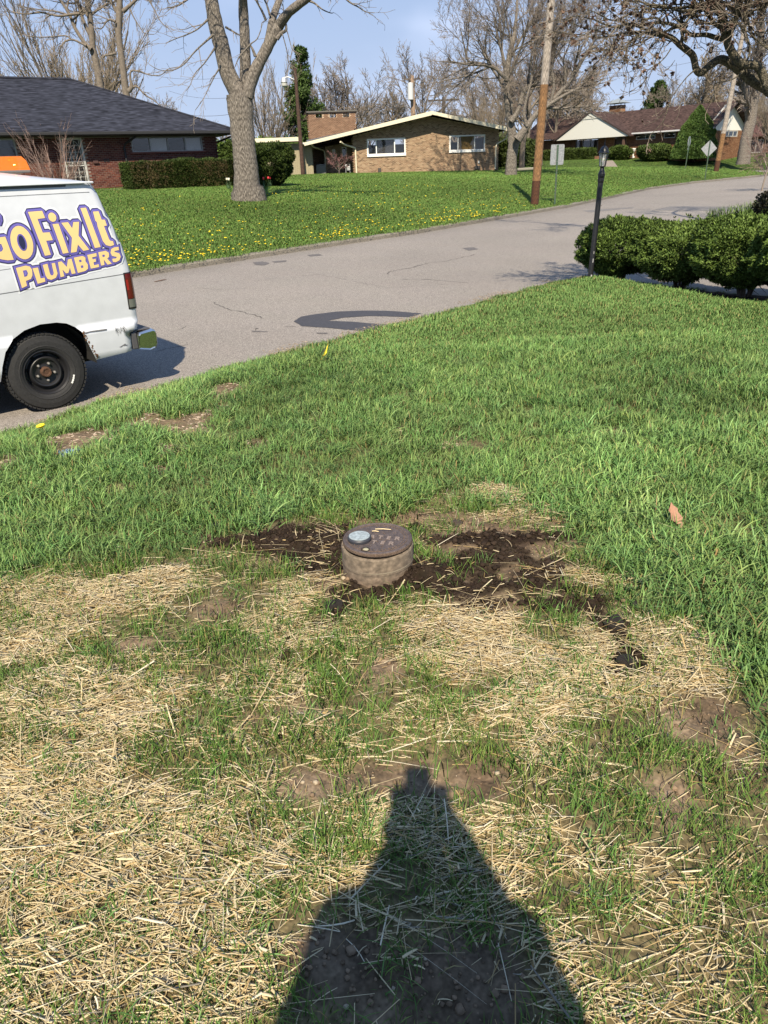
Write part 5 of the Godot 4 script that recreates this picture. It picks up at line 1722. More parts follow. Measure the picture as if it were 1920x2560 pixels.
func build_tan_house() -> void:
	var h := house_at("tan_brick_house", "tan brick house with a low cream gable and two white windows", Vector3(-0.9, 1.4, -58), Vector3(0.995, 0, -0.1))
	var I := Transform3D.IDENTITY
	var tones := [Color(0.42, 0.285, 0.18), Color(0.46, 0.32, 0.205), Color(0.39, 0.26, 0.165), Color(0.48, 0.35, 0.23), Color(0.36, 0.235, 0.15), Color(0.43, 0.30, 0.19), Color(0.25, 0.17, 0.11)]
	var mortar := mat("mortar_tan", Color(0.40, 0.31, 0.22), 0.95)
	var w1 := Rect2(0.70, 1.23, 2.85, 1.07)
	var w2 := Rect2(6.85, 1.30, 2.70, 1.04)
	var gable := PackedVector2Array([Vector2(-0.32, -0.5), Vector2(10.58, -0.5), Vector2(10.58, 2.60), Vector2(5.35, 3.62), Vector2(-0.32, 2.52)])
	brick_wall(h, "gable_wall", I, gable, [w1, w2], tones, mortar)
	brick_wall(h, "side_wall", Transform3D(Basis.IDENTITY, Vector3(0, 0, -2.0)), PackedVector2Array([Vector2(-2.3, -0.5), Vector2(-0.34, -0.5), Vector2(-0.34, 2.2), Vector2(-2.3, 1.95)]), [Rect2(-1.05, 1.25, 0.36, 0.65), Rect2(-1.75, 1.15, 0.2, 0.6)], tones, mortar)
	brick_wall(h, "side_wall", Transform3D(Basis(Vector3.UP, -PI / 2.0), Vector3(-0.325, 0, -2.0)), PackedVector2Array([Vector2(0, -0.5), Vector2(1.8, -0.5), Vector2(1.8, 2.4), Vector2(0, 2.4)]), [], tones, mortar)
	plain_walls(h, "rear_wall", [Vector3(10.48, 0, -0.2), Vector3(10.48, 0, -14.0), Vector3(-3.3, 0, -14.0), Vector3(-3.3, 0, -4.0)], 2.3, mat("tan_wall", Color(0.33, 0.22, 0.13), 0.95))
	brick_wall(h, "side_wall", Transform3D(Basis.IDENTITY, Vector3(0, 0, -4.0)), PackedVector2Array([Vector2(-3.3, -0.5), Vector2(-2.3, -0.5), Vector2(-2.3, 2.0), Vector2(-3.3, 2.0)]), [], [tones[4], tones[6]], mortar)
	var brown := mat("brown_shingle", Color(0.095, 0.06, 0.055), 0.92, {"tex": "shingle", "scale": Vector3(0.25, 0.3, 0.08), "spec": 0.25})
	var cream := mat("cream_trim", Color(0.62, 0.57, 0.43), 0.6)
	var zf := 1.0
	var zb := -14.3
	var pk := Vector2(5.34, 3.88)
	var le := Vector2(-3.9, 2.17)
	var re := Vector2(11.25, 2.66)
	slab(h, "roof", [Vector3(le.x, le.y, zf), Vector3(pk.x, pk.y, zf), Vector3(pk.x, pk.y, zb), Vector3(le.x, le.y, zb)], 0.12, brown)
	slab(h, "roof", [Vector3(re.x, re.y, zf), Vector3(pk.x, pk.y, zf), Vector3(pk.x, pk.y, zb), Vector3(re.x, re.y, zb)], 0.12, brown)
	for e: Array in [[le, pk], [pk, re]]:
		var a: Vector2 = e[0]
		var b: Vector2 = e[1]
		var mb := MB.new()
		mb.prism(PackedVector2Array([a + Vector2(0, 0.01), b + Vector2(0, 0.01), b - Vector2(0, 0.25), a - Vector2(0, 0.2)]), Transform3D(Basis.IDENTITY, Vector3(0, 0, zf + 0.003)), 0.04)
		part(h, "barge_board", mb.mesh(), cream)
	var sm := MB.new()
	sm.rbox(Vector3(le.x - 0.04, le.y - 0.04, (zf + zb) / 2), Vector3(0.12, 0.13, zf - zb), 0.02, I.basis, 2)
	part(h, "gutter", sm.mesh(), mat("pale_trim", Color(0.52, 0.50, 0.45), 0.5))
	for q: Vector3 in [Vector3(0.2, 3.02, -3.0), Vector3(1.2, 3.18, -3.4), Vector3(2.0, 3.33, -3.2), Vector3(2.8, 3.5, -4.0)]:
		var vm := MB.new()
		vm.rbox(q, Vector3(0.3, 0.25, 0.3), 0.04)
		part(h, "roof_vent", vm.mesh(), brown)
	var white := mat("white_trim", Color(0.74, 0.74, 0.72), 0.5)
	for k in 2:
		var r: Rect2 = w1 if k == 0 else w2
		var s: Array = [1.38, 2.74] if k == 0 else [7.50, 8.76]
		var fr := bar_frame(h, "window", I, r, 0.085, -0.08, 0.035, white, s)
		var xs := [r.position.x + 0.08, s[0], s[1], r.end.x - 0.08]
		for j in 3:
			pane(fr, I, Rect2(xs[j] + 0.03, r.position.y + 0.08, xs[j + 1] - xs[j] - 0.06, r.size.y - 0.16), -0.04)
		var mb := MB.new()
		mb.box(Vector3(r.get_center().x, r.position.y - 0.02, 0.04), Vector3(r.size.x + 0.05, 0.16, 0.09))
		part(fr, "window_sill", mb.mesh(), white)
		mb = MB.new()
		var cw: float = xs[2] - xs[1]
		for j in 12:
			mb.rbox(Vector3(xs[1] + cw * (j + 0.5) / 12.0, r.get_center().y, -0.13 + 0.01 * (j % 2)), Vector3(cw / 12.0, r.size.y - 0.1, 0.02), 0.006)
		part(fr, "curtain", mb.mesh(), mat("grey_curtain", Color(0.05, 0.05, 0.052), 0.9) if k == 0 else mat("gold_curtain", Color(0.26, 0.165, 0.05), 0.9))
	for r: Rect2 in [Rect2(-1.05, 1.25, 0.36, 0.65), Rect2(-1.75, 1.15, 0.2, 0.6)]:
		var fr := bar_frame(h, "window", Transform3D(Basis.IDENTITY, Vector3(0, 0, -2.0)), r, 0.06, -0.08, 0.03, white)
		pane(fr, Transform3D(Basis.IDENTITY, Vector3(0, 0, -2.0)), Rect2(r.position + Vector2(0.06, 0.06), r.size - Vector2(0.12, 0.12)), -0.04)
	var ct := [Color(0.27, 0.155, 0.10), Color(0.31, 0.185, 0.12), Color(0.23, 0.13, 0.085)]
	var chim := PackedVector2Array([Vector2(-3.32, 1.9), Vector2(0.36, 1.9), Vector2(0.36, 4.42), Vector2(-3.32, 4.42)])
	var flues := [Rect2(-2.75, 4.05, 0.5, 0.30), Rect2(-1.65, 4.05, 0.5, 0.30), Rect2(-0.62, 4.05, 0.5, 0.30)]
	brick_wall(h, "chimney", Transform3D(Basis.IDENTITY, Vector3(0, 0, -5.0)), chim, flues, ct, mortar)
	brick_wall(h, "chimney", Transform3D(Basis.IDENTITY, Vector3(0, 0, -5.85)), chim, flues, ct, mortar)
	var cm := MB.new()
	for x: float in [-3.215, 0.255]:
		cm = MB.new()
		cm.box(Vector3(x, 3.16, -5.525), Vector3(0.2, 2.5, 0.62))
		part(h, "chimney", cm.mesh(), mat("chimney_wall", Color(0.27, 0.16, 0.105), 0.95))
	cm = MB.new()
	cm.box(Vector3(-1.48, 4.47, -5.52), Vector3(3.9, 0.09, 1.3))
	part(h, "chimney_cap", cm.mesh(), mat("cap_stone", Color(0.20, 0.19, 0.17), 0.9, {"tex": "concrete", "scale": 1.0}))
	cm = MB.new()
	cm.quad(Vector3(-3.6, 2.30, -4.6), Vector3(0.6, 3.08, -4.6), Vector3(0.6, 3.2, -4.98), Vector3(-3.6, 2.55, -4.98))
	part(h, "flashing", cm.mesh(), mat("lead", Color(0.13, 0.14, 0.16), 0.5, {"metal": 0.4}))
	var boards := Node3D.new()
	boards.name = "boarded_wall"
	h.add_child(boards)
	var bw := mat("cream_board", Color(0.50, 0.44, 0.285), 0.75, {"tex": "wood", "scale": Vector3(3, 0.5, 3)})
	var x := -8.6
	while x < -3.4:
		var bm := MB.new()
		bm.box(Vector3(x, 0.95, -0.2 + rnd(-0.004, 0.004)), Vector3(0.145, 2.5, 0.03))
		part(boards, "plank", bm.mesh(), bw)
		x += 0.155
	cm = MB.new()
	cm.box(Vector3(-6.0, 0.95, -0.235), Vector3(5.3, 2.5, 0.03))
	cm.box(Vector3(-3.38, 0.95, -2.0), Vector3(0.1, 2.5, 3.5))
	part(h, "annexe_wall", cm.mesh(), bw)
	cm = MB.new()
	cm.box(Vector3(-6.35, 2.47, -2.0), Vector3(4.6, 0.16, 4.6))
	part(h, "flat_roof", cm.mesh(), mat("roof_felt", Color(0.07, 0.07, 0.075), 0.9))
	cm = MB.new()
	cm.box(Vector3(-6.35, 2.44, 0.33), Vector3(4.7, 0.26, 0.05))
	part(h, "fascia", cm.mesh(), cream)
	pipe(h, "downspout", [Vector3(-1.3, 2.15, 0.85), Vector3(-0.9, 1.95, 0.35), Vector3(-0.2, 1.76, 0.07), Vector3(-0.17, 1.6, 0.06), Vector3(-0.17, 0.02, 0.06)], 0.06, cream)
	pipe(h, "downspout", [Vector3(-3.4, 2.05, 0.6), Vector3(-3.2, 1.9, -0.1), Vector3(-2.5, 1.75, -1.85), Vector3(-2.36, 1.6, -1.93), Vector3(-2.36, 0.0, -1.93)], 0.05, cream)
	pipe(h, "downspout", [Vector3(11.15, 2.45, 0.6), Vector3(11.1, 2.0, 0.2), Vector3(10.45, 1.68, 0.07), Vector3(10.38, 1.5, 0.06), Vector3(10.38, 0.0, 0.06)], 0.06, cream)
	var ac := thing("air_conditioner", "grey air conditioner unit in the shaded nook of the tan brick house", "air conditioner", h.position + h.basis * Vector3(-2.75, 0, -1.2))
	ac.basis = h.basis
	cm = MB.new()
	cm.rbox(Vector3(0, 0.37, 0), Vector3(0.75, 0.74, 0.75), 0.06)
	part(ac, "case", cm.mesh(), mat("ac_grey", Color(0.16, 0.16, 0.155), 0.6))
	for k in 9:
		cm = MB.new()
		cm.box(Vector3(0, 0.10 + 0.065 * k, 0.382), Vector3(0.62, 0.02, 0.02))
		part(ac, "louver", cm.mesh(), mat("ac_louver", Color(0.24, 0.24, 0.235), 0.6))
	cm = MB.new()
	cm.lathe([Vector2(0.30, 0.74), Vector2(0.30, 0.78), Vector2(0.02, 0.79)], 20)
	part(ac, "fan_guard", cm.mesh(), mats.ac_louver)
	var gm := thing("gas_meter", "pale grey gas meter beside the tan house's left downspout", "gas meter", h.position + h.basis * Vector3(-0.75, 0, 0.05))
	gm.basis = h.basis
	cm = MB.new()
	cm.rbox(Vector3(0, 0.42, 0), Vector3(0.26, 0.3, 0.18), 0.05)
	cm.lathe([Vector2(0.0, 0.0), Vector2(0.09, 0.0), Vector2(0.09, 0.06), Vector2(0.0, 0.07)], 14, Transform3D(Basis(Vector3(1, 0, 0), PI / 2), Vector3(-0.18, 0.62, 0)))
	part(gm, "body", cm.mesh(), mat("meter_grey", Color(0.33, 0.34, 0.34), 0.5))
	cm = MB.new()
	cm.tube(PackedVector3Array([Vector3(0.1, -0.1, 0), Vector3(0.1, 0.7, 0), Vector3(-0.18, 0.7, 0), Vector3(-0.22, -0.1, 0)]), PackedFloat32Array([0.022, 0.022, 0.022, 0.022]), 6)
	part(gm, "pipe", cm.mesh(), mats.meter_grey)
	cm = MB.new()
	cm.rbox(Vector3(9.0, 0.14, 0.03), Vector3(0.42, 0.24, 0.08), 0.02)
	part(h, "crawl_vent", cm.mesh(), mat("vent_dark", Color(0.05, 0.045, 0.04), 0.7))
	cm = MB.new()
	cm.rbox(Vector3(1.55, 0.2, 0.12), Vector3(0.22, 0.34, 0.2), 0.03)
	part(h, "spigot_box", cm.mesh(), mats.vent_dark)
	cm = MB.new()
	cm.rbox(Vector3(9.1, 0.5, 0.04), Vector3(0.14, 0.16, 0.09), 0.03)
	part(h, "outlet_box", cm.mesh(), mats.meter_grey)


func build_brown_house() -> void:
	var h := house_at("brown_roof_house", "brick house with a brown shingle roof and white gables across the side street", Vector3(37, 1.9, -86), Vector3(0.6, 0, 0.8))
	var I := Transform3D.IDENTITY
	var tones := [Color(0.24, 0.115, 0.06), Color(0.285, 0.145, 0.078), Color(0.20, 0.095, 0.05), Color(0.31, 0.165, 0.09)]
	var mortar := mat("mortar_brown", Color(0.24, 0.16, 0.10), 0.95)
	var brown := mat("brown_shingle_far", Color(0.13, 0.083, 0.073), 0.92, {"tex": "shingle", "scale": Vector3(0.07, 0.3, 0.22), "spec": 0.25})
	var white := mat("white_gable", Color(0.62, 0.62, 0.58), 0.65)
	var door := Rect2(-12.1, 0.28, 1.6, 2.1)
	var win_a := Rect2(-17.9, 1.0, 3.4, 1.4)
	var win_b := Rect2(-9.1, 1.9, 2.5, 0.55)
	var win_c := Rect2(-5.45, 1.88, 1.4, 0.55)
	brick_wall(h, "front_wall", I, PackedVector2Array([Vector2(-26, -0.6), Vector2(0, -0.6), Vector2(0, 2.5), Vector2(-26, 2.5)]), [door, win_a, win_b, win_c], tones, mortar)
	var ge := Transform3D(Basis(Vector3.UP, PI / 2.0), Vector3.ZERO)
	brick_wall(h, "end_wall", ge, PackedVector2Array([Vector2(0.21, -0.6), Vector2(7.1, -0.6), Vector2(7.1, 2.36), Vector2(0.21, 2.36)]), [Rect2(3.2, 1.75, 2.75, 0.58)], tones, mortar)
	var bf := bar_frame(h, "window", ge, Rect2(3.2, 1.75, 2.75, 0.58), 0.06, -0.08, 0.02, mat("alloy_pale", Color(0.45, 0.45, 0.43), 0.5), [4.1, 5.05])
	pane(bf, ge, Rect2(3.26, 1.81, 2.63, 0.46), -0.04)
	var gb := Node3D.new()
	gb.name = "gable_boarding"
	h.add_child(gb)
	var x := 0.1
	while x < 7.2:
		var top := minf(2.45 + (x + 0.9) * 0.72, 2.45 + (8.0 - x) * 0.64)
		top = minf(top, 4.85)
		var bm := MB.new()
		bm.box(ge * Vector3(x + 0.1, (2.37 + top) / 2, -0.02 + rnd(-0.004, 0.004)), Vector3(0.19, top - 2.37, 0.06), ge.basis)
		part(gb, "plank", bm.mesh(), white)
		x += 0.2
	plain_walls(h, "rear_wall", [Vector3(-0.1, 0, -7.0), Vector3(-26, 0, -7.0), Vector3(-26, 0, -0.1)], 2.4, mat("brown_wall", Color(0.24, 0.13, 0.07), 0.95))
	var yr_ := 5.22
	var zr := -3.6
	var ye := 2.62
	slab(h, "roof", [Vector3(-27, ye, 0.7), Vector3(0.8, ye, 0.7), Vector3(0.8, yr_, zr), Vector3(-27, yr_, zr)], 0.12, brown)
	slab(h, "roof", [Vector3(-27, ye, -7.9), Vector3(0.8, ye, -7.9), Vector3(0.8, yr_, zr), Vector3(-27, yr_, zr)], 0.12, brown)
	var mb := MB.new()
	for q: Array in [[Vector3(0.82, ye - 0.08, 0.7), Vector3(0.82, yr_ - 0.08, zr)], [Vector3(0.82, ye - 0.08, -7.9), Vector3(0.82, yr_ - 0.08, zr)]]:
		var a: Vector3 = q[0]
		var b: Vector3 = q[1]
		mb.box((a + b) / 2.0, Vector3(0.05, 0.22, a.distance_to(b)), Basis.looking_at((b - a).normalized(), Vector3.UP))
	part(h, "barge_board", mb.mesh(), mat("brown_trim", Color(0.05, 0.032, 0.03), 0.7))
	mb = MB.new()
	mb.rbox(Vector3(-4.2, ye - 0.07, 0.76), Vector3(10.2, 0.15, 0.1), 0.02, I.basis, 0)
	part(h, "gutter", mb.mesh(), mat("pale_gutter", Color(0.55, 0.55, 0.55), 0.5))
	var gl := -20.1
	var gr := -9.25
	var gp := -15.0
	var gz := 1.35
	var gy := 2.40
	var gt := 5.25
	slab(h, "roof", [Vector3(gr + 0.25, gy, gz), Vector3(gp, gt, gz), Vector3(gp, gt, -3.4), Vector3(gr + 0.25, gy, -0.2)], 0.12, brown)
	slab(h, "roof", [Vector3(gl - 0.25, gy, gz), Vector3(gp, gt, gz), Vector3(gp, gt, -3.4), Vector3(gl - 0.25, gy, -0.2)], 0.12, brown)
	mb = MB.new()
	mb.prism(PackedVector2Array([Vector2(gl + 0.1, gy - 0.02), Vector2(gr - 0.1, gy - 0.02), Vector2(gp, gt - 0.16)]), Transform3D(Basis.IDENTITY, Vector3(0, 0, gz - 0.16)), 0.1)
	part(h, "entry_gable", mb.mesh(), white)
	mb = MB.new()
	mb.prism(PackedVector2Array([Vector2(-16.2, 4.44), Vector2(-13.8, 4.44), Vector2(gp, gt - 0.14)]), Transform3D(Basis.IDENTITY, Vector3(0, 0, gz - 0.06)), 0.05)
	part(h, "gable_vent", mb.mesh(), mat("vent_white", Color(0.58, 0.58, 0.53), 0.65))
	mb = MB.new()
	for e: Array in [[Vector2(gl - 0.25, gy), Vector2(gp, gt)], [Vector2(gp, gt), Vector2(gr + 0.25, gy)]]:
		var a: Vector2 = e[0]
		var b: Vector2 = e[1]
		mb.prism(PackedVector2Array([a + Vector2(0, 0.02), b + Vector2(0, 0.02), b - Vector2(0, 0.16), a - Vector2(0, 0.16)]), Transform3D(Basis.IDENTITY, Vector3(0, 0, gz + 0.003)), 0.05)
	part(h, "barge_board", mb.mesh(), mats.brown_trim)
	mb = MB.new()
	mb.box(Vector3(-14.7, gy - 0.05, 0.6), Vector3(10.6, 0.05, 1.4))
	part(h, "porch_ceiling", mb.mesh(), white)
	mb = MB.new()
	mb.box(Vector3(-10.1, 1.0, 0.95), Vector3(0.28, 2.75, 0.28))
	part(h, "porch_post", mb.mesh(), mat("brown_wood", Color(0.09, 0.05, 0.035), 0.8))
	var dk := mat("brown_door", Color(0.035, 0.022, 0.02), 0.5)
	var df := bar_frame(h, "door", I, door, 0.07, -0.1, 0.02, mats.brown_wood, [-11.0])
	mb = MB.new()
	mb.box(Vector3(-11.5, 1.3, -0.1), Vector3(0.95, 2.0, 0.04))
	mb.box(Vector3(-10.75, 1.3, -0.1), Vector3(0.45, 2.0, 0.04))
	part(df, "door_leaf", mb.mesh(), dk)
	for q: Array in [[win_a, [-16.8, -15.65]], [win_b, [-7.85]], [win_c, []]]:
		var r: Rect2 = q[0]
		var f := bar_frame(h, "window", I, r, 0.06, -0.08, 0.02, mats.alloy_pale if r == win_c or r == win_b else mat("grey_frame", Color(0.12, 0.125, 0.13), 0.5), q[1])
		pane(f, I, Rect2(r.position + Vector2(0.06, 0.06), r.size - Vector2(0.12, 0.12)), -0.04)
	mb = MB.new()
	mb.box(Vector3(-11.4, -0.12, 1.0), Vector3(4.0, 0.3, 2.0))
	mb.box(Vector3(-11.6, -0.35, 2.2), Vector3(3.2, 0.3, 0.8))
	part(h, "porch_steps", mb.mesh(), mat("step_stone", Color(0.30, 0.27, 0.23), 0.9))
	for q: Vector3 in [Vector3(-13.3, -0.05, 1.6), Vector3(-9.5, -0.05, 1.6)]:
		mb = MB.new()
		mb.box(q, Vector3(0.6, 0.8, 0.5))
		part(h, "porch_pier", mb.mesh(), mat("pier_brick", Color(0.30, 0.15, 0.09), 0.9, {"tex": "grain", "scale": 2.0}))
	brick_wall(h, "chimney", Transform3D(Basis.IDENTITY, Vector3(0, 0, -4.0)), PackedVector2Array([Vector2(-16.25, 4.6), Vector2(-14.55, 4.6), Vector2(-14.55, 6.0), Vector2(-16.25, 6.0)]), [], tones, mortar)
	mb = MB.new()
	mb.box(Vector3(-15.4, 5.3, -4.6), Vector3(1.7, 1.4, 0.78))
	part(h, "chimney", mb.mesh(), mats.brown_wall)
	mb = MB.new()
	for q: Vector3 in [Vector3(-16.15, 6.1, -4.1), Vector3(-14.65, 6.1, -4.1), Vector3(-16.15, 6.1, -4.9), Vector3(-14.65, 6.1, -4.9)]:
		mb.box(q, Vector3(0.06, 0.3, 0.06))
	var ap := Vector3(-15.4, 6.78, -4.5)
	var rim := [Vector3(-16.7, 6.22, -3.6), Vector3(-14.1, 6.22, -3.6), Vector3(-14.1, 6.22, -5.4), Vector3(-16.7, 6.22, -5.4)]
	for k in 4:
		mb.tri(rim[k], rim[(k + 1) % 4], ap)
	mb.quad(rim[0] - Vector3(0, 0.01, 0), rim[1] - Vector3(0, 0.01, 0), rim[2] - Vector3(0, 0.01, 0), rim[3] - Vector3(0, 0.01, 0))
	part(h, "chimney_hood", mb.mesh(), mat("hood_metal", Color(0.30, 0.33, 0.33), 0.5, {"metal": 0.4}))
	mb = MB.new()
	mb.tube(PackedVector3Array([Vector3(0.1, -0.3, -7.02), Vector3(0.1, 2.5, -7.02)]), PackedFloat32Array([0.06, 0.06]), 8)
	part(h, "downspout", mb.mesh(), mats.pale_gutter)
	var urn := thing("garden_urn", "white garden urn standing by the wall of the brown roofed house", "urn", Vector3(31.04, 1.9, -92.28))
	mb = MB.new()
	mb.lathe([Vector2(0.0, 0.0), Vector2(0.2, 0.0), Vector2(0.2, 0.1), Vector2(0.09, 0.2), Vector2(0.08, 0.5), Vector2(0.24, 0.75), Vector2(0.3, 0.95), Vector2(0.27, 1.0), Vector2(0.0, 0.95)], 18)
	part(urn, "bowl", mb.mesh(), white)
	var g := house_at("red_roof_house", "small brick house with a dull red roof at the right edge", Vector3(49.93, 1.67, -100), Vector3(0.94, 0, 0.34).normalized())
	var w2 := Rect2(-2.2, 0.3, 2.4, 1.5)
	brick_wall(g, "front_wall", I, PackedVector2Array([Vector2(-3, -1.5), Vector2(10, -1.5), Vector2(10, 2.2), Vector2(-3, 2.2)]), [w2], tones, mortar)
	plain_walls(g, "rear_wall", [Vector3(10, 0, -0.2), Vector3(10, 0, -8), Vector3(-3, 0, -8), Vector3(-3, 0, -0.2)], 2.2, mats.brown_wall)
	var gf := bar_frame(g, "window", I, w2, 0.07, -0.08, 0.03, mats.alloy_pale, [-1.4, -0.6])
	pane(gf, I, Rect2(-2.13, 0.37, 2.26, 1.36), -0.04)
	var rr := mat("red_shingle", Color(0.145, 0.058, 0.05), 0.92, {"tex": "shingle", "scale": 1.0})
	slab(g, "roof", [Vector3(-3.7, 2.2, 0.8), Vector3(10.7, 2.2, 0.8), Vector3(10.7, 5.0, -4), Vector3(-3.7, 5.0, -4)], 0.12, rr)
	slab(g, "roof", [Vector3(-3.7, 2.2, -8.8), Vector3(10.7, 2.2, -8.8), Vector3(10.7, 5.0, -4), Vector3(-3.7, 5.0, -4)], 0.12, rr)


# ---------------------------------------------------------------- trees and shrubs
func grow(wood: MB, twig: MB, p: Vector3, d: Vector3, len: float, r: float, lvl: int, c: Dictionary) -> void:
	var n: int = c.seg[lvl]
	var pts := PackedVector3Array([p])
	var rad := PackedFloat32Array([r])
	var step := len / n
	var last: bool = lvl >= c.top
	var endf := 0.12 if last else 0.45
	for i in n:
		d = (d + rvec() * c.wob[lvl] + Vector3.UP * c.up[lvl]).normalized()
		p += d * step
		pts.append(p)
		rad.append(maxf(c.minr, r * lerpf(1.0, endf, (i + 1.0) / n)))
	if lvl >= c.fine:
		twig.tube(pts, rad, 3)
	else:
		wood.tube(pts, rad, 7 if lvl == 0 else 5)
	if last:
		return
	sprout(wood, twig, pts, rad, lvl + 1, c, c.from[lvl], len)


func sprout(wood: MB, twig: MB, pts: PackedVector3Array, rad: PackedFloat32Array, lvl: int, c: Dictionary, from: float, len: float) -> void:
	var n := pts.size() - 1
	var kids := int(c.kids[lvl] * rnd(0.75, 1.25) + 0.5)
	for k in kids:
		var t := lerpf(from, 1.0, (k + rng.randf()) / kids)
		if k == kids - 1:
			t = 1.0
		var f := minf(t * n, n - 0.001)
		var i := int(f)
		var q := pts[i].lerp(pts[i + 1], f - i)
		var d := (pts[i + 1] - pts[i]).normalized()
		var side := d.cross(rvec()).normalized()
		var a := deg_to_rad(c.ang[lvl]) * rnd(0.6, 1.3) * (0.5 if k == kids - 1 else 1.0)
		var nd := (d * cos(a) + side * sin(a)).normalized()
		var rr := lerpf(rad[i], rad[i + 1], f - i) * rnd(0.45, 0.72)
		grow(wood, twig, q, nd, len * c.lenf[lvl] * rnd(0.7, 1.2) * (1.15 - 0.4 * t), maxf(c.minr, rr), lvl, c)


func bark(key: String, a: Color) -> StandardMaterial3D:
	return mat(key, a, 0.95, {"tex": "bark", "scale": Vector3(2.2, 0.35, 2.2), "world": true, "bump": "barkh", "height": 3.0, "spec": 0.2})


func limb_tree(called: String, label: String, limbs: Array, c: Dictionary, seed_: int, wood_m: Material, twig_m: Material, group := "") -> Node3D:
	rng.seed = seed_
	var base: Vector3 = limbs[0][0][0][0]
	var t := thing(called, label, "tree", base, 0.0, group)
	var wood := MB.new()
	var twig := MB.new()
	var at := 0
	for l in limbs:
		var sh: Array = l[0]
		var pts := PackedVector3Array()
		var rad := PackedFloat32Array()
		var raw: Array = sh[0]
		for i in raw.size() - 1:
			var p0: Vector3 = raw[maxi(i - 1, 0)]
			var p1: Vector3 = raw[i]
			var p2: Vector3 = raw[i + 1]
			var p3: Vector3 = raw[mini(i + 2, raw.size() - 1)]
			for k in 4:
				var u := k / 4.0
				pts.append(p1.cubic_interpolate(p2, p0, p3, u) - base)
				rad.append(lerpf(sh[1][i], sh[1][i + 1], u) * rnd(0.96, 1.05))
		pts.append(raw[-1] - base)
		rad.append(sh[1][-1])
		if at == 0:
			pts.insert(0, pts[0] - Vector3(0, 0.5, 0))
			rad.insert(0, rad[0] * 1.1)
		var lm := MB.new()
		lm.tube(pts, rad, 18 if rad[0] > 0.12 else 9)
		if l[1] < 1.0:
			sprout(wood, twig, pts, rad, l[3], c, l[1], l[2])
		part(t, "trunk" if at == 0 else "limb", lm.mesh(), wood_m)
		at += 1
	if wood.v.size():
		part(t, "branches", wood.mesh(), wood_m)
	if twig.v.size():
		part(t, "crown", twig.mesh(), twig_m)
	return t


func bare_tree(called: String, label: String, at: Vector3, c: Dictionary, seed_: int, height: float, r: float, wood_m: Material, twig_m: Material, group := "") -> Node3D:
	rng.seed = seed_
	var t := thing(called, label, "tree", at, 0.0, group)
	var trunk := MB.new()
	var wood := MB.new()
	var twig := MB.new()
	var th: float = height * c.trunk
	var pts := PackedVector3Array()
	var rad := PackedFloat32Array()
	var p := Vector3(0, -0.3, 0)
	var d := Vector3.UP
	for i in 7:
		pts.append(p)
		rad.append(r * lerpf(1.25 if i == 0 else 1.0, 0.62, i / 6.0))
		d = (d + rvec() * 0.06).normalized()
		p += d * th / 6.0
	trunk.tube(pts, rad, 8)
	sprout(wood, twig, pts, rad, 0, c, c.first, height)
	part(t, "trunk", trunk.mesh(), wood_m)
	part(t, "branches", wood.mesh(), wood_m)
	part(t, "crown", twig.mesh(), twig_m)
	return t


func sprig(n: int, l: float, w: float, spread: float, c0: Color, c1: Color) -> ArrayMesh:
	var mb := MB.new()
	for i in n:
		var d := (Vector3.UP * 0.8 + rvec() * spread).normalized()
		var o := rvec() * l * 0.35
		var s := d.cross(rvec()).normalized() * w
		mb.col = c0.lerp(c1, rng.randf())
		mb.col.a = 1.0
		var q := o + d * l * rnd(0.6, 1.1)
		var m := (o + q) / 2.0
		var nn := (d.cross(s).normalized() + d * 0.6).normalized()
		var i0 := mb.vert(o, nn)
		mb.vert(m - s, nn)
		mb.vert(q, nn)
		mb.vert(m + s, nn)
		mb.tris(i0, i0 + 1, i0 + 2)
		mb.tris(i0, i0 + 2, i0 + 3)
	return mb.mesh()


func leafy(t: Node3D, called: String, m: Mesh, mt: Material, count: int, place: Callable, size: float, tint := 0.25) -> void:
	var xs := []
	var cs := []
	for i in count:
		var q: Array = place.call()
		var p: Vector3 = q[0]
		var out: Vector3 = q[1]
		var b := Basis(Quaternion(Vector3.UP, (out + rvec() * 0.5).normalized())) * Basis(Vector3.UP, rnd(0, TAU))
		xs.append(Transform3D(b.scaled(Vector3.ONE * size * rnd(0.7, 1.3)), p))
		var k := 1.0 + tint * rnd(-1, 1) + tint * n_b.get_noise_3d(p.x * 120.0, p.y * 120.0, p.z * 120.0) * 1.5
		cs.append(Color(k, k, k * rnd(0.85, 1.0)))
	scatter(t, called, m, mt, xs, cs)


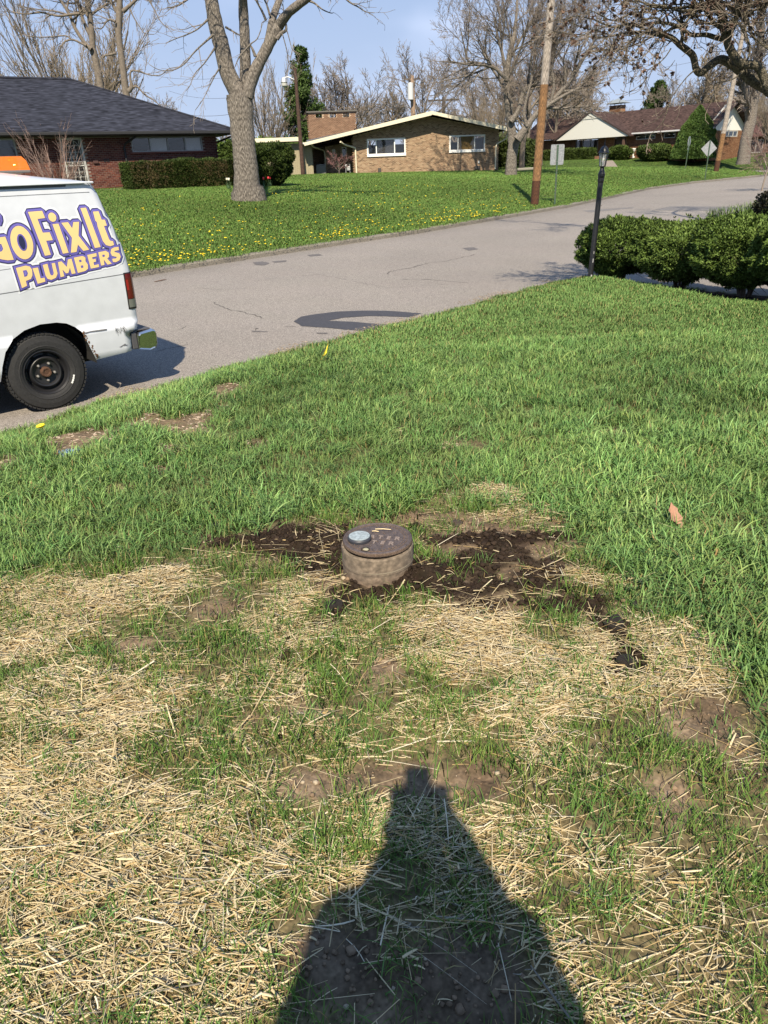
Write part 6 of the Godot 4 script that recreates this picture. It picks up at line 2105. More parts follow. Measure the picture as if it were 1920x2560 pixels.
func yew(called: String, label: String, at: Vector3, rx: float, rz: float, lo: float, top: float, seed_: int, count: int, size: float, group := "", col := 1.0, turn := 0.0) -> void:
	rng.seed = seed_
	var t := thing(called, label, "shrub", at, turn, group)
	var st := MB.new()
	for k in 9:
		var a := rnd(0, TAU)
		var e := Vector3(cos(a) * rx * rnd(0.3, 0.85), top * rnd(0.6, 0.9), sin(a) * rz * rnd(0.3, 0.85))
		var pts := PackedVector3Array()
		var rad := PackedFloat32Array()
		for i in 6:
			var u := i / 5.0
			pts.append(Vector3(e.x * pow(u, 1.3), e.y * u, e.z * pow(u, 1.3)) + rvec() * 0.03 * u + Vector3(cos(a), 0, sin(a)) * 0.05 + Vector3(0, -0.05 if i == 0 else 0.0, 0))
			rad.append(lerpf(0.024, 0.006, u))
		st.tube(pts, rad, 5)
		for j in 5:
			var u := rnd(0.25, 0.7)
			var q := Vector3(e.x * pow(u, 1.3), e.y * u, e.z * pow(u, 1.3))
			var dd := (Vector3(e.x, 0.15, e.z) + rvec() * 0.5).normalized()
			st.tube(PackedVector3Array([q, q + dd * 0.12 + rvec() * 0.03, q + dd * 0.3 + rvec() * 0.06]), PackedFloat32Array([0.008, 0.006, 0.002]), 3)
	part(t, "stems", st.mesh(), mat("yew_stem", Color(0.10, 0.075, 0.055), 0.9))
	var leaf := sprig(14, 1.0, 0.16, 0.9, Color(0.030, 0.056, 0.013) * col, Color(0.085, 0.125, 0.030) * col)
	leafy(t, "foliage", leaf, mat("needles", Color(1, 1, 1), 0.6, {"vc": true, "back": 0.12, "spec": 0.3}), count, func():
		var v := rvec()
		while v.length() > 1.0 or v.length() < 0.12:
			v = rvec()
		var rr := pow(v.length(), 0.33)
		v = v.normalized()
		var q := Vector3(signf(v.x) * pow(absf(v.x), 0.75), signf(v.y) * pow(absf(v.y), 0.62), signf(v.z) * pow(absf(v.z), 0.75))
		var mid := (lo + top) / 2.0
		var half := (top - lo) / 2.0
		var lump_ := 1.0 + 0.30 * n_b.get_noise_3d((at.x + q.x) * 90.0, q.y * 90.0, (at.z + q.z) * 90.0)
		var p := Vector3(q.x * rx, mid + q.y * half, q.z * rz) * Vector3(rr * lump_, 1.0, rr * lump_)
		p.y = mid + q.y * half * rr * lump_
		if q.y < -0.1:
			p.x *= 1.0 + 0.5 * (q.y + 0.1)
			p.z *= 1.0 + 0.5 * (q.y + 0.1)
			p.y += 0.12 * half * (0.5 + n_a.get_noise_2d(q.x * 300.0, q.z * 300.0))
		if rng.randf() < 0.02:
			p *= rnd(1.02, 1.10)
		return [p, v + Vector3.UP * 0.3], size)


func conifer(called: String, label: String, at: Vector3, h: float, r: float, seed_: int, count: int, size: float, airy: float, col: float, power := 0.9) -> void:
	rng.seed = seed_
	var t := thing(called, label, "tree", at)
	var tm := MB.new()
	tm.tube(PackedVector3Array([Vector3(0, -0.3, 0), Vector3(0.05, h * 0.5, 0), Vector3(0, h * 0.97, 0)]), PackedFloat32Array([r * 0.11 + 0.04, r * 0.07 + 0.02, 0.02]), 8)
	part(t, "trunk", tm.mesh(), bark("cedar_bark", Color(0.12, 0.085, 0.065)))
	var boughs := []
	if airy > 0.0:
		for k in 70:
			var y := h * pow(rnd(0.02, 1.0), 0.9)
			var a := rnd(0, TAU)
			boughs.append([y, a, r * pow(1.0 - y / h, power) * rnd(0.55, 1.15) + 0.15])
		var bm := MB.new()
		for b in boughs:
			bm.tube(PackedVector3Array([Vector3(0, b[0], 0), Vector3(cos(b[1]) * b[2] * 0.5, b[0] + b[2] * 0.1, sin(b[1]) * b[2] * 0.5), Vector3(cos(b[1]) * b[2], b[0] + b[2] * 0.35, sin(b[1]) * b[2])]), PackedFloat32Array([0.05, 0.035, 0.01]), 3)
		part(t, "boughs", bm.mesh(), mats.cedar_bark)
	var leaf := sprig(12, 1.0, 0.15, 0.8, Color(0.026, 0.052, 0.014) * col, Color(0.062, 0.10, 0.026) * col)
	leafy(t, "foliage", leaf, mats.needles if mats.has("needles") else mat("needles", Color(1, 1, 1), 0.6, {"vc": true, "back": 0.12, "spec": 0.3}), count, func():
		if airy > 0.0:
			var b: Array = boughs[rng.randi() % boughs.size()]
			var u := sqrt(rng.randf())
			var p: Vector3 = Vector3(cos(b[1]) * b[2] * u, b[0] + b[2] * 0.35 * u * u, sin(b[1]) * b[2] * u) + rvec() * airy * (0.4 + 0.4 * (1.0 - b[0] / h))
			return [p, Vector3(cos(b[1]), 0.7, sin(b[1]))]
		var y := h * pow(rng.randf(), 1.35)
		var a := rnd(0, TAU)
		var wide := r * (1.0 - pow(y / h, 2.1)) * (1.0 + 0.24 * n_b.get_noise_3d(cos(a) * 60.0, y * 60.0, sin(a) * 60.0))
		var rr := wide * pow(rng.randf(), 0.22)
		return [Vector3(cos(a) * rr, y + 0.1, sin(a) * rr), Vector3(cos(a), 0.6, sin(a))], size)


func clipped_hedge(called: String, label: String, a: Vector3, b: Vector3, deep: float, lo: float, top: float, seed_: int, count: int, size: float, col: float, browned := 0.0) -> void:
	rng.seed = seed_
	var mid := (a + b) / 2.0
	var dir := (b - a)
	var len := Vector2(dir.x, dir.z).length()
	var t := thing(called, label, "hedge", mid, atan2(-dir.z, dir.x))
	var st := MB.new()
	for k in int(len * 5.0):
		var x := rnd(-len / 2, len / 2)
		var z := rnd(-deep * 0.3, deep * 0.3)
		st.tube(PackedVector3Array([Vector3(x, -0.1, z), Vector3(x + rnd(-0.1, 0.1), top * 0.5, z * 1.3), Vector3(x + rnd(-0.25, 0.25), top * 0.92, z * 1.5 + rnd(-0.2, 0.2))]), PackedFloat32Array([0.03, 0.02, 0.008]), 4)
	part(t, "stems", st.mesh(), mat("yew_stem", Color(0.10, 0.075, 0.055), 0.9))
	var leaf := sprig(12, 1.0, 0.15, 1.0, Color(0.026, 0.046, 0.012) * col, Color(0.072, 0.10, 0.026) * col)
	if browned > 0.0:
		var dry := sprig(10, 1.0, 0.07, 1.0, Color(0.11, 0.085, 0.045), Color(0.17, 0.13, 0.07))
		leafy(t, "dry_twigs", dry, mats.needles, int(count * browned), func():
			return [Vector3(rnd(-len / 2, len / 2), lo + (top - lo) * pow(rng.randf(), 0.6), deep * 0.5 * rnd(0.7, 1.02)), Vector3(0, 0.5, 1)], size)
	leafy(t, "foliage", leaf, mats.needles, count, func():
		var x := rnd(-len / 2, len / 2)
		var f := rng.randf()
		var w := 1.0 + 0.14 * n_b.get_noise_2d(x * 60.0, f * 40.0)
		var p: Vector3
		var o: Vector3
		if f < 0.42:
			p = Vector3(x, lo + (top - lo) * rng.randf(), deep * 0.5 * w * rnd(0.85, 1.0))
			o = Vector3(0, 0.4, 1)
		elif f < 0.55:
			p = Vector3(x, lo + (top - lo) * rng.randf(), -deep * 0.5 * w * rnd(0.85, 1.0))
			o = Vector3(0, 0.4, -1)
		elif f < 0.85:
			p = Vector3(x, top * w * rnd(0.93, 1.02), deep * 0.5 * rnd(-1, 1))
			o = Vector3.UP
		elif f < 0.95:
			var e := 1.0 if rng.randf() < 0.5 else -1.0
			p = Vector3(e * len / 2 * rnd(0.97, 1.01), lo + (top - lo) * rng.randf(), deep * 0.5 * rnd(-1, 1))
			o = Vector3(e, 0.4, 0)
		else:
			p = Vector3(x, lo + (top - lo) * rng.randf(), deep * 0.4 * rnd(-1, 1))
			o = Vector3.UP
		return [p, o], size)


func build_trees() -> void:
	var grey := bark("grey_bark", Color(0.50, 0.445, 0.385))
	var grey_far := mat("grey_bark_far", Color(0.215, 0.18, 0.145), 0.95, {"tex": "soft", "scale": 0.7, "world": true})
	var twig_grey := mat("twig_grey", Color(0.215, 0.18, 0.15), 0.95)
	var twig_red := mat("twig_red", Color(0.22, 0.15, 0.125), 0.95)
	var twig_tan := mat("twig_tan", Color(0.24, 0.195, 0.14), 0.95)
	var c := {"seg": [5, 5, 5, 4, 3], "wob": [0.10, 0.16, 0.22, 0.26, 0.3], "up": [0.03, 0.0, -0.03, -0.04, -0.02], "kids": [0, 5, 6, 5, 4], "ang": [40, 50, 52, 50, 48], "lenf": [0.5, 0.6, 0.55, 0.5, 0.45], "from": [0.3, 0.25, 0.2, 0.15, 0.1], "top": 4, "fine": 3, "minr": 0.006}
	limb_tree("maple_tree", "big grey maple with three stout limbs on the lawn across the street", [
		[[[Vector3(-4.63, 1.08, -29), Vector3(-4.65, 1.3, -29), Vector3(-4.62, 1.73, -29), Vector3(-4.61, 2.52, -29), Vector3(-4.6, 3.29, -29), Vector3(-4.58, 3.92, -29), Vector3(-4.6, 4.22, -29)], [0.646, 0.509, 0.461, 0.418, 0.420, 0.472, 0.441]], 2.0, 0, 1],
		[[[Vector3(-4.57, 4.13, -29), Vector3(-4.71, 4.44, -29), Vector3(-4.91, 4.94, -29), Vector3(-5.01, 5.69, -29), Vector3(-5.12, 6.28, -29), Vector3(-5.17, 6.99, -29), Vector3(-5.29, 7.82, -29.5), Vector3(-5.57, 8.77, -30), Vector3(-5.77, 9.53, -30.2)], [0.307, 0.305, 0.294, 0.272, 0.257, 0.219, 0.172, 0.103, 0.043]], 0.62, 4.5, 1],
		[[[Vector3(-4.48, 4.07, -29.1), Vector3(-4.34, 4.56, -29.1), Vector3(-4.25, 5.23, -29.1), Vector3(-4.18, 5.97, -29.1), Vector3(-4.14, 6.69, -29.1), Vector3(-3.97, 7.41, -28.5), Vector3(-3.75, 8.11, -28.1), Vector3(-3.7, 8.83, -27.9)], [0.218, 0.201, 0.188, 0.175, 0.164, 0.117, 0.073, 0.032]], 0.62, 4.0, 1],
		[[[Vector3(-4.28, 4.11, -28.9), Vector3(-4.08, 4.6, -28.9), Vector3(-3.8, 5.04, -28.9), Vector3(-3.43, 5.54, -28.9), Vector3(-3.06, 6.05, -28.9), Vector3(-2.94, 6.19, -28.9), Vector3(-2.52, 6.48, -28.5), Vector3(-1.93, 6.73, -28.1), Vector3(-1.28, 7.06, -27.7), Vector3(-0.59, 7.42, -27.4)], [0.216, 0.214, 0.198, 0.184, 0.182, 0.173, 0.136, 0.127, 0.090, 0.048]], 0.86, 3.0, 2],
		[[[Vector3(-3.47, 5.48, -28.9), Vector3(-3.3, 5.91, -28.9), Vector3(-3.19, 6.26, -28.9), Vector3(-3.02, 6.73, -29.2), Vector3(-2.77, 7.23, -29.5), Vector3(-2.53, 7.93, -29.9)], [0.140, 0.132, 0.125, 0.115, 0.090, 0.052]], 0.75, 3.0, 2],
		[[[Vector3(-3.04, 5.77, -28.7), Vector3(-2.87, 5.93, -28.7), Vector3(-2.69, 6.04, -28.7), Vector3(-2.72, 6.44, -28.7), Vector3(-2.74, 6.75, -28.7)], [0.083, 0.062, 0.045, 0.019, 0.014]], 0.6, 1.2, 3],
		[[[Vector3(-2.69, 6.04, -28.7), Vector3(-2.65, 5.92, -28.7), Vector3(-2.55, 5.48, -28.7), Vector3(-2.48, 5.39, -28.7)], [0.024, 0.016, 0.012, 0.009]], 0.6, 0.8, 4],
		[[[Vector3(-2.84, 5.94, -28.6), Vector3(-2.78, 5.71, -28.6), Vector3(-2.71, 5.36, -28.6), Vector3(-2.71, 5.12, -28.6), Vector3(-2.58, 4.91, -28.6), Vector3(-2.52, 4.76, -28.6)], [0.021, 0.017, 0.017, 0.014, 0.011, 0.007]], 0.4, 0.8, 4],
		[[[Vector3(-3.84, 5.3, -28.8), Vector3(-3.91, 5.51, -28.8), Vector3(-3.96, 5.66, -28.8), Vector3(-3.73, 5.8, -28.8), Vector3(-3.56, 6.08, -28.8), Vector3(-3.51, 6.25, -28.8), Vector3(-3.4, 6.31, -28.8)], [0.060, 0.042, 0.024, 0.017, 0.016, 0.014, 0.010]], 0.5, 0.8, 4],
		[[[Vector3(-3.36, 6.32, -28.8), Vector3(-3.47, 6.59, -28.8), Vector3(-3.61, 6.85, -28.8), Vector3(-3.72, 7.08, -28.8)], [0.045, 0.038, 0.031, 0.020]], 0.5, 1.5, 3],
		[[[Vector3(-3.21, 6.44, -28.8), Vector3(-3.28, 6.73, -28.8), Vector3(-3.39, 6.98, -28.8)], [0.041, 0.031, 0.020]], 0.5, 1.5, 3],
		[[[Vector3(-5.13, 5.94, -28.5), Vector3(-5.38, 5.78, -28.5), Vector3(-5.72, 5.56, -28.5), Vector3(-5.96, 5.38, -28.5), Vector3(-6.28, 5.11, -28.5), Vector3(-6.72, 4.95, -28.5), Vector3(-7.17, 4.99, -28.5), Vector3(-7.46, 5.15, -28.5)], [0.051, 0.031, 0.026, 0.023, 0.017, 0.014, 0.012, 0.010]], 0.15, 2.2, 3],
		[[[Vector3(-5.1, 5.54, -28.3), Vector3(-5.34, 5.29, -28.3), Vector3(-5.58, 5.06, -28.3), Vector3(-5.9, 4.81, -28.3), Vector3(-6.13, 4.46, -28.3), Vector3(-6.29, 4.31, -28.3)], [0.041, 0.024, 0.019, 0.016, 0.012, 0.009]], 0.15, 1.8, 3],
		[[[Vector3(-5.04, 4.93, -28.3), Vector3(-5.21, 4.75, -28.3), Vector3(-5.47, 4.4, -28.3), Vector3(-5.73, 4.05, -28.3), Vector3(-6.06, 3.72, -28.3)], [0.035, 0.021, 0.016, 0.012, 0.009]], 0.2, 1.5, 3],
		[[[Vector3(-5.26, 6.37, -28.5), Vector3(-5.49, 6.21, -28.5), Vector3(-5.71, 6.08, -28.5), Vector3(-6.08, 5.95, -28.5), Vector3(-6.4, 5.87, -28.5), Vector3(-6.8, 5.74, -28.5)], [0.041, 0.027, 0.022, 0.019, 0.015, 0.012]], 0.15, 2.2, 3],
		[[[Vector3(-4.73, 6.15, -28.6), Vector3(-4.5, 6.02, -28.6), Vector3(-4.28, 5.9, -28.6)], [0.038, 0.028, 0.021]], 0.3, 1.0, 4],
		[[[Vector3(-3.92, 5.62, -28.5), Vector3(-4.34, 5.28, -28.5), Vector3(-4.53, 4.99, -28.5)], [0.035, 0.021, 0.014]], 0.3, 1.0, 4],
		[[[Vector3(-1.95, 6.77, -28.4), Vector3(-1.68, 6.69, -28.4), Vector3(-1.39, 6.49, -28.4), Vector3(-1.13, 6.39, -28.4), Vector3(-1.03, 6.4, -28.4)], [0.050, 0.030, 0.020, 0.014, 0.008]], 0.2, 1.4, 4],
		[[[Vector3(-0.82, 6.97, -28.4), Vector3(-0.5, 6.68, -28.4), Vector3(-0.21, 6.53, -28.4), Vector3(0.06, 6.38, -28.4), Vector3(0.33, 6.35, -28.4)], [0.044, 0.027, 0.020, 0.015, 0.010]], 0.2, 1.8, 3],
	], c, 4101, grey, twig_grey)
	var c2 := {"seg": [5, 5, 5, 4, 3], "wob": [0.12, 0.2, 0.24, 0.28, 0.3], "up": [0.04, 0.03, 0.03, 0.02, 0.0], "kids": [0, 6, 6, 6, 5], "ang": [45, 55, 50, 48, 45], "lenf": [0.5, 0.55, 0.5, 0.5, 0.5], "from": [0.3, 0.2, 0.15, 0.1, 0.1], "top": 4, "fine": 3, "minr": 0.010}
	limb_tree("forked_tree", "tall forked bare tree behind the red house's roof, left of the straight one", [
		[[[Vector3(-21.68, 5.76, -66), Vector3(-21.49, 7.81, -66), Vector3(-21.46, 9.25, -66), Vector3(-21.5, 10.58, -66), Vector3(-21.59, 11.2, -66)], [0.295, 0.271, 0.259, 0.256, 0.273]], 2.0, 0, 1],
		[[[Vector3(-21.53, 11.04, -66), Vector3(-21.41, 11.8, -66), Vector3(-21.32, 12.85, -66), Vector3(-21.29, 13.81, -66), Vector3(-21.15, 15.04, -66), Vector3(-20.83, 16.67, -66)], [0.237, 0.236, 0.207, 0.187, 0.150, 0.087]], 0.35, 6.0, 1],
		[[[Vector3(-21.39, 11.72, -66), Vector3(-21.65, 12.19, -66), Vector3(-21.86, 12.87, -66), Vector3(-21.98, 13.54, -66), Vector3(-22.02, 14.35, -66), Vector3(-21.94, 15.64, -66)], [0.154, 0.136, 0.126, 0.116, 0.107, 0.070]], 0.4, 5.0, 1],
		[[[Vector3(-21.51, 10.91, -65.6), Vector3(-21.85, 11.23, -65.6), Vector3(-22.15, 11.69, -65.6), Vector3(-22.52, 12.45, -65.6), Vector3(-22.65, 13.05, -65.6), Vector3(-22.94, 13.72, -65.6), Vector3(-23.29, 14.31, -65.6), Vector3(-23.72, 15.26, -65.6)], [0.181, 0.154, 0.135, 0.125, 0.116, 0.106, 0.088, 0.053]], 0.4, 5.0, 1],
		[[[Vector3(-21.76, 13.18, -65.2), Vector3(-22.38, 13.16, -65.2), Vector3(-23.29, 13.08, -65.2), Vector3(-24.05, 13.21, -65.2), Vector3(-24.73, 13.35, -65.2), Vector3(-25.89, 13.29, -65.2), Vector3(-26.82, 13.45, -65.2), Vector3(-27.43, 13.8, -65.2)], [0.097, 0.089, 0.080, 0.071, 0.062, 0.053, 0.040, 0.026]], 0.15, 4.0, 2],
		[[[Vector3(-21.76, 11.14, -65.3), Vector3(-22.21, 11.35, -65.3), Vector3(-22.79, 11.56, -65.3), Vector3(-23.46, 11.39, -65.3), Vector3(-23.83, 10.95, -65.3), Vector3(-24.05, 10.42, -65.3)], [0.099, 0.076, 0.072, 0.058, 0.041, 0.027]], 0.3, 2.5, 2],
		[[[Vector3(-22.86, 11.63, -65.3), Vector3(-23.26, 11.83, -65.3), Vector3(-24.26, 11.79, -65.3), Vector3(-25.42, 11.81, -65.3), Vector3(-26.2, 11.93, -65.3)], [0.054, 0.049, 0.045, 0.036, 0.027]], 0.3, 2.5, 3],
	], c2, 4102, grey_far, twig_grey)
	limb_tree("straight_tree", "tall straight bare tree behind the red house's roof, right of the forked one", [
		[[[Vector3(-18.85, 5.51, -63), Vector3(-18.66, 7.16, -63), Vector3(-18.58, 8.46, -63), Vector3(-18.51, 9.95, -63), Vector3(-18.43, 11.42, -63), Vector3(-18.13, 12.69, -63), Vector3(-17.88, 13.74, -63), Vector3(-17.54, 15.23, -63), Vector3(-17.19, 16.56, -63)], [0.291, 0.269, 0.257, 0.245, 0.234, 0.240, 0.212, 0.151, 0.083]], 0.65, 5.0, 1],
		[[[Vector3(-17.85, 12.82, -63), Vector3(-17.37, 13.09, -63), Vector3(-16.79, 13.46, -63), Vector3(-16, 14.02, -63), Vector3(-15.1, 14.82, -63)], [0.145, 0.119, 0.111, 0.085, 0.050]], 0.4, 5.0, 1],
		[[[Vector3(-18.32, 12.8, -63), Vector3(-18.46, 13.2, -63), Vector3(-18.64, 13.55, -63), Vector3(-18.93, 14.19, -63)], [0.137, 0.119, 0.102, 0.068]], 0.4, 4.0, 1],
		[[[Vector3(-18.72, 10.21, -62.6), Vector3(-19.22, 10.11, -62.6), Vector3(-19.66, 10.05, -62.6), Vector3(-19.91, 9.73, -62.6), Vector3(-20.02, 9.21, -62.6), Vector3(-19.9, 8.91, -62.6)], [0.095, 0.078, 0.061, 0.048, 0.039, 0.026]], 0.5, 1.6, 3],
		[[[Vector3(-19.4, 10.05, -62.6), Vector3(-19.24, 9.56, -62.6), Vector3(-19.28, 9.19, -62.6), Vector3(-19.37, 8.74, -62.6)], [0.052, 0.039, 0.031, 0.022]], 0.5, 1.0, 4],
		[[[Vector3(-18.41, 12.14, -62.6), Vector3(-18.77, 12.29, -62.6), Vector3(-19.15, 12.09, -62.6), Vector3(-19.47, 11.78, -62.6), Vector3(-19.99, 11.77, -62.6)], [0.102, 0.068, 0.051, 0.039, 0.026]], 0.3, 2.0, 3],
		[[[Vector3(-18.29, 7.73, -62.6), Vector3(-17.97, 8.02, -62.6), Vector3(-18, 8.55, -62.6), Vector3(-17.82, 9.03, -62.6), Vector3(-17.26, 8.97, -62.6), Vector3(-16.43, 8.72, -62.6), Vector3(-15.64, 8.7, -62.6), Vector3(-15.05, 9.05, -62.6), Vector3(-14.24, 9.17, -62.6)], [0.177, 0.133, 0.079, 0.061, 0.048, 0.040, 0.035, 0.031, 0.022]], 0.3, 2.2, 3],
		[[[Vector3(-17.98, 7.98, -62.6), Vector3(-17.54, 7.97, -62.6), Vector3(-17.1, 7.46, -62.6), Vector3(-16.46, 7.05, -62.6), Vector3(-15.92, 6.57, -62.6)], [0.097, 0.066, 0.053, 0.040, 0.031]], 0.3, 2.0, 3],
		[[[Vector3(-17.2, 12.88, -62.6), Vector3(-16.97, 12.31, -62.6), Vector3(-16.65, 11.73, -62.6), Vector3(-16.38, 11.36, -62.6), Vector3(-15.71, 11.27, -62.6)], [0.059, 0.043, 0.034, 0.026, 0.022]], 0.2, 1.8, 3],
		[[[Vector3(-15.93, 13.81, -62.6), Vector3(-15.43, 12.82, -62.6), Vector3(-15.06, 12.03, -62.6), Vector3(-14.53, 11.59, -62.6)], [0.067, 0.042, 0.034, 0.026]], 0.2, 2.0, 3],
	], c2, 4103, grey_far, twig_grey)
	var c3 := {"seg": [5, 5, 5, 4, 3], "wob": [0.10, 0.16, 0.2, 0.22, 0.26], "up": [0.05, 0.05, 0.04, 0.03, 0.02], "kids": [0, 8, 7, 6, 5], "ang": [40, 42, 42, 42, 42], "lenf": [0.5, 0.6, 0.55, 0.5, 0.5], "from": [0.3, 0.15, 0.1, 0.1, 0.1], "top": 4, "fine": 3, "minr": 0.008}
	limb_tree("spreading_tree", "broad bare tree with a thick pale trunk right of the tan brick house", [
		[[[Vector3(9.39, 1.21, -52), Vector3(9.38, 1.44, -52), Vector3(9.41, 2.19, -52), Vector3(9.5, 2.86, -52), Vector3(9.52, 3.26, -52)], [0.414, 0.361, 0.339, 0.375, 0.476]], 2.0, 0, 1],
		[[[Vector3(9.43, 3.03, -52), Vector3(9.27, 3.88, -52), Vector3(9.11, 4.65, -52), Vector3(8.95, 5.52, -52), Vector3(8.88, 6.32, -52), Vector3(8.91, 7.11, -52), Vector3(9.02, 8.03, -52), Vector3(9.21, 8.63, -52), Vector3(9.42, 9.95, -52.5), Vector3(9.51, 11.27, -53)], [0.305, 0.277, 0.231, 0.199, 0.178, 0.153, 0.139, 0.120, 0.084, 0.042]], 0.35, 6.0, 1],
		[[[Vector3(9.18, 4.13, -51.6), Vector3(9.51, 4.56, -51.6), Vector3(9.73, 5.03, -51.6), Vector3(9.83, 5.51, -51.6), Vector3(10.05, 5.93, -51.6), Vector3(10.48, 6.07, -51.6)], [0.187, 0.149, 0.142, 0.135, 0.129, 0.116]], 0.7, 3.5, 2],
		[[[Vector3(9.22, 4.78, -51.6), Vector3(9.16, 5.27, -51.6), Vector3(8.99, 5.65, -51.6), Vector3(8.9, 5.78, -51.6)], [0.074, 0.062, 0.043, 0.025]], 0.7, 1.2, 3],
		[[[Vector3(8.82, 6.56, -51.7), Vector3(8.51, 6.77, -51.7), Vector3(8.13, 7.1, -51.7), Vector3(7.64, 7.29, -51.7), Vector3(7.03, 7.42, -51.7), Vector3(6.36, 7.59, -51.7), Vector3(6.1, 8.39, -51.7), Vector3(5.88, 9.19, -51.7)], [0.134, 0.122, 0.109, 0.103, 0.091, 0.072, 0.048, 0.030]], 0.3, 5.0, 1],
		[[[Vector3(8.82, 6.45, -51.7), Vector3(8.64, 7.34, -51.7), Vector3(8.42, 8.11, -51.7), Vector3(8.19, 8.72, -51.7), Vector3(7.91, 9.87, -51.7)], [0.122, 0.103, 0.090, 0.078, 0.041]], 0.35, 5.0, 1],
		[[[Vector3(9.57, 3.06, -51.2), Vector3(9.98, 3.59, -51.2), Vector3(10.44, 4.18, -51.2), Vector3(10.97, 4.7, -51.2), Vector3(11.61, 5.15, -51.2), Vector3(12.24, 5.71, -51.2), Vector3(12.75, 6.22, -51.2), Vector3(13.12, 6.83, -51.2), Vector3(13.54, 7.52, -51.2), Vector3(13.92, 7.91, -51.2), Vector3(14.21, 8.01, -51.2)], [0.300, 0.230, 0.173, 0.154, 0.141, 0.128, 0.121, 0.114, 0.102, 0.101, 0.089]], 0.3, 4.5, 1],
		[[[Vector3(13.87, 7.89, -51.2), Vector3(14.01, 8.26, -51.2), Vector3(14.12, 8.95, -51.2), Vector3(14.15, 9.83, -51.2)], [0.077, 0.065, 0.041, 0.023]], 0.2, 4.0, 2],
		[[[Vector3(11.06, 4.72, -50.8), Vector3(11.7, 5.12, -50.8), Vector3(12.29, 5.42, -50.8), Vector3(12.99, 5.71, -50.8), Vector3(13.46, 5.9, -50.8), Vector3(13.52, 6.26, -50.8), Vector3(13.77, 6.4, -50.8)], [0.122, 0.103, 0.091, 0.079, 0.072, 0.042, 0.027]], 0.35, 3.2, 2],
		[[[Vector3(10.11, 3.8, -51), Vector3(9.89, 4.56, -51), Vector3(10.02, 5.4, -51), Vector3(10.27, 6.44, -51), Vector3(10.15, 7.46, -51), Vector3(10.33, 8.45, -51), Vector3(10.38, 9.67, -51)], [0.111, 0.086, 0.079, 0.072, 0.060, 0.047, 0.029]], 0.3, 5.0, 1],
		[[[Vector3(11.57, 5.14, -51), Vector3(11.69, 5.97, -51), Vector3(11.5, 6.91, -51), Vector3(11.55, 7.92, -51), Vector3(11.59, 9, -51)], [0.092, 0.079, 0.072, 0.065, 0.041]], 0.3, 5.0, 1],
		[[[Vector3(12.4, 5.88, -51.4), Vector3(12.46, 6.66, -51.4), Vector3(12.28, 7.44, -51.4), Vector3(12.58, 8.24, -51.4), Vector3(12.62, 9.18, -51.4)], [0.073, 0.061, 0.054, 0.042, 0.024]], 0.3, 4.0, 1],
	], c3, 4104, grey, twig_grey)
	limb_tree("slim_tree", "slimmer dark tree just behind the spreading tree's trunk", [
		[[[Vector3(11.64, 1.42, -60), Vector3(11.63, 2.25, -60), Vector3(11.69, 3.23, -60), Vector3(11.88, 4.5, -60), Vector3(12.03, 5.76, -60), Vector3(12.1, 6.99, -60), Vector3(12.22, 8.48, -60), Vector3(12.35, 9.95, -60)], [0.231, 0.200, 0.183, 0.160, 0.136, 0.107, 0.077, 0.042]], 0.4, 7.0, 1],
	], c3, 4105, grey_far, twig_red)
	limb_tree("slim_tree_001", "bare tree behind the bleached utility pole", [
		[[[Vector3(16.1, 2.01, -74), Vector3(16.14, 3.55, -74), Vector3(16.25, 4.74, -74), Vector3(16.37, 6.29, -74), Vector3(16.51, 8.19, -74), Vector3(16.64, 10.04, -74), Vector3(16.68, 11.85, -74)], [0.210, 0.190, 0.180, 0.160, 0.132, 0.095, 0.051]], 0.35, 8.0, 1],
	], c3, 4106, grey_far, twig_grey)
	limb_tree("leaning_tree", "thick pale trunk behind the far utility pole", [
		[[[Vector3(38.39, 1.36, -80), Vector3(38.28, 2.97, -80), Vector3(38.42, 4.86, -80), Vector3(38.35, 6.5, -80), Vector3(38.22, 8.43, -80), Vector3(38.28, 10.61, -80), Vector3(38.03, 13.05, -80)], [0.645, 0.536, 0.505, 0.437, 0.370, 0.243, 0.132]], 0.3, 8.0, 1],
	], c3, 4107, grey, twig_grey)
	var round_c := {"trunk": 0.42, "first": 0.45, "seg": [5, 5, 4, 3], "wob": [0.16, 0.2, 0.25, 0.3], "up": [0.07, 0.05, 0.03, 0.02], "kids": [11, 8, 7, 6], "ang": [52, 48, 46, 44], "lenf": [0.46, 0.5, 0.48, 0.5], "from": [0.25, 0.2, 0.1, 0.1], "top": 3, "fine": 2, "minr": 0.019}
	var fan_c := {"trunk": 0.16, "first": 0.35, "seg": [6, 5, 4, 3], "wob": [0.08, 0.1, 0.14, 0.2], "up": [0.04, 0.06, 0.06, 0.05], "kids": [14, 9, 7, 5], "ang": [42, 24, 26, 28], "lenf": [0.8, 0.5, 0.42, 0.42], "from": [0.15, 0.1, 0.1, 0.1], "top": 3, "fine": 2, "minr": 0.019}
	var tall_c := {"trunk": 0.75, "first": 0.35, "seg": [5, 4, 4, 3], "wob": [0.14, 0.2, 0.25, 0.3], "up": [0.08, 0.06, 0.04, 0.02], "kids": [20, 8, 6, 5], "ang": [48, 44, 44, 44], "lenf": [0.30, 0.5, 0.48, 0.5], "from": [0.2, 0.15, 0.1, 0.1], "top": 3, "fine": 2, "minr": 0.019}
	var fan := bare_tree("fan_tree", "wide fan-shaped bare tree behind the left end of the dark roof", Vector3(-28.97, 9.72, -78) * Vector3(1, 0, 1) + Vector3(0, 1.6, 0), fan_c, 4201, 15.5, 0.28, grey_far, twig_tan)
	var ta := bare_tree("bare_tree", "bare tree with round crown behind the broad chimney", Vector3(-3.14, 7.17, -92) * Vector3(1, 0, 1) + Vector3(0, 2.0, 0), round_c, 4202, 13.0, 0.26, grey_far, twig_grey)
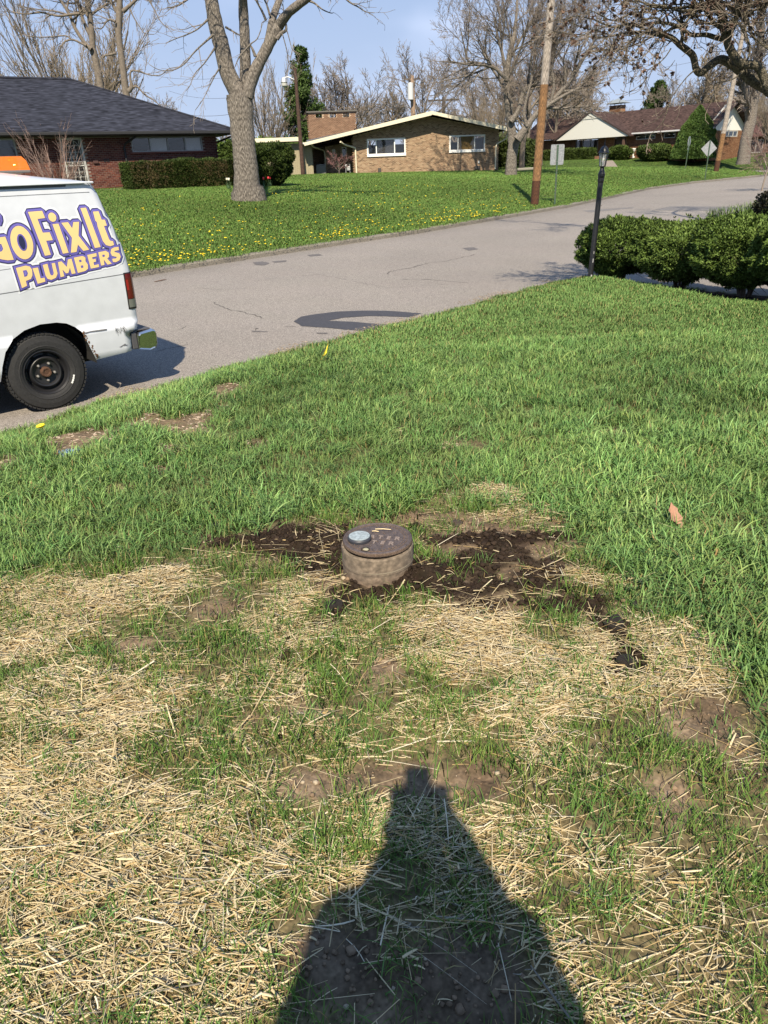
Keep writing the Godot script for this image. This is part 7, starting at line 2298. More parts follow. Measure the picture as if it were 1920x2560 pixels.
	var tb := bare_tree("bare_tree", "bare tree behind the transformer pole and the tan house's ridge", Vector3(6.6, 8.04, -100) * Vector3(1, 0, 1) + Vector3(0, 2.0, 0), round_c, 4203, 16.0, 0.28, grey_far, twig_grey)
	var tc := bare_tree("bare_tree", "tall slender bare tree left of the brown house's chimney", Vector3(35.19, 9.2, -125) * Vector3(1, 0, 1) + Vector3(0, 2.4, 0), tall_c, 4204, 13.0, 0.24, grey_far, twig_tan)
	var sets := [
		[fan, Vector3(-29.08, 10.28, -84), 0.82, 1.1, "lower tan bare tree filling the gap left of the forked trunk"],
		[fan, Vector3(-41.55, 11.9, -90), 0.7, 2.4, "bare tree just outside the dark roof's left end"],
		[ta, Vector3(-20.9, 7.97, -76), 0.62, 2.0, "small bare tree peeping over the slope of the dark roof"],
		[ta, Vector3(-27.09, 9.34, -86), 0.72, 0.4, "bare tree seen between the forked and the straight trunk"],
		[fan, Vector3(-10.6, 6.22, -82), 0.62, 0.9, "pale bare tree between the maple and the street light pole"],
		[tb, Vector3(0.16, 7.29, -96), 0.62, 1.7, "bare tree over the chimney's right end"],
		[tc, Vector3(2.97, 8.43, -110), 0.75, 2.6, "thin pinkish bare tree left of the transformer pole"],
		[ta, Vector3(12.54, 8.84, -115), 0.75, 3.3, "bare tree behind the pole with a crossarm"],
		[tb, Vector3(14.54, 8.11, -105), 0.85, 0.2, "dense bare tree behind the tan house's right end"],
		[tb, Vector3(16.46, 7.76, -98), 0.95, 2.2, "dense bare tree behind the spreading tree"],
		[ta, Vector3(19.33, 7.7, -96), 1.0, 4.2, "bare tree behind the bleached utility pole's foot"],
		[tb, Vector3(24.23, 8.09, -104), 0.9, 5.0, "bare tree over the brown house's left roof"],
		[tc, Vector3(28.46, 8.51, -112), 0.95, 1.0, "slender bare tree over the brown house's left ridge"],
		[ta, Vector3(37.41, 9.06, -118), 0.62, 2.0, "bare tree just right of the brown house's chimney"],
		[tb, Vector3(46.41, 9.05, -122), 0.85, 0.6, "bare tree over the middle of the brown roof"],
		[tc, Vector3(48.95, 8.82, -120), 1.1, 3.0, "tall bare tree over the brown roof, left of the far pole"],
		[ta, Vector3(53.28, 8.52, -124), 0.9, 5.5, "bare tree right behind the far pole"],
		[tb, Vector3(56.81, 6.23, -118), 0.8, 1.9, "bare tree over the red roof at the right edge"],
		[fan, Vector3(47, 4.43, -92), 0.55, 1.9, "bushy bare tree at the right edge"],
		[fan, Vector3(12.13, 6.1, -78), 0.42, 4.0, "low reddish bare tree at the tan house's right corner"],
	]
	for s in sets:
		var o: Node3D = s[0]
		copy_of(o, Transform3D(Basis(Vector3.UP, s[3]).scaled(Vector3.ONE * s[2]), s[1] * Vector3(1, 0, 1) + Vector3(0, o.position.y, 0)), s[4])
	rng.seed = 4300
	for k in 26:
		var z := rnd(-190.0, -140.0)
		var x := rnd(-0.62, 0.66) * -z
		var o: Node3D = [ta, tb, tc, fan][k % 4]
		var cp := copy_of(o, Transform3D(Basis(Vector3.UP, rnd(0, TAU)).scaled(Vector3.ONE * rnd(0.55, 0.8)), Vector3(x, 2.4, z)), "bare tree in the far line along the horizon")
		cp.set_meta("group", "bare trees along the horizon")
	conifer("cedar_tree", "ragged dark cedar behind the tan house's chimney", Vector3(-6.71, 6.2, -84) * Vector3(1, 0, 1) + Vector3(0, 1.8, 0), 10.9, 3.0, 4401, 4000, 0.26, 0.85, 1.15, 0.8)
	conifer("spruce_tree", "dark conifer showing above the brown house's roof", Vector3(44.97, 8.87, -125) * Vector3(1, 0, 1) + Vector3(0, 2.4, 0), 9.6, 4.4, 4402, 7000, 0.36, 0.7, 1.1, 0.9)
	conifer("cone_evergreen", "dense green cone-shaped evergreen at the brown house's corner", Vector3(35.66, 1.9, -86.12) - Vector3(0, 0.35, 0), 4.9, 2.25, 4403, 20000, 0.16, 0.0, 1.6)
	var hb: Vector3 = Vector3(-8, 1.2, -40)
	var he: Vector3 = Vector3(0.867, 0, -0.498)
	var hn: Vector3 = Vector3(0.498, 0, 0.867)
	clipped_hedge("house_hedge", "long clipped hedge, browned along its face, in front of the red house", hb + he * -4.9 + hn * 2.2 - Vector3(0, 0.15, 0), hb + he * 1.5 + hn * 1.4 - Vector3(0, 0.15, 0), 1.3, 0.0, 1.25, 4501, 17000, 0.085, 1.0, 0.28)
	yew("rounded_bush", "dark rounded bush right of the maple's trunk", Vector3(-4.9, 1.1, -37.27), 1.15, 1.0, 0.05, 1.75, 4502, 8000, 0.10, "", 0.75)
	yew("rounded_bush", "taller green bush behind the maple's trunk, at the red house's corner", hb + he * 1.5 + hn * 0.2, 1.0, 1.0, 0.05, 1.9, 4503, 6000, 0.10, "", 1.1)
	var b3: Vector3 = Vector3(37, 1.9, -86)
	var e3: Vector3 = Vector3(0.6, 0, 0.8)
	var n3: Vector3 = Vector3(-0.8, 0, 0.6)
	clipped_hedge("house_hedge", "clipped green hedge below the brown house's picture window", b3 + e3 * -22.0 + n3 * 2.2 - Vector3(0, 0.3, 0), b3 + e3 * -13.6 + n3 * 2.2 - Vector3(0, 0.25, 0), 1.5, 0.0, 1.35, 4504, 5200, 0.22, 1.0)
	yew("rounded_bush", "rounded green bush right of the brown house's door", b3 + e3 * -9.6 + n3 * 2.2 - Vector3(0, 0.35, 0), 1.25, 1.1, 0.0, 1.5, 4505, 1900, 0.2, "", 0.9)
	yew("rounded_bush", "low dark bush beside the cone-shaped evergreen", b3 + e3 * -5.4 + n3 * 1.6 - Vector3(0, 0.3, 0), 1.9, 1.1, 0.0, 1.5, 4506, 2300, 0.22, "", 0.8)
	clipped_hedge("house_hedge", "dark hedge in the gap right of the tan house", Vector3(10.28, 1.71, -62), Vector3(14.02, 1.96, -70), 1.6, -0.3, 1.5, 4507, 3000, 0.24, 0.75)
	var words := ["clipped yew bush at the hedge's near end, behind the lamp post", "clipped yew bush just right of the lamp post", "third clipped yew bush from the lamp post", "fourth clipped yew bush from the lamp post", "clipped yew bush at the right edge of the picture", "clipped yew bush past the picture's right edge"]
	var spots := [[Vector2(4.15, -12.3), 0.66, 0.98], [Vector2(4.7, -11.15), 0.66, 0.96], [Vector2(5.1, -9.95), 0.68, 1.0], [Vector2(5.4, -8.8), 0.68, 1.02], [Vector2(5.7, -7.65), 0.66, 1.0], [Vector2(6.05, -6.5), 0.66, 1.0]]
	for k in spots.size():
		var s: Array = spots[k]
		var y := near_y(s[0].x, s[0].y)
		yew("yew_bush", words[k], Vector3(s[0].x, y, s[0].y), s[1] * 1.15, s[1] * 1.0, 0.15, s[2], 4600 + k, 7500, 0.05, "yew bushes in the hedge beside the drive", 1.4)
	var bed := MB.new()
	sheet(bed, Geometry2D.offset_polyline(PackedVector2Array([Vector2(4.05, -11.9), Vector2(6.3, -6.3)]), 0.62, Geometry2D.JOIN_ROUND, Geometry2D.END_ROUND)[0], 0.12, func(x, z): return near_y(x, z) + 0.012 + 0.02 * n_c.get_noise_2d(x * 300.0, z * 300.0), func(x, z): return Color(0.050, 0.036, 0.026) * (1.0 + 0.5 * n_c.get_noise_2d(x * 200.0, z * 200.0)))
	struct("hedge_bed", bed.mesh(), mats.soil)
	rng.seed = 4700
	var pb := thing("twiggy_shrub", "dark twiggy shrub beyond the drive at the right edge", "shrub", Vector3(11.5, -0.15, -21))
	var st := MB.new()
	for k in 60:
		var a := rnd(0, TAU)
		var e := Vector3(cos(a) * rnd(0.2, 0.85), rnd(0.5, 1.0), sin(a) * rnd(0.2, 0.85))
		st.tube(PackedVector3Array([Vector3.ZERO, e * 0.5 + Vector3(0, 0.08, 0), e + rvec() * 0.05]), PackedFloat32Array([0.012, 0.008, 0.003]), 3)
	part(pb, "stems", st.mesh(), twig_red)
	leafy(pb, "foliage", sprig(7, 1.0, 0.2, 0.9, Color(0.018, 0.022, 0.012), Color(0.040, 0.036, 0.022)), mats.needles, 1500, func():
		var v := rvec().normalized()
		return [Vector3(v.x * 0.85, 0.5 + v.y * 0.45, v.z * 0.85) * pow(rng.randf(), 0.25), v], 0.09)
	var strap := tuft(46, 0.16, 0.22, 0.5, 0.009, 0.6, Color(0.10, 0.17, 0.04), Color(0.17, 0.25, 0.07))
	for k in 7:
		var x := 10.6 + 0.5 * k + rnd(-0.15, 0.15)
		var z := -23.6 - 0.45 * k + rnd(-0.3, 0.3)
		var o := part(self, "daylily_clump", strap, mats.grass_blade)
		o.position = Vector3(x, bank_y(x, z), z)
		o.rotation.y = rnd(0, TAU)
		tag(o, "clump of green strap leaves along the far side of the drive", "plant", "strap-leaved clumps beyond the drive")
	var vase_c := {"trunk": 0.05, "first": 0.2, "seg": [6, 4, 3], "wob": [0.1, 0.16, 0.2], "up": [0.06, 0.03, 0.0], "kids": [22, 5, 4], "ang": [38, 26, 30], "lenf": [0.95, 0.35, 0.4], "from": [0.35, 0.2, 0.1], "top": 2, "fine": 1, "minr": 0.005}
	var vs := bare_tree("bare_shrub", "bare vase-shaped shrub in front of the red house's door", hb + he * -7.9 + hn * 1.7 - Vector3(0, 0.2, 0), vase_c, 4801, 2.7, 0.05, twig_red, twig_red)
	vs.set_meta("category", "shrub")
	var bud_c := {"trunk": 0.38, "first": 0.55, "seg": [5, 4, 3], "wob": [0.12, 0.2, 0.25], "up": [0.04, 0.02, 0.0], "kids": [9, 8, 7], "ang": [46, 45, 45], "lenf": [0.42, 0.5, 0.5], "from": [0.25, 0.1, 0.1], "top": 2, "fine": 1, "minr": 0.008}
	bare_tree("redbud_tree", "small pinkish bare tree at the tan house's left corner", Vector3(-2.28, 1.4, -56.25) - Vector3(0, 0.1, 0), bud_c, 4802, 2.9, 0.06, grey_far, mat("twig_pink", Color(0.19, 0.095, 0.09), 0.95))
	var sap := bare_tree("sapling", "thin sapling with dark buds at the right edge, beyond the street", Vector3(20.43, 0.04, -40), bud_c, 4803, 4.2, 0.05, twig_grey, twig_red)
	for q: Array in [[Vector3(-15.66, 6.17, -66), 1.6, 2.0, "yellow-green bush showing past the dark roof's lower end"], [Vector3(-10.42, 5.12, -74), 4.5, 3.2, "light green thicket between the maple and the annexe"], [Vector3(-9.59, 5.85, -88), 4.5, 3.5, "green thicket behind the street light pole"], [Vector3(14.1, 4.54, -84), 2.2, 3.2, "yellow-green bush in the gap right of the tan house"]]:
		yew("green_bush", q[3], (q[0] as Vector3) * Vector3(1, 0, 1) + Vector3(0, 1.3, 0), q[1], q[1], 0.1, q[2], 4900 + int(q[1] * 10), 1700, 0.34, "", 2.0)
	build_near_tree()


func build_near_tree() -> void:
	var c := {"seg": [5, 5, 4, 4, 3], "wob": [0.14, 0.2, 0.26, 0.32, 0.36], "up": [0.02, 0.03, 0.03, 0.05, 0.06], "kids": [0, 8, 8, 6, 4], "ang": [45, 52, 52, 50, 46], "lenf": [0.5, 0.62, 0.58, 0.52, 0.5], "from": [0.2, 0.12, 0.12, 0.1, 0.1], "top": 4, "fine": 3, "minr": 0.0035}
	var bk := mat("magnolia_bark", Color(0.26, 0.225, 0.155), 0.95, {"tex": "bark", "scale": 1.6, "world": true, "bump": "rough", "height": 1.5})
	var tw := mat("magnolia_twig", Color(0.19, 0.155, 0.12), 0.95)
	var t := limb_tree("magnolia_tree", "near tree with mossy crooked limbs and brown buds reaching in at top right", [
		[[[Vector3(10.9, 0.0, -11.5), Vector3(10.7, 0.8, -11.5), Vector3(10.2, 1.6, -11.4), Vector3(5.742, 2.101, -10.8)], [0.26, 0.22, 0.21, 0.19]], 2.0, 0, 1],
		[[[Vector3(5.742, 2.101, -10.8), Vector3(5.508, 2.299, -10.8), Vector3(5.32, 2.422, -10.8), Vector3(5.113, 2.51, -10.8), Vector3(4.944, 2.619, -10.8), Vector3(4.766, 2.716, -10.8), Vector3(4.639, 2.754, -10.8), Vector3(4.517, 2.69, -10.8), Vector3(4.422, 2.613, -10.8), Vector3(4.349, 2.65, -10.8), Vector3(4.285, 2.799, -10.8), Vector3(4.195, 2.869, -10.8), Vector3(4.078, 2.94, -10.8), Vector3(3.961, 3.021, -10.8), Vector3(3.826, 3.047, -10.8), Vector3(3.692, 3.063, -10.8), Vector3(3.531, 3.09, -10.8), Vector3(3.297, 3.075, -10.8), Vector3(3.116, 3.054, -10.8), Vector3(2.959, 3.048, -10.8), Vector3(2.771, 3.093, -10.8)], [0.107, 0.095, 0.083, 0.072, 0.065, 0.059, 0.050, 0.046, 0.045, 0.044, 0.043, 0.041, 0.036, 0.030, 0.026, 0.022, 0.017, 0.014, 0.010, 0.007, 0.005]], 0.5, 1.5, 2],
		[[[Vector3(5.235, 2.406, -10.6), Vector3(5.069, 2.637, -10.6), Vector3(4.851, 2.678, -10.6), Vector3(4.68, 2.827, -10.6), Vector3(4.585, 2.993, -10.6), Vector3(4.523, 3.124, -10.6), Vector3(4.46, 3.263, -10.6), Vector3(4.333, 3.413, -10.6), Vector3(4.175, 3.603, -10.6), Vector3(4.021, 3.789, -10.6)], [0.054, 0.052, 0.048, 0.049, 0.053, 0.051, 0.042, 0.033, 0.021, 0.010]], 0.35, 1.7, 1],
		[[[Vector3(4.576, 3, -10.5), Vector3(4.641, 3.136, -10.5), Vector3(4.695, 3.249, -10.5), Vector3(4.8, 3.36, -10.5), Vector3(4.95, 3.488, -10.5)], [0.031, 0.027, 0.024, 0.021, 0.013]], 0.25, 1.8, 1],
		[[[Vector3(4.603, 2.964, -10.7), Vector3(4.488, 2.989, -10.7), Vector3(4.365, 3.021, -10.7), Vector3(4.182, 3.026, -10.7), Vector3(4.04, 3.101, -10.7), Vector3(3.904, 3.149, -10.7), Vector3(3.72, 3.171, -10.7), Vector3(3.515, 3.151, -10.7), Vector3(3.358, 3.167, -10.7), Vector3(3.193, 3.14, -10.7), Vector3(3.047, 3.177, -10.7), Vector3(2.886, 3.235, -10.7), Vector3(2.664, 3.275, -10.7)], [0.032, 0.029, 0.027, 0.025, 0.022, 0.020, 0.018, 0.018, 0.016, 0.014, 0.010, 0.007, 0.004]], 0.25, 1.5, 2],
		[[[Vector3(4.013, 2.909, -10.4), Vector3(3.93, 3.038, -10.4), Vector3(4.032, 3.191, -10.4), Vector3(4.093, 3.282, -10.4), Vector3(4.185, 3.402, -10.4)], [0.016, 0.013, 0.013, 0.010, 0.007]], 0.3, 1.3, 2],
		[[[Vector3(3.795, 3.105, -10.6), Vector3(3.678, 3.204, -10.6), Vector3(3.513, 3.199, -10.6), Vector3(3.364, 3.267, -10.6), Vector3(3.242, 3.218, -10.6), Vector3(3.091, 3.202, -10.6), Vector3(2.904, 3.282, -10.6), Vector3(2.747, 3.329, -10.6)], [0.015, 0.013, 0.013, 0.011, 0.010, 0.008, 0.006, 0.004]], 0.2, 1.3, 2],
		[[[Vector3(4.063, 3.259, -10.5), Vector3(3.912, 3.254, -10.5), Vector3(3.702, 3.312, -10.5), Vector3(3.498, 3.339, -10.5), Vector3(3.289, 3.408, -10.5), Vector3(3.033, 3.457, -10.5)], [0.018, 0.014, 0.013, 0.011, 0.009, 0.006]], 0.2, 1.5, 2],
		[[[Vector3(4.203, 2.654, -10.3), Vector3(4.24, 2.739, -10.3), Vector3(4.279, 2.807, -10.3)], [0.008, 0.007, 0.005]], 0.3, 0.5, 4],
		[[[Vector3(4.135, 2.602, -10.3), Vector3(4.044, 2.529, -10.3), Vector3(3.958, 2.421, -10.3), Vector3(3.874, 2.291, -10.3), Vector3(3.833, 2.123, -10.3), Vector3(3.783, 2.01, -10.3), Vector3(3.666, 1.898, -10.3)], [0.010, 0.007, 0.006, 0.005, 0.005, 0.004, 0.003]], 0.15, 0.75, 3],
		[[[Vector3(3.868, 2.863, -10.5), Vector3(3.804, 2.767, -10.5), Vector3(3.711, 2.693, -10.5), Vector3(3.602, 2.631, -10.5), Vector3(3.578, 2.52, -10.5), Vector3(3.494, 2.455, -10.5)], [0.008, 0.007, 0.006, 0.005, 0.005, 0.003]], 0.1, 0.8, 3],
		[[[Vector3(3.721, 2.996, -10.5), Vector3(3.631, 2.903, -10.5), Vector3(3.565, 2.818, -10.5), Vector3(3.47, 2.756, -10.5), Vector3(3.315, 2.75, -10.5), Vector3(3.275, 2.762, -10.5)], [0.010, 0.008, 0.006, 0.005, 0.005, 0.003]], 0.1, 0.9, 3],
		[[[Vector3(3.519, 3.05, -10.6), Vector3(3.411, 2.988, -10.6), Vector3(3.299, 2.949, -10.6), Vector3(3.253, 2.896, -10.6), Vector3(3.164, 2.882, -10.6)], [0.008, 0.006, 0.005, 0.005, 0.003]], 0.2, 0.5, 4],
		[[[Vector3(4.721, 2.625, -10.2), Vector3(4.739, 2.794, -10.2), Vector3(4.658, 2.953, -10.2), Vector3(4.61, 3.14, -10.2), Vector3(4.544, 3.293, -10.2)], [0.013, 0.013, 0.011, 0.010, 0.008]], 0.3, 1.4, 2],
		[[[Vector3(4.996, 2.388, -10.2), Vector3(5.054, 2.603, -10.2), Vector3(5.074, 2.867, -10.2), Vector3(4.983, 3.178, -10.2), Vector3(4.867, 3.382, -10.2)], [0.021, 0.019, 0.016, 0.012, 0.008]], 0.2, 1.8, 1],
		[[[Vector3(4.8, 2.58, -10.4), Vector3(4.663, 2.485, -10.4), Vector3(4.448, 2.448, -10.4), Vector3(4.472, 2.312, -10.4), Vector3(4.423, 2.212, -10.4), Vector3(4.404, 2.167, -10.4)], [0.014, 0.007, 0.006, 0.005, 0.003, 0.003]], 0.2, 0.7, 4],
		[[[Vector3(5.742, 2.101, -10.8), Vector3(9.9, 3.8, -11.2), Vector3(9.2, 5.2, -11.6), Vector3(8.2, 6.8, -13.0), Vector3(6.6, 8.2, -15.4), Vector3(5.0, 8.9, -17.4)], [0.16, 0.14, 0.12, 0.09, 0.07, 0.03]], 0.45, 3.4, 1],
		[[[Vector3(5.742, 2.101, -10.8), Vector3(10.8, 3.9, -12.5), Vector3(10.6, 5.2, -14.2), Vector3(10.4, 7.0, -16.8), Vector3(10.4, 8.2, -19.2), Vector3(11.4, 8.8, -20.6)], [0.15, 0.13, 0.11, 0.09, 0.06, 0.03]], 0.4, 3.2, 1],
	], c, 5101, bk, tw)
	var crown: MeshInstance3D = t.get_node("crown")
	var arr := crown.mesh.surface_get_arrays(0)
	var vs: PackedVector3Array = arr[Mesh.ARRAY_VERTEX]
	var bud := MB.new()
	for k in 4:
		var d := (Vector3.UP + rvec() * 0.7).normalized()
		var s := d.cross(rvec()).normalized() * 0.35
		bud.col = Color(0.10, 0.058, 0.042).lerp(Color(0.17, 0.11, 0.075), rng.randf())
		bud.tri(Vector3.ZERO, d * 0.5 + s, d)
		bud.tri(Vector3.ZERO, d, d * 0.5 - s)
		bud.tri(Vector3.ZERO, d * 0.5 + s.cross(d), d)
	var xs := []
	var cs := []
	for k in range(0, vs.size() - 12, 12):
		if rng.randf() < 0.26:
			xs.append(Transform3D(Basis.from_euler(rvec() * 3.0).scaled(Vector3.ONE * rnd(0.025, 0.065)), vs[k + rng.randi() % 12]))
			var q := rnd(0.6, 1.3)
			cs.append(Color(q, q, q))
	scatter(t, "buds", bud.mesh(), mat("bud", Color(1, 1, 1), 0.8, {"vc": true}), xs, cs)


# ---------------------------------------------------------------- street furniture and small things
func build_meter() -> void:
	var at := Vector3(-0.035, -0.03, -2.69)
	var t := thing("meter_riser", "rusty brown water meter riser with a round lid standing in dug soil", "water meter", at)
	var wall := mat("riser", Color(1, 1, 1), 0.92, {"vc": true, "tex": "concrete", "scale": 1.4, "bump": "grain", "height": 0.1})
	var mb := MB.new()
	mb.lathe([Vector2(0.1545, -0.14), Vector2(0.1555, 0.0), Vector2(0.1557, 0.03), Vector2(0.1558, 0.06), Vector2(0.1560, 0.088), Vector2(0.1575, 0.095), Vector2(0.1575, 0.165), Vector2(0.155, 0.172), Vector2(0.146, 0.172), Vector2(0.144, 0.166), Vector2(0.144, 0.06), Vector2(0.0, 0.06)], 72)
	for i in mb.v.size():
		var p := mb.v[i]
		var k := 1.0 + 0.006 * n_b.get_noise_3d(p.x * 300.0, p.y * 300.0, p.z * 300.0)
		mb.v[i] = Vector3(p.x * k, p.y, p.z * k)
		var w := smoothstep(0.0, 0.12, p.y + 0.04 * n_b.get_noise_3d(p.x * 200.0, p.y * 200.0, p.z * 200.0))
		mb.c[i] = Color(0.235, 0.165, 0.115).lerp(Color(0.275, 0.218, 0.160), w)
	part(t, "pipe_wall", mb.mesh(), wall)
	mb = MB.new()
	mb.lathe([Vector2(0.1570, 0.100), Vector2(0.1580, 0.104), Vector2(0.1570, 0.109)], 72)
	part(t, "scale_line", mb.mesh(), mat("lime", Color(0.30, 0.25, 0.18), 0.95, {"tex": "grain", "scale": 8.0}))
	var tilt := Basis(Vector3(1, 0, 0.25).normalized(), deg_to_rad(-1.6))
	var lid := Node3D.new()
	lid.name = "lid"
	t.add_child(lid)
	lid.position = Vector3(0.002, 0.176, 0.002)
	lid.basis = tilt
	var iron := mat("lid_iron", Color(0.135, 0.105, 0.098), 0.62, {"tex": "soft", "scale": 6.0, "bump": "rough", "height": 0.35, "metal": 0.15})
	var rusty := mat("lid_rust", Color(0.20, 0.135, 0.095), 0.85, {"tex": "soft", "scale": 9.0, "bump": "rough", "height": 0.4})
	mb = MB.new()
	mb.lathe([Vector2(0.0, 0.0), Vector2(0.148, 0.0), Vector2(0.151, 0.006), Vector2(0.151, 0.017), Vector2(0.149, 0.021), Vector2(0.143, 0.022), Vector2(0.141, 0.019), Vector2(0.0, 0.019)], 72)
	part(lid, "plate", mb.mesh(), iron)
	mb = MB.new()
	mb.lathe([Vector2(0.1515, 0.005), Vector2(0.1522, 0.007), Vector2(0.1522, 0.016), Vector2(0.1515, 0.018)], 72)
	mb.lathe([Vector2(0.128, 0.0188), Vector2(0.1285, 0.0212), Vector2(0.1305, 0.0212), Vector2(0.131, 0.0188)], 72)
	part(lid, "rim", mb.mesh(), rusty)
	var f := SystemFont.new()
	f.font_names = PackedStringArray(["Droid Sans"])
	f.font_weight = 800
	var turn := Basis(Vector3.UP, deg_to_rad(-14.0))
	for q: Array in [["WATER", Vector3(0.012, 0.0185, -0.006)], ["METER", Vector3(-0.004, 0.0185, 0.044)]]:
		for k in 5:
			var tm := TextMesh.new()
			tm.font = f
			tm.text = (q[0] as String)[k]
			tm.font_size = 32
			tm.pixel_size = 0.00125
			tm.depth = 0.006
			var o := part(lid, "raised_letter", tm, mat("letter_iron", Color(0.19, 0.15, 0.13), 0.8))
			o.basis = turn * Basis(Vector3(1, 0, 0), -PI / 2.0)
			o.position = turn * (q[1] + Vector3((k - 2) * 0.037, 0, 0))
	mb = MB.new()
	rng.seed = 61
	for k in 44:
		var a := TAU * k / 44.0
		if a > 3.5 and a < 4.6:
			continue
		mb.rbox(Vector3(cos(a) * 0.116, 0.0195, sin(a) * 0.116), Vector3(rnd(0.003, 0.008), 0.004, rnd(0.004, 0.010)), 0.001, Basis(Vector3.UP, -a + rnd(-0.4, 0.4)))
	for k in 40:
		var p := Vector2.from_angle(rnd(0, TAU)) * rnd(0.02, 0.1)
		mb.rbox(Vector3(p.x, 0.0192, p.y), Vector3(0.004, 0.004, 0.004), 0.001)
	part(lid, "cast_marks", mb.mesh(), rusty)
	mb = MB.new()
	mb.lathe([Vector2(0.0, 0.0192), Vector2(0.016, 0.0192), Vector2(0.018, 0.0225), Vector2(0.020, 0.0192)], 20, Transform3D(Basis.IDENTITY, Vector3(-0.052, 0, 0.108)))
	part(lid, "bolt_recess", mb.mesh(), mat("dark_hole", Color(0.004, 0.004, 0.004), 0.9))
	mb = MB.new()
	mb.lathe([Vector2(0.0, 0.0235), Vector2(0.008, 0.0232), Vector2(0.0125, 0.0205), Vector2(0.0125, 0.019)], 12, Transform3D(Basis.IDENTITY, Vector3(-0.050, 0, 0.107)))
	part(lid, "bolt", mb.mesh(), mat("brassy", Color(0.30, 0.28, 0.18), 0.6))
	var cap := Vector3(-0.078, 0.019, 0.012)
	mb = MB.new()
	mb.lathe([Vector2(0.051, 0.0), Vector2(0.052, 0.004), Vector2(0.052, 0.012), Vector2(0.049, 0.017), Vector2(0.046, 0.018), Vector2(0.0, 0.0175)], 40, Transform3D(Basis.IDENTITY, cap))
	var ring := part(lid, "reader_cap", mb.mesh(), mat("cap_black", Color(0.03, 0.032, 0.04), 0.5))
	mb = MB.new()
	mb.lathe([Vector2(0.0455, 0.0178), Vector2(0.0452, 0.0205), Vector2(0.043, 0.0215), Vector2(0.0, 0.0212)], 40, Transform3D(Basis.IDENTITY, cap))
	part(lid, "cap_top", mb.mesh(), mat("cap_grey", Color(0.36, 0.42, 0.44), 0.6, {"tex": "soft", "scale": 8.0}))
	for q: Array in [[Vector2(0.028, -0.062), 0.07, 0.15], [Vector2(-0.006, -0.045), 0.03, 0.25]]:
		mb = MB.new()
		var p: Vector2 = q[0]
		var d: Vector3 = Vector3(cos(q[2]), 0, sin(q[2])) * q[1] * 0.5
		mb.tube(PackedVector3Array([at + Vector3(p.x, 0.203, p.y) - d, at + Vector3(p.x, 0.205, p.y), at + Vector3(p.x, 0.203, p.y) + d]), PackedFloat32Array([0.0022, 0.0025, 0.0018]), 5, true)
		var o := part(self, "straw_stem", mb.mesh(), mat("straw_plain", Color(0.60, 0.48, 0.27), 0.6))
		tag(o, "longer straw lying on the meter lid" if q[1] > 0.05 else "short straw lying on the meter lid beside the grey cap", "straw")


func clod(called: String, label: String, at: Vector3, r: float, col: Color, seed_: int, group := "") -> void:
	rng.seed = seed_
	var sp := SphereMesh.new()
	sp.radial_segments = 14
	sp.rings = 9
	sp.radius = 1.0
	sp.height = 2.0
	var arr := sp.get_mesh_arrays()
	var vs: PackedVector3Array = arr[Mesh.ARRAY_VERTEX]
	var ns: PackedVector3Array = arr[Mesh.ARRAY_NORMAL]
	for i in vs.size():
		var p := vs[i]
		var k := 1.0 + 0.55 * n_b.get_noise_3d(p.x * 70.0 + seed_ * 9.0, p.y * 70.0, p.z * 70.0) + 0.35 * n_c.get_noise_3d(p.x * 150.0 + seed_, p.y * 150.0, p.z * 150.0)
		vs[i] = Vector3(p.x * k, p.y * k * 0.62, p.z * k) * r
	arr[Mesh.ARRAY_VERTEX] = vs
	arr[Mesh.ARRAY_NORMAL] = ns
	var m := ArrayMesh.new()
	m.add_surface_from_arrays(Mesh.PRIMITIVE_TRIANGLES, arr)
	var st := SurfaceTool.new()
	st.create_from(m, 0)
	st.generate_normals()
	var o := part(self, called, st.commit(), mat("clod_%d" % int(col.r * 1000), col, 0.95, {"tex": "grain", "scale": 10.0, "bump": "rough", "height": 0.6}))
	o.position = at + Vector3(0, r * 0.2, 0)
	o.rotation.y = rnd(0, TAU)
	tag(o, label, "soil clod", group)


func dandelion(flower: bool) -> Node3D:
	var t := thing("dandelion", "yellow dandelion in the lawn across the street", "flower", Vector3.ZERO, 0.0, "dandelions across the street")
	var mb := MB.new()
	mb.tube(PackedVector3Array([Vector3.ZERO, Vector3(0.004, 0.08, 0)]), PackedFloat32Array([0.003, 0.003]), 3)
	part(t, "stem", mb.mesh(), mat("dandelion_stem", Color(0.12, 0.18, 0.05), 0.7))
	mb = MB.new()
	mb.lathe([Vector2(0.008, 0.074), Vector2(0.027, 0.088), Vector2(0.024, 0.095), Vector2(0.0, 0.101)], 9)
	part(t, "bloom", mb.mesh(), mat("dandelion_yellow", Color(0.85, 0.62, 0.015), 0.7))
	return t


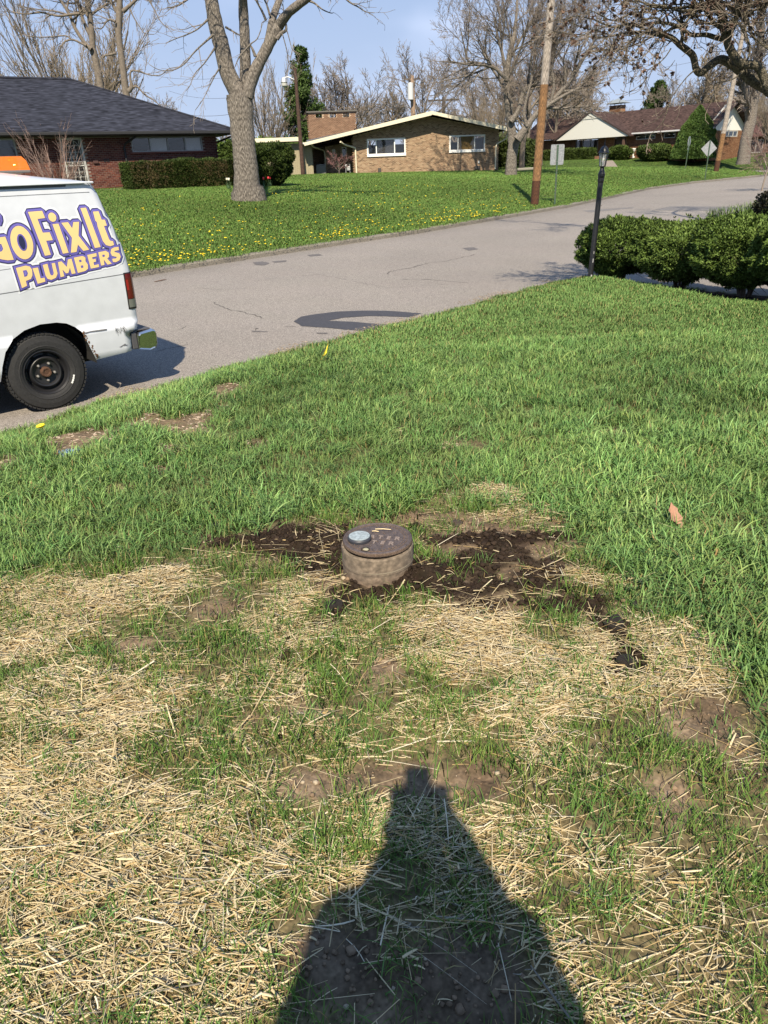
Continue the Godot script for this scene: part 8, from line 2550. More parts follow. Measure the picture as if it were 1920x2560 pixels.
func build_flowers() -> void:
	rng.seed = 6100
	var proto := dandelion(true)
	var spots := []
	var tries := 0
	while spots.size() < 720 and tries < 60000:
		tries += 1
		var z := rnd(-40.0, -14.5)
		var x := rnd(-0.52, 0.36) * -z
		var e := signed_to(far_edge, x, z)
		if e < 0.2 or e > 14.0:
			continue
		var dens := 1.0 * exp(-e / 0.9) + 0.05 * exp(-e / 5.0) + (0.14 if e > 4.0 and e < 9.0 else 0.0) * maxf(0.0, n_a.get_noise_2d(x * 12.0, z * 12.0))
		dens *= 0.6 + 1.4 * maxf(0.0, n_b.get_noise_2d(x * 30.0, z * 30.0) + 0.25)
		dens *= 1.0 - smoothstep(3.0, 9.0, x)
		if rng.randf() < dens:
			spots.append(Vector3(x, far_y(x, z) - 0.01, z))
	spots.sort_custom(func(a, b): return a.z > b.z)
	var rest := []
	for i in spots.size():
		var p: Vector3 = spots[i]
		var b := Basis(Vector3.UP, rnd(0, TAU)) * Basis(Vector3(1, 0, 0), rnd(-0.25, 0.45))
		b = b.scaled(Vector3.ONE * rnd(0.6, 1.0))
		if i == 0:
			proto.transform = Transform3D(b, p)
		elif i < 298:
			copy_of(proto, Transform3D(b, p))
		else:
			rest.append(Transform3D(b, p))
	var mb := MB.new()
	mb.lathe([Vector2(0.008, 0.074), Vector2(0.027, 0.088), Vector2(0.024, 0.095), Vector2(0.0, 0.101)], 7)
	scatter(self, "far_dandelions", mb.mesh(), mats.dandelion_yellow, rest, [], "stuff", "more yellow dandelions farther up the lawn across the street", "flowers")
	var one := copy_of(proto, Transform3D(Basis(Vector3(0, 0, 1), 0.2).scaled(Vector3(1.2, 1.2, 1.2)), Vector3(-2.416, -0.042, -4.825) - Vector3(0, 0.02, 0)), "single yellow dandelion in the near lawn's edge below the van's wheel")
	one.remove_meta("group")
	for k in 7:
		var p: Vector3 = [Vector3(-5.1, 1.11, -37.29), Vector3(-4.96, 1.09, -36.83), Vector3(-4.79, 1.07, -36.26), Vector3(-6.55, 1.09, -35.32), Vector3(-6.41, 1.08, -35.04), Vector3(-4.75, 1.07, -36.53), Vector3(-4.96, 1.06, -35.86)][k]
		var red := k != 3 and k != 4
		var t := thing("tulip" if red else "narcissus", "red tulip at the foot of the maple" if red else "white narcissus left of the maple's foot", "flower", p, 0.0, "red tulips at the maple's foot" if red else "white narcissi at the maple's foot")
		mb = MB.new()
		for j in 5:
			var a := rnd(0, TAU)
			var d := Vector3(cos(a), 0, sin(a))
			mb.quad(d * 0.01, d * 0.01 + d.cross(Vector3.UP) * 0.03, d * 0.13 + Vector3(0, 0.3, 0), d * 0.12 + Vector3(0, 0.29, 0))
		mb.tube(PackedVector3Array([Vector3.ZERO, Vector3(0.01, 0.36, 0)]), PackedFloat32Array([0.006, 0.005]), 4)
		part(t, "leaves", mb.mesh(), mat("tulip_leaf", Color(0.08, 0.15, 0.06), 0.6))
		mb = MB.new()
		mb.lathe([Vector2(0.01, 0.34), Vector2(0.045, 0.37), Vector2(0.05, 0.41), Vector2(0.035, 0.46), Vector2(0.0, 0.44)], 9)
		part(t, "bloom", mb.mesh(), mat("tulip_red", Color(0.55, 0.03, 0.04), 0.6) if red else mat("narcissus_white", Color(0.75, 0.72, 0.55), 0.6))


func build_poles() -> void:
	var weathered := mat("pole_grey", Color(0.80, 0.70, 0.60), 0.9, {"tex": "bark", "scale": Vector3(5, 0.25, 5), "bump": "barkh", "height": 1.0})
	var creosote := mat("pole_orange", Color(0.52, 0.28, 0.12), 0.9, {"tex": "bark", "scale": Vector3(4, 0.3, 4), "bump": "barkh", "height": 1.0})
	var dark_foot := mat("pole_foot", Color(0.17, 0.065, 0.028), 0.9, {"tex": "bark", "scale": Vector3(4, 0.5, 4)})
	var specs := [
		["utility_pole", "bleached wooden utility pole with an orange foot on the lawn across the street", Vector3(6.78, 0.09, -31.81), Vector3(0.03, 1, 0.0), 0.170, 11.0, 4.3],
		["utility_pole", "far wooden utility pole with an orange foot by the side street", Vector3(27.67, 0.46, -62), Vector3(0.045, 1, 0.0), 0.20, 10.5, 2.8],
	]
	for s: Array in specs:
		var t := thing(s[0], s[1], "utility pole", s[2])
		var up: Vector3 = (s[3] as Vector3).normalized()
		var mb := MB.new()
		mb.tube(PackedVector3Array([up * -0.4, up * 0.9]), PackedFloat32Array([s[4], s[4] * 0.99]), 16)
		part(t, "dark_foot", mb.mesh(), dark_foot)
		mb = MB.new()
		mb.tube(PackedVector3Array([up * 0.9, up * (s[6] * 0.5), up * s[6]]), PackedFloat32Array([s[4] * 0.99, s[4] * 0.96, s[4] * 0.92]), 16)
		part(t, "stained_length", mb.mesh(), creosote)
		mb = MB.new()
		mb.tube(PackedVector3Array([up * s[6], up * (s[6] + s[5]) * 0.5, up * s[5]]), PackedFloat32Array([s[4] * 0.92, s[4] * 0.85, s[4] * 0.68]), 16, true)
		part(t, "pole", mb.mesh(), weathered)
		mb = MB.new()
		mb.box(up * (s[5] - 0.6), Vector3(2.2, 0.11, 0.09), Basis(Vector3.UP, 0.6))
		part(t, "crossarm", mb.mesh(), weathered)
		mb = MB.new()
		for k in 30:
			var a := 0.3 + 0.1 * sin(k * 1.7)
			mb.tube(PackedVector3Array([up * (0.9 + k * 0.11) + Vector3(cos(a), 0, sin(a)) * (s[4] * 0.985), up * (1.0 + k * 0.11) + Vector3(cos(a + 0.05), 0, sin(a + 0.05)) * (s[4] * 0.98)]), PackedFloat32Array([0.006, 0.004]), 3)
		part(t, "weather_check", mb.mesh(), dark_foot)
	var lp: Vector3 = Vector3(-4.97, 1.7, -57) * Vector3(1, 0, 1) + Vector3(0, 1.35, 0)
	var top: Vector3 = Vector3(-4.96, 8.13, -57)
	var t := thing("street_light", "thin brown pole with a small street lamp on an arm, left of the broad chimney", "street light", lp)
	var mb := MB.new()
	mb.tube(PackedVector3Array([Vector3(0, -0.4, 0), (top - lp) * 0.5, top - lp]), PackedFloat32Array([0.155, 0.14, 0.11]), 10, true)
	part(t, "pole", mb.mesh(), mat("pole_brown", Color(0.155, 0.085, 0.06), 0.9, {"tex": "bark", "scale": Vector3(4, 0.3, 4)}))
	var a0: Vector3 = Vector3(-5.02, 7.46, -57) - lp
	var a1: Vector3 = Vector3(-5.47, 7.65, -57) - lp
	var a2: Vector3 = Vector3(-5.79, 7.62, -57) - lp
	mb = MB.new()
	mb.tube(PackedVector3Array([a0, a1, a2]), PackedFloat32Array([0.04, 0.04, 0.035]), 6, true)
	part(t, "arm", mb.mesh(), mat("galvanised", Color(0.45, 0.46, 0.47), 0.45, {"metal": 0.5}))
	mb = MB.new()
	mb.lathe([Vector2(0.0, 0.2), Vector2(0.13, 0.16), Vector2(0.2, 0.02), Vector2(0.24, -0.12), Vector2(0.22, -0.16)], 14, Transform3D(Basis.IDENTITY, a2 - Vector3(0, 0.15, 0)))
	part(t, "lamp_housing", mb.mesh(), mats.galvanised)
	mb = MB.new()
	mb.lathe([Vector2(0.21, -0.15), Vector2(0.2, -0.34), Vector2(0.12, -0.42), Vector2(0.0, -0.43)], 14, Transform3D(Basis.IDENTITY, a2 - Vector3(0, 0.15, 0)))
	part(t, "lamp_glass", mb.mesh(), mat("lamp_glass", Color(0.42, 0.42, 0.38), 0.25))
	var pa: Vector3 = Vector3(5.53, 7.41, -98)
	var pt: Vector3 = Vector3(5.38, 11.64, -98)
	t = thing("transformer_pole", "distant pole with a pale transformer can above the tan house's ridge", "utility pole", Vector3(pa.x, 2.0, pa.z))
	var off := pt - t.position
	mb = MB.new()
	mb.tube(PackedVector3Array([Vector3(0, -0.4, 0), off * 0.6, off]), PackedFloat32Array([0.33, 0.3, 0.25]), 8, true)
	part(t, "pole", mb.mesh(), mat("pole_far", Color(0.30, 0.21, 0.15), 0.9))
	mb = MB.new()
	mb.lathe([Vector2(0.0, 0.0), Vector2(0.36, 0.0), Vector2(0.36, 1.7), Vector2(0.0, 1.8)], 12, Transform3D(Basis.IDENTITY, (Vector3(5.11, 9.12, -97.3) - t.position)))
	part(t, "transformer", mb.mesh(), mat("transformer_grey", Color(0.50, 0.52, 0.54), 0.5))
	mb = MB.new()
	mb.box(off - Vector3(0, 0.35, 0), Vector3(2.0, 0.16, 0.14))
	for x: float in [-0.9, 0.8]:
		mb.box(off + Vector3(x, -0.1, 0), Vector3(0.18, 0.35, 0.18))
	part(t, "crossarm", mb.mesh(), mat("arm_dark", Color(0.06, 0.05, 0.045), 0.9))
	var qa: Vector3 = Vector3(10.33, 8.31, -112)
	var qt: Vector3 = Vector3(10.47, 10.44, -112)
	t = thing("crossarm_pole", "distant dark pole with a crossarm right of the transformer pole", "utility pole", Vector3(qa.x, 2.0, qa.z))
	off = qt - t.position
	mb = MB.new()
	mb.tube(PackedVector3Array([Vector3(0, -0.4, 0), off]), PackedFloat32Array([0.3, 0.24]), 8, true)
	part(t, "pole", mb.mesh(), mats.arm_dark)
	mb = MB.new()
	mb.box(off - Vector3(0, 0.4, 0), Vector3(4.4, 0.22, 0.18))
	part(t, "crossarm", mb.mesh(), mats.arm_dark)
	var wires := [[Vector3(-25.52, 12.52, -95), Vector3(-12.37, 10.35, -80), "upper wire crossing the sky left of the maple"], [Vector3(-23.09, 10.77, -95), Vector3(-12.93, 8.6, -80), "middle wire crossing the sky left of the maple"], [Vector3(-23.43, 8.82, -95), Vector3(-13.1, 7.2, -80), "lower wire crossing the sky left of the maple"], [Vector3(28.53, 12.31, -110), Vector3(40.46, 12.26, -100), "wire sagging over the brown house, uppermost"], [Vector3(29.8, 9.28, -112), Vector3(43.03, 9.43, -105), "wire sagging over the brown house, just above its hooded chimney"], [Vector3(-11.57, 6.26, -80), Vector3(-5.82, 5.78, -76), "wire in front of the green thicket left of the chimney"]]
	for w: Array in wires:
		var pts := PackedVector3Array()
		var rr := PackedFloat32Array()
		for k in 13:
			var u := k / 12.0
			pts.append((w[0] as Vector3).lerp(w[1], u) - Vector3(0, 1.6 * u * (1.0 - u), 0))
			rr.append(0.016)
		mb = MB.new()
		mb.tube(pts, rr, 4)
		var o := part(self, "overhead_wire", mb.mesh(), mats.arm_dark)
		tag(o, w[2], "wire")


func sign_plate(outline: PackedVector2Array, m: Material, parent: Node, at: Vector3, yaw: float, roll := 0.0) -> void:
	var mb := MB.new()
	mb.prism(outline, Transform3D(Basis(Vector3.UP, yaw) * Basis(Vector3(0, 0, 1), roll), at), 0.004)
	part(parent, "plate", mb.mesh(), m)


func rounded(w: float, h: float, r: float) -> PackedVector2Array:
	var o := PackedVector2Array()
	for q in 4:
		for k in 5:
			var a := (q + k / 4.0) * PI / 2.0
			o.append(Vector2((w / 2 - r) * (1.0 if q == 0 or q == 3 else -1.0) + r * cos(a), (h / 2 - r) * (1.0 if q < 2 else -1.0) + r * sin(a)))
	return o


func build_signs() -> void:
	var alu := mat("sign_back", Color(0.40, 0.425, 0.44), 0.42, {"metal": 0.25, "tex": "soft", "scale": 2.0})
	var post := mat("sign_post", Color(0.055, 0.115, 0.075), 0.65, {"tex": "soft", "scale": 6.0})
	var rust := mat("post_rust", Color(0.16, 0.075, 0.045), 0.9)
	var specs := [
		["road_sign", "blank back of a rectangular sign on a green post beside the bleached pole", Vector3(7.76, 0.04, -32.37), Vector3(7.74, 1.93, -32.37), 0],
		["stop_sign", "back of a small octagonal sign by the side street", Vector3(25.97, 0.7, -64), Vector3(26.01, 2.83, -64), 1],
		["diamond_sign", "back of a diamond-shaped sign at the lawn's far corner", Vector3(23.6, 0.06, -54.44), Vector3(23.58, 2.17, -54.44), 2],
	]
	for s: Array in specs:
		var foot: Vector3 = s[2]
		var mid: Vector3 = s[3]
		foot = Vector3(foot.x, foot.y, foot.z)
		var t := thing(s[0], s[1], "road sign", foot)
		var d: Vector3 = mid - foot
		var up := d.normalized()
		var yaw := atan2(-foot.x, -foot.z) * 0.0
		var mb := MB.new()
		var b := Basis(Vector3.UP.cross(up).normalized() if up.cross(Vector3.UP).length() > 0.001 else Vector3.RIGHT, 0.0)
		var ln := d.length() + ([0.36, 0.30, 0.5][s[4]] as float)
		var side := Vector3(1, 0, 0)
		var q := Basis(side - up * side.dot(up), up, Vector3(0, 0, 1)).orthonormalized()
		mb.box(up * (ln / 2 - 0.15), Vector3(0.055, ln + 0.3, 0.012), q)
		for x: float in [-0.03, 0.03]:
			mb.box(up * (ln / 2 - 0.15) + q * Vector3(x, 0, 0.012), Vector3(0.008, ln + 0.3, 0.03), q)
		part(t, "post", mb.mesh(), post)
		mb = MB.new()
		for k in 9:
			mb.box(up * (0.25 + k * 0.13) + q * Vector3(0.0, 0, 0.0075), Vector3(0.02, 0.03, 0.006), q)
		part(t, "post_hole", mb.mesh(), rust)
		var z := -0.03
		if s[4] == 0:
			sign_plate(rounded(0.62, 0.76, 0.05), alu, t, d + Vector3(0, 0, z), 0.28)
		elif s[4] == 1:
			var oct := PackedVector2Array()
			for k in 8:
				oct.append(Vector2.from_angle(TAU * (k + 0.5) / 8.0) * 0.405)
			sign_plate(oct, alu, t, d + Vector3(0, 0, z), 0.9)
			sign_plate(rounded(0.42, 0.16, 0.02), alu, t, d + Vector3(0, -0.52, z - 0.01), 0.9)
		else:
			sign_plate(rounded(0.76, 0.76, 0.05), alu, t, d + Vector3(0, 0, z), -0.1, PI / 4)
		mb = MB.new()
		for y: float in [-0.25, 0.25]:
			mb.box(d + Vector3(0, y, 0.01), Vector3(0.02, 0.02, 0.03))
		part(t, "bolt", mb.mesh(), alu)


func build_lamp_post() -> void:
	var foot: Vector3 = Vector3(3.47, -0.107, -11.75)
	var t := thing("lamp_post", "black garden lamp post with a glass lantern at the hedge's end", "lamp post", foot)
	var m := mat("lamp_black", Color(0.020, 0.021, 0.026), 0.42, {"tex": "soft", "scale": 4.0})
	t.rotation = Vector3(0, 0, -0.02)
	var mb := MB.new()
	mb.lathe([Vector2(0.0396, -0.3000), Vector2(0.0396, 1.4200), Vector2(0.0430, 1.4300), Vector2(0.0464, 1.4500), Vector2(0.0464, 1.4900), Vector2(0.0499, 1.5000), Vector2(0.0516, 1.5400), Vector2(0.0447, 1.5600), Vector2(0.0396, 1.5800), Vector2(0.0297, 1.6100), Vector2(0.0264, 1.6186)], 24)
	part(t, "post", mb.mesh(), m)
	mb = MB.new()
	mb.lathe([Vector2(0.0344, 1.6000), Vector2(0.0304, 1.6143), Vector2(0.0317, 1.6272), Vector2(0.0422, 1.6401), Vector2(0.0436, 1.6487), Vector2(0.0000, 1.6487)], 6)
	part(t, "lantern_base", mb.mesh(), m)
	mb = MB.new()
	for k in 6:
		var a := TAU * k / 6.0
		var d := Vector3(cos(a), 0, sin(a))
		mb.tube(PackedVector3Array([d * 0.044 + Vector3(0, 1.644, 0), d * 0.071 + Vector3(0, 1.83, 0)]), PackedFloat32Array([0.006, 0.006]), 4)
	mb.lathe([Vector2(0.0739, 1.8250), Vector2(0.0825, 1.8267), Vector2(0.0805, 1.8370), Vector2(0.0693, 1.8465), Vector2(0.0581, 1.8809), Vector2(0.0363, 1.9110), Vector2(0.0132, 1.9213), Vector2(0.0079, 1.9325), Vector2(0.0106, 1.9420), Vector2(0.0079, 1.9540), Vector2(0.0046, 1.9712), Vector2(0.0033, 2.0142), Vector2(0.0000, 2.0314)], 12)
	part(t, "lantern_cage", mb.mesh(), m)
	var g := mat("lantern_glass", Color(0.8, 0.83, 0.82), 0.05)
	g.transparency = BaseMaterial3D.TRANSPARENCY_ALPHA
	g.albedo_color.a = 0.22
	for k in 6:
		var a0 := TAU * k / 6.0
		var a1 := TAU * (k + 1) / 6.0
		mb = MB.new()
		var p0 := Vector3(cos(a0), 0, sin(a0))
		var p1 := Vector3(cos(a1), 0, sin(a1))
		mb.quad(p0 * 0.042 + Vector3(0, 1.649, 0), p1 * 0.042 + Vector3(0, 1.649, 0), p1 * 0.069 + Vector3(0, 1.825, 0), p0 * 0.069 + Vector3(0, 1.825, 0))
		part(t, "pane", mb.mesh(), g)
	mb = MB.new()
	mb.lathe([Vector2(0.0000, 1.6530), Vector2(0.0106, 1.6530), Vector2(0.0106, 1.6960), Vector2(0.0000, 1.6960)], 12)
	part(t, "socket", mb.mesh(), mat("socket_white", Color(0.7, 0.7, 0.68), 0.5))
	mb = MB.new()
	mb.lathe([Vector2(0.0000, 1.6960), Vector2(0.0092, 1.6960), Vector2(0.0172, 1.7304), Vector2(0.0198, 1.7562), Vector2(0.0145, 1.7777), Vector2(0.0000, 1.7863)], 14)
	part(t, "bulb", mb.mesh(), mat("bulb_glass", Color(0.72, 0.72, 0.70), 0.2))
	mb = MB.new()
	mb.rbox(Vector3(0.0, 1.53, 0.054), Vector3(0.05, 0.05, 0.03), 0.01)
	part(t, "light_sensor", mb.mesh(), m)
	for q: Array in [[0.30, 0.012, 0.06], [0.42, 0.008, 0.04], [0.06, 0.02, 0.05]]:
		mb = MB.new()
		mb.rbox(Vector3(0.004, q[0], 0.0395), Vector3(q[1], q[2], 0.003), 0.001)
		part(t, "chipped_paint", mb.mesh(), mat("chip_pale", Color(0.35, 0.35, 0.36), 0.8))


func build_litter() -> void:
	var p: Vector3 = Vector3(-0.474, 0, -6.399)
	var t := thing("marker_flag", "yellow utility marker flag in the grass at the street's edge", "marker flag", p)
	var mb := MB.new()
	mb.tube(PackedVector3Array([Vector3(-0.03, -0.05, 0.02), Vector3(0.0, 0.1, 0), Vector3(0.035, 0.235, -0.01)]), PackedFloat32Array([0.0018, 0.0018, 0.0018]), 5, true)
	part(t, "wire", mb.mesh(), mat("flag_wire", Color(0.25, 0.22, 0.10), 0.5, {"metal": 0.4}))
	mb = MB.new()
	var grid := []
	for i in 7:
		for j in 5:
			var u := i / 6.0
			var v := j / 4.0
			var q := Vector3(0.030, 0.225, -0.01).lerp(Vector3(0.008, 0.125, 0.0), v)
			q += Vector3(-0.075 * u * (0.35 + 0.65 * v), -0.085 * u, 0.022 * sin(u * 5.0 + v * 1.5))
			mb.vert(q, Vector3(0.25 * cos(u * 5.0), 0.25, 0.9).normalized())
	for i in 6:
		for j in 4:
			var a := i * 5 + j
			mb.tris(a, a + 1, a + 6)
			mb.tris(a, a + 6, a + 5)
	part(t, "flag", mb.mesh(), mat("flag_yellow", Color(0.80, 0.60, 0.015), 0.5, {"back": 0.4}))
	mb = MB.new()
	for k in 3:
		mb.box(Vector3(-0.006 - 0.012 * k, 0.155 - 0.008 * k, 0.028), Vector3(0.0045, 0.055, 0.002), Basis(Vector3(0, 0, 1), -0.5))
	part(t, "print_mark", mb.mesh(), mat("flag_print", Color(0.03, 0.03, 0.02), 0.8))
	rng.seed = 6300
	var bt := tuft(170, 0.065, 0.02, 0.05, 0.0035, 0.6, Color(0.10, 0.19, 0.36), Color(0.18, 0.29, 0.46))
	var o := part(self, "blue_paint_mark", bt, mats.grass_blade)
	o.position = Vector3(-2.024, 0, -4.311)
	o.scale = Vector3(1.15, 1, 0.9)
	tag(o, "splash of blue marker paint on the grass by the bare patch below the van", "paint mark")
	p = Vector3(1.402, 0, -2.99)
	t = thing("dead_leaf", "curled brown dead leaf in the grass on the right", "leaf", p + Vector3(0, 0.015, 0), 0.3)
	t.scale = Vector3.ONE * 0.8
	mb = MB.new()
	for i in 9:
		for j in 5:
			var u := i / 8.0
			var v := (j / 4.0 - 0.5) * 2.0
			var w := 0.036 * sin(PI * clampf(u * 0.92 + 0.06, 0.0, 1.0)) * (1.0 + 0.3 * sin(u * 19.0))
			mb.vert(Vector3(v * w, 0.05 * u * u + 0.03 * v * v * (0.4 + u) + 0.03 * u, 0.055 - 0.12 * u), Vector3(-v * 0.7, 1, 0.5).normalized())
	for i in 8:
		for j in 4:
			var a := i * 5 + j
			mb.tris(a, a + 1, a + 6)
			mb.tris(a, a + 6, a + 5)
	part(t, "blade", mb.mesh(), mat("dead_leaf", Color(0.43, 0.235, 0.15), 0.7, {"tex": "soft", "scale": 20.0, "back": 0.3}))
	mb = MB.new()
	mb.tube(PackedVector3Array([Vector3(0, 0.0, 0.055), Vector3(0.004, -0.01, 0.09)]), PackedFloat32Array([0.0015, 0.001]), 4)
	part(t, "leaf_stalk", mb.mesh(), mats.dead_leaf)
	var black := Color(0.024, 0.017, 0.012)
	var brown := Color(0.105, 0.075, 0.052)
	clod("soil_clod", "dark clod of soil left of the spill, at the grass edge", Vector3(-0.852, 0, -3.171), 0.034, black, 11)
	clod("soil_clod", "dark clod above the soil spill's left end", Vector3(-0.569, 0, -3.24), 0.032, black, 12)
	clod("soil_clod", "black clod touching the riser's right foot", Vector3(0.102, 0, -2.681), 0.034, black, 13)
	clod("soil_clod", "black clod right of the riser on the brown soil", Vector3(0.239, 0, -2.647), 0.04, black, 14)
	clod("soil_clod", "large dark clod left of the riser's foot", Vector3(-0.229, 0, -2.39), 0.046, black, 15)
	clod("soil_clod", "small dark clod at the straw left of the riser", Vector3(-0.395, 0, -2.09), 0.02, black, 16)
	clod("soil_clod", "brown clod in the straw below the soil spill", Vector3(0.273, 0, -2.349), 0.024, brown, 17)
	clod("soil_clod", "dark clod in the strip of soil at far right, its upper end", Vector3(0.869, 0, -2.213), 0.034, black, 18)
	clod("soil_clod", "dark clod in the strip of soil at far right, its lower end", Vector3(0.837, 0, -1.984), 0.034, black, 19)
	clod("soil_clod", "dark clod behind the riser, on the right", Vector3(0.167, 0, -3.039), 0.03, black, 20)
	clod("soil_clod", "brown clod at the top of the soil spill, right of the riser", Vector3(0.357, 0, -3.108), 0.03, brown, 21)
	clod("soil_clod", "brown lump in the bare spot at left", Vector3(-0.503, 0, -1.27), 0.022, brown, 22)
	clod("soil_clod", "dark clod in the grass right of the straw", Vector3(0.99, 0, -2.349), 0.014, black, 23)
	for q: Array in [[Vector3(-4.573, -0.321, -15.217), Vector3(-4.4, -0.318, -15.514), "thin brown stick on the street near the far kerb"], [Vector3(9.92, -0.12, -33.55), Vector3(9.97, -0.12, -32.96), "short stick on the street at the kerb beyond the lamp post"]]:
		mb = MB.new()
		var a: Vector3 = q[0]
		var b: Vector3 = q[1]
		mb.tube(PackedVector3Array([a + Vector3(0, 0.015, 0), a.lerp(b, 0.5) + Vector3(0.03, 0.02, 0.02), b + Vector3(0, 0.015, 0)]), PackedFloat32Array([0.008, 0.012, 0.006]), 5, true)
		o = part(self, "stick", mb.mesh(), mat("stick_brown", Color(0.12, 0.075, 0.055), 0.9))
		tag(o, q[2], "stick")
	var s0: Vector3 = Vector3(9.61, 1.34, -51)
	var s1: Vector3 = Vector3(11.16, 1.37, -51)
	mb = MB.new()
	mb.rbox((s0 + s1) / 2.0, Vector3(s0.distance_to(s1), 0.16, 0.25), 0.05, Basis((s1 - s0).normalized(), Vector3.UP, (s1 - s0).normalized().cross(Vector3.UP)).orthonormalized(), 0)
	o = part(self, "edging_stone", mb.mesh(), mat("edging", Color(0.36, 0.34, 0.27), 0.9, {"tex": "concrete", "scale": 1.5}))
	tag(o, "low pale edging stone beside the spreading tree's trunk", "edging stone")
	var walk := PackedVector2Array()
	for q: Vector3 in [Vector3(26.88, 1.79, -91), Vector3(28.28, 1.76, -91), Vector3(26.96, 1.38, -84), Vector3(26.04, 1.03, -80), Vector3(24.68, 1.06, -80), Vector3(25.47, 1.33, -84)]:
		walk.append(Vector2(q.x, q.z))
	mb = MB.new()
	sheet(mb, walk, 0.8, func(x, z): return 0.2 + 1.75 * smoothstep(-77.0, -96.0, z) + 0.06, func(_x, _z): return Color(0.36, 0.30, 0.24))
	struct("front_walk", mb.mesh(), mat("walk", Color(1, 1, 1), 0.9, {"vc": true, "tex": "concrete", "scale": 0.6}))


# ---------------------------------------------------------------- the person who takes the picture
func body_mesh(bones: Array, cell: float, k: float, col_of: Callable, mb: MB) -> void:
	var lo := Vector3(1e9, 1e9, 1e9)
	var hi := -lo
	for b: Array in bones:
		for e in 2:
			var r: float = b[2 + e] + 3.0 * cell + k
			lo = lo.min((b[e] as Vector3) - Vector3(r, r, r))
			hi = hi.max((b[e] as Vector3) + Vector3(r, r, r))
	var nx := int((hi.x - lo.x) / cell) + 2
	var ny := int((hi.y - lo.y) / cell) + 2
	var nz := int((hi.z - lo.z) / cell) + 2
	var f := PackedFloat32Array()
	f.resize(nx * ny * nz)
	f.fill(9.0)
	for b: Array in bones:
		var a: Vector3 = b[0]
		var d: Vector3 = (b[1] as Vector3) - a
		var dd := maxf(d.length_squared(), 1e-9)
		var m := maxf(b[2], b[3]) + k + 3.0 * cell
		var p0 := (a.min(b[1]) - Vector3(m, m, m) - lo) / cell
		var p1 := (a.max(b[1]) + Vector3(m, m, m) - lo) / cell
		for z in range(maxi(0, int(p0.z)), mini(nz, int(p1.z) + 1)):
			for y in range(maxi(0, int(p0.y)), mini(ny, int(p1.y) + 1)):
				for x in range(maxi(0, int(p0.x)), mini(nx, int(p1.x) + 1)):
					var p := lo + Vector3(x, y, z) * cell
					var t := clampf((p - a).dot(d) / dd, 0.0, 1.0)
					var s: float = (p - a - d * t).length() - lerpf(b[2], b[3], t)
					var i := (z * ny + y) * nx + x
					var o := f[i]
					if o > 5.0:
						f[i] = s
					else:
						var h := maxf(k - absf(o - s), 0.0) / k
						f[i] = minf(o, s) - h * h * k * 0.25
	var id := PackedInt32Array()
	id.resize(nx * ny * nz)
	id.fill(-1)
	var sx := nx
	var sy := nx * ny
	for z in nz - 1:
		for y in ny - 1:
			for x in nx - 1:
				var i := z * sy + y * sx + x
				if f[i] > 5.0 and f[i + 1] > 5.0 and f[i + sx + sy] > 5.0:
					continue
				var inside := 0
				var sum := Vector3.ZERO
				var cnt := 0
				for e: Array in [[0, 1, 0], [sx, 1, 0], [sy, 1, 0], [sx + sy, 1, 0], [0, 0, 1], [1, 0, 1], [sy, 0, 1], [1 + sy, 0, 1], [0, 0, 2], [1, 0, 2], [sx, 0, 2], [1 + sx, 0, 2]]:
					var u: int = i + e[0]
					var ax: int = 0 if e[1] == 1 else e[2]
					var w: int = u + [1, sx, sy][ax]
					if (f[u] < 0.0) != (f[w] < 0.0):
						var t := f[u] / (f[u] - f[w])
						var q := Vector3(x, y, z)
						var off: int = e[0]
						if off >= sy:
							q.z += 1
							off -= sy
						if off >= sx:
							q.y += 1
							off -= sx
						q.x += off
						q[ax] += t
						sum += q
						cnt += 1
				if cnt:
					var p := lo + sum / cnt * cell
					var g := Vector3(f[i + 1] - f[i], f[i + sx] - f[i], f[i + sy] - f[i]) + Vector3(f[i + 1 + sx + sy] - f[i + sx + sy], f[i + 1 + sx + sy] - f[i + 1 + sy], f[i + 1 + sx + sy] - f[i + 1 + sx])
					mb.col = col_of.call(p)
					id[i] = mb.vert(p, g.normalized())
	for z in range(1, nz - 1):
		for y in range(1, ny - 1):
			for x in range(1, nx - 1):
				var i := z * sy + y * sx + x
				for ax in 3:
					var w: int = i + [1, sx, sy][ax]
					if (f[i] < 0.0) == (f[w] < 0.0):
						continue
					var u: int = [sx, sy, 1][ax]
					var v: int = [sy, 1, sx][ax]
					var q := [id[i], id[i - u], id[i - u - v], id[i - v]]
					if q.min() < 0:
						continue
					mb.tris(q[0], q[1], q[2])
					mb.tris(q[0], q[2], q[3])


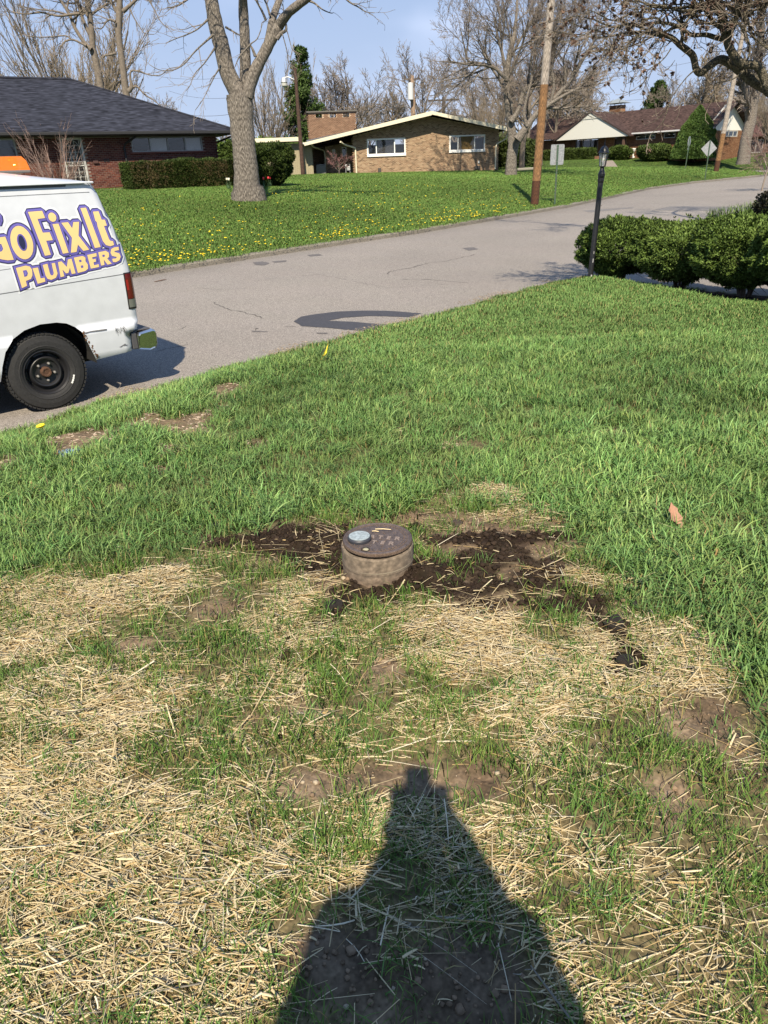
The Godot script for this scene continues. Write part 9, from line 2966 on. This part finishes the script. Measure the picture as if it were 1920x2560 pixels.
func build_person() -> void:
	var t := thing("person", "person in dark jacket and jeans holding up a phone, shadow on the straw", "person", Vector3(0, 0, 0))
	var neck := Vector3(0.0, 1.47, 0.26)
	var bones := []
	for s: float in [-1.0, 1.0]:
		bones.append([Vector3(-0.01 + s * 0.10, 0.92, 0.36), Vector3(-0.01 + s * 0.12, 0.50, 0.33), 0.095, 0.068])
		bones.append([Vector3(-0.01 + s * 0.12, 0.50, 0.33), Vector3(-0.01 + s * 0.13, 0.10, 0.38), 0.068, 0.048])
		bones.append([Vector3(-0.01 + s * 0.13, 0.06, 0.40), Vector3(-0.01 + s * 0.15, 0.045, 0.20), 0.052, 0.042])
		bones.append([Vector3(-0.01 + s * 0.07, 1.40, 0.28), Vector3(-0.01 + s * 0.18, 1.38 if s < 0.0 else 1.32, 0.27), 0.09, 0.08])
		var ew: float = 0.255 if s < 0.0 else 0.262
		var ey: float = 1.07 if s < 0.0 else 1.08
		bones.append([Vector3(-0.01 + s * ew * 0.76, 1.39 if s < 0.0 else 1.33, 0.27), Vector3(-0.01 + s * ew, ey, 0.19), 0.072, 0.058])
		bones.append([Vector3(-0.01 + s * ew, ey, 0.19), Vector3(0.01 + s * 0.065, 1.46, 0.075), 0.058, 0.038])
	bones.append([Vector3(-0.07, 0.96, 0.36), Vector3(-0.08, 1.14, 0.36), 0.16, 0.16])
	bones.append([Vector3(0.05, 0.96, 0.36), Vector3(0.06, 1.14, 0.36), 0.16, 0.16])
	bones.append([Vector3(-0.08, 1.14, 0.34), Vector3(-0.09, 1.34, 0.29), 0.14, 0.135])
	bones.append([Vector3(0.06, 1.14, 0.34), Vector3(0.07, 1.34, 0.29), 0.14, 0.135])
	bones.append([neck - Vector3(0, 0.06, 0), neck + Vector3(0, 0.06, -0.015), 0.062, 0.058])
	var mb := MB.new()
	var skin := Color(0.42, 0.25, 0.17)
	body_mesh(bones, 0.018, 0.05, func(p):
		if p.y < 0.09:
			return Color(0.05, 0.04, 0.035)
		if p.y < 0.98:
			return Color(0.035, 0.05, 0.085)
		if p.z < 0.10 and p.y > 1.40:
			return skin
		return Color(0.03, 0.032, 0.038), mb)
	var head := Vector3(-0.025, 1.635, 0.205)
	body_mesh([[neck + Vector3(0, 0.02, -0.01), head - Vector3(0, 0.05, 0), 0.056, 0.06], [head + Vector3(0, 0.025, 0.012), head + Vector3(0, 0.02, -0.012), 0.088, 0.080], [head + Vector3(0, -0.05, -0.03), head + Vector3(0, -0.085, -0.045), 0.058, 0.036], [head + Vector3(0, 0.01, -0.09), head + Vector3(0, -0.03, -0.105), 0.008, 0.014], [head + Vector3(-0.022, -0.062, -0.078), head + Vector3(0.022, -0.062, -0.078), 0.010, 0.010], [head + Vector3(-0.085, 0.0, 0.012), head + Vector3(-0.085, -0.03, 0.01), 0.016, 0.011], [head + Vector3(0.085, 0.0, 0.012), head + Vector3(0.085, -0.03, 0.01), 0.016, 0.011]], 0.006, 0.012, func(p):
		return Color(0.05, 0.032, 0.022) if p.y > head.y + 0.05 or (p.z > head.z + 0.03 and p.y > head.y - 0.05) else skin, mb)
	for s: float in [-1.0, 1.0]:
		var w := Vector3(0.01 + s * 0.065, 1.46, 0.075)
		var palm := Vector3(-0.012 + s * 0.052, 1.525, 0.050)
		var hb := [[w, palm, 0.032, 0.030], [palm, palm + Vector3(0, 0.03, -0.005), 0.030, 0.026]]
		for k in 4:
			var y := 1.482 + 0.021 * k
			var l: float = [0.8, 0.95, 1.0, 0.9][k]
			var p0 := Vector3(palm.x + s * 0.012, y, 0.044)
			var p1 := p0 + Vector3(s * 0.010, 0.004, -0.030 * l)
			var p2 := Vector3(-0.012 + s * 0.030 * (1.2 - 0.2 * l), y + 0.006, 0.016 - 0.004 * k * 0.3)
			hb.append([p0, p1, 0.0095, 0.0088])
			hb.append([p1, p2, 0.0088, 0.0075])
		hb.append([palm + Vector3(-s * 0.01, 0.02, 0.0), palm + Vector3(-s * 0.026, 0.045, -0.006), 0.012, 0.010])
		hb.append([palm + Vector3(-s * 0.026, 0.045, -0.006), palm + Vector3(-s * 0.034, 0.066, -0.012), 0.010, 0.008])
		body_mesh(hb, 0.004, 0.006, func(_p): return skin, mb)
	part(t, "body", mb.mesh(), mat("person_cloth", Color(1, 1, 1), 0.8, {"vc": true}))
	mb = MB.new()
	for s: float in [-1.0, 1.0]:
		mb.lathe([Vector2(0.0, 0.0), Vector2(0.009, 0.001), Vector2(0.0, 0.004)], 10, Transform3D(Basis(Vector3(1, 0, 0), -PI / 2), head + Vector3(s * 0.032, 0.0, -0.081)))
	part(t, "eyes", mb.mesh(), mat("eye", Color(0.05, 0.04, 0.04), 0.2))
	var ph := thing("phone", "dark phone held up in both hands by the person taking the picture", "phone", Vector3.ZERO)
	mb = MB.new()
	var tilt := Basis(Vector3(1, 0, 0), deg_to_rad(-25.986171726255243))
	mb.rbox(Vector3(-0.018, 1.600, 0.0) + tilt * Vector3(0, -0.058, 0.016), Vector3(0.078, 0.162, 0.009), 0.004, tilt)
	part(ph, "case", mb.mesh(), mat("phone_case", Color(0.02, 0.02, 0.022), 0.4))
	mb = MB.new()
	mb.box(Vector3(-0.018, 1.600, 0.0) + tilt * Vector3(0, -0.058, 0.021), Vector3(0.071, 0.155, 0.001), tilt)
	part(ph, "screen", mb.mesh(), mat("screen_dark", Color(0.01, 0.01, 0.012), 0.1))


func _ready() -> void:
	var cam := Camera3D.new()
	cam.name = "camera"
	add_child(cam)
	cam.transform = Transform3D(Basis(Vector3(0.999, -0.035, 0.017), Vector3(0.039, 0.898, -0.438), Vector3(0, 0.438, 0.899)), Vector3(0, 1.6, 0))
	cam.fov = 72.366
	cam.near = 0.05
	cam.far = 2500.0
	cam.current = true
	var we := WorldEnvironment.new()
	we.name = "world_environment"
	var env := Environment.new()
	env.background_mode = Environment.BG_SKY
	var sky := Sky.new()
	var sm := ProceduralSkyMaterial.new()
	sm.sky_top_color = Color(0.135, 0.235, 0.44).linear_to_srgb()
	sm.sky_horizon_color = Color(0.355, 0.42, 0.535).linear_to_srgb()
	sm.sky_curve = 0.19
	sm.ground_bottom_color = Color(0.10, 0.11, 0.09).linear_to_srgb()
	sm.ground_horizon_color = Color(0.40, 0.47, 0.58).linear_to_srgb()
	sm.sun_angle_max = 12.0
	sm.sky_energy_multiplier = 1.0
	var cn := FastNoiseLite.new()
	cn.noise_type = FastNoiseLite.TYPE_SIMPLEX_SMOOTH
	cn.frequency = 0.006
	cn.fractal_octaves = 5
	cn.seed = 21
	var ci := Image.create(1024, 512, false, Image.FORMAT_RGBAF)
	for y in 512:
		var e := (0.5 - y / 512.0) * PI
		for x in 1024:
			var a := x / 1024.0 * TAU
			var q := Vector3(cos(a) * cos(e), sin(e) * 3.0, sin(a) * cos(e)) * 260.0
			var v := cn.get_noise_3dv(q + Vector3(cn.get_noise_3dv(q * 2.0), 0, cn.get_noise_3dv(q * 2.0 + Vector3(50, 0, 0))) * 60.0)
			var k := smoothstep(0.02, 0.65, v) * 0.16
			ci.set_pixel(x, y, Color(0.62, 0.58, 0.62, k if e > 0.0 else 0.0))
	sm.sky_cover = ImageTexture.create_from_image(ci)
	sky.sky_material = sm
	env.sky = sky
	env.tonemap_mode = Environment.TONE_MAPPER_LINEAR
	env.tonemap_exposure = 1.75
	env.sdfgi_enabled = true
	env.ssao_enabled = true
	env.ssil_enabled = true
	we.environment = env
	add_child(we)
	var sun := DirectionalLight3D.new()
	sun.name = "sun"
	add_child(sun)
	sun.basis = Basis.looking_at(Vector3(0.039, -0.724, -0.688), Vector3.UP)
	sun.light_energy = 1.6
	sun.light_color = Color(1.0, 0.945, 0.85)
	sun.light_angular_distance = 0.7
	sun.shadow_enabled = true
	n_a.seed = 5
	n_a.frequency = 0.01
	n_a.noise_type = FastNoiseLite.TYPE_SIMPLEX_SMOOTH
	n_a.fractal_octaves = 3
	n_b.seed = 8
	n_b.frequency = 0.01
	n_b.noise_type = FastNoiseLite.TYPE_SIMPLEX_SMOOTH
	n_b.fractal_octaves = 3
	n_c.seed = 13
	n_c.frequency = 0.01
	n_c.noise_type = FastNoiseLite.TYPE_SIMPLEX_SMOOTH
	n_c.fractal_octaves = 2
	rng.seed = 20240412
	make_textures()
	make_masks()
	build_ground()
	rng.seed = 300
	build_cover()
	rng.seed = 400
	build_red_house()
	build_tan_house()
	build_brown_house()
	build_van()
	build_trees()
	build_poles()
	build_signs()
	build_lamp_post()
	build_meter()
	build_flowers()
	build_litter()
	build_person()
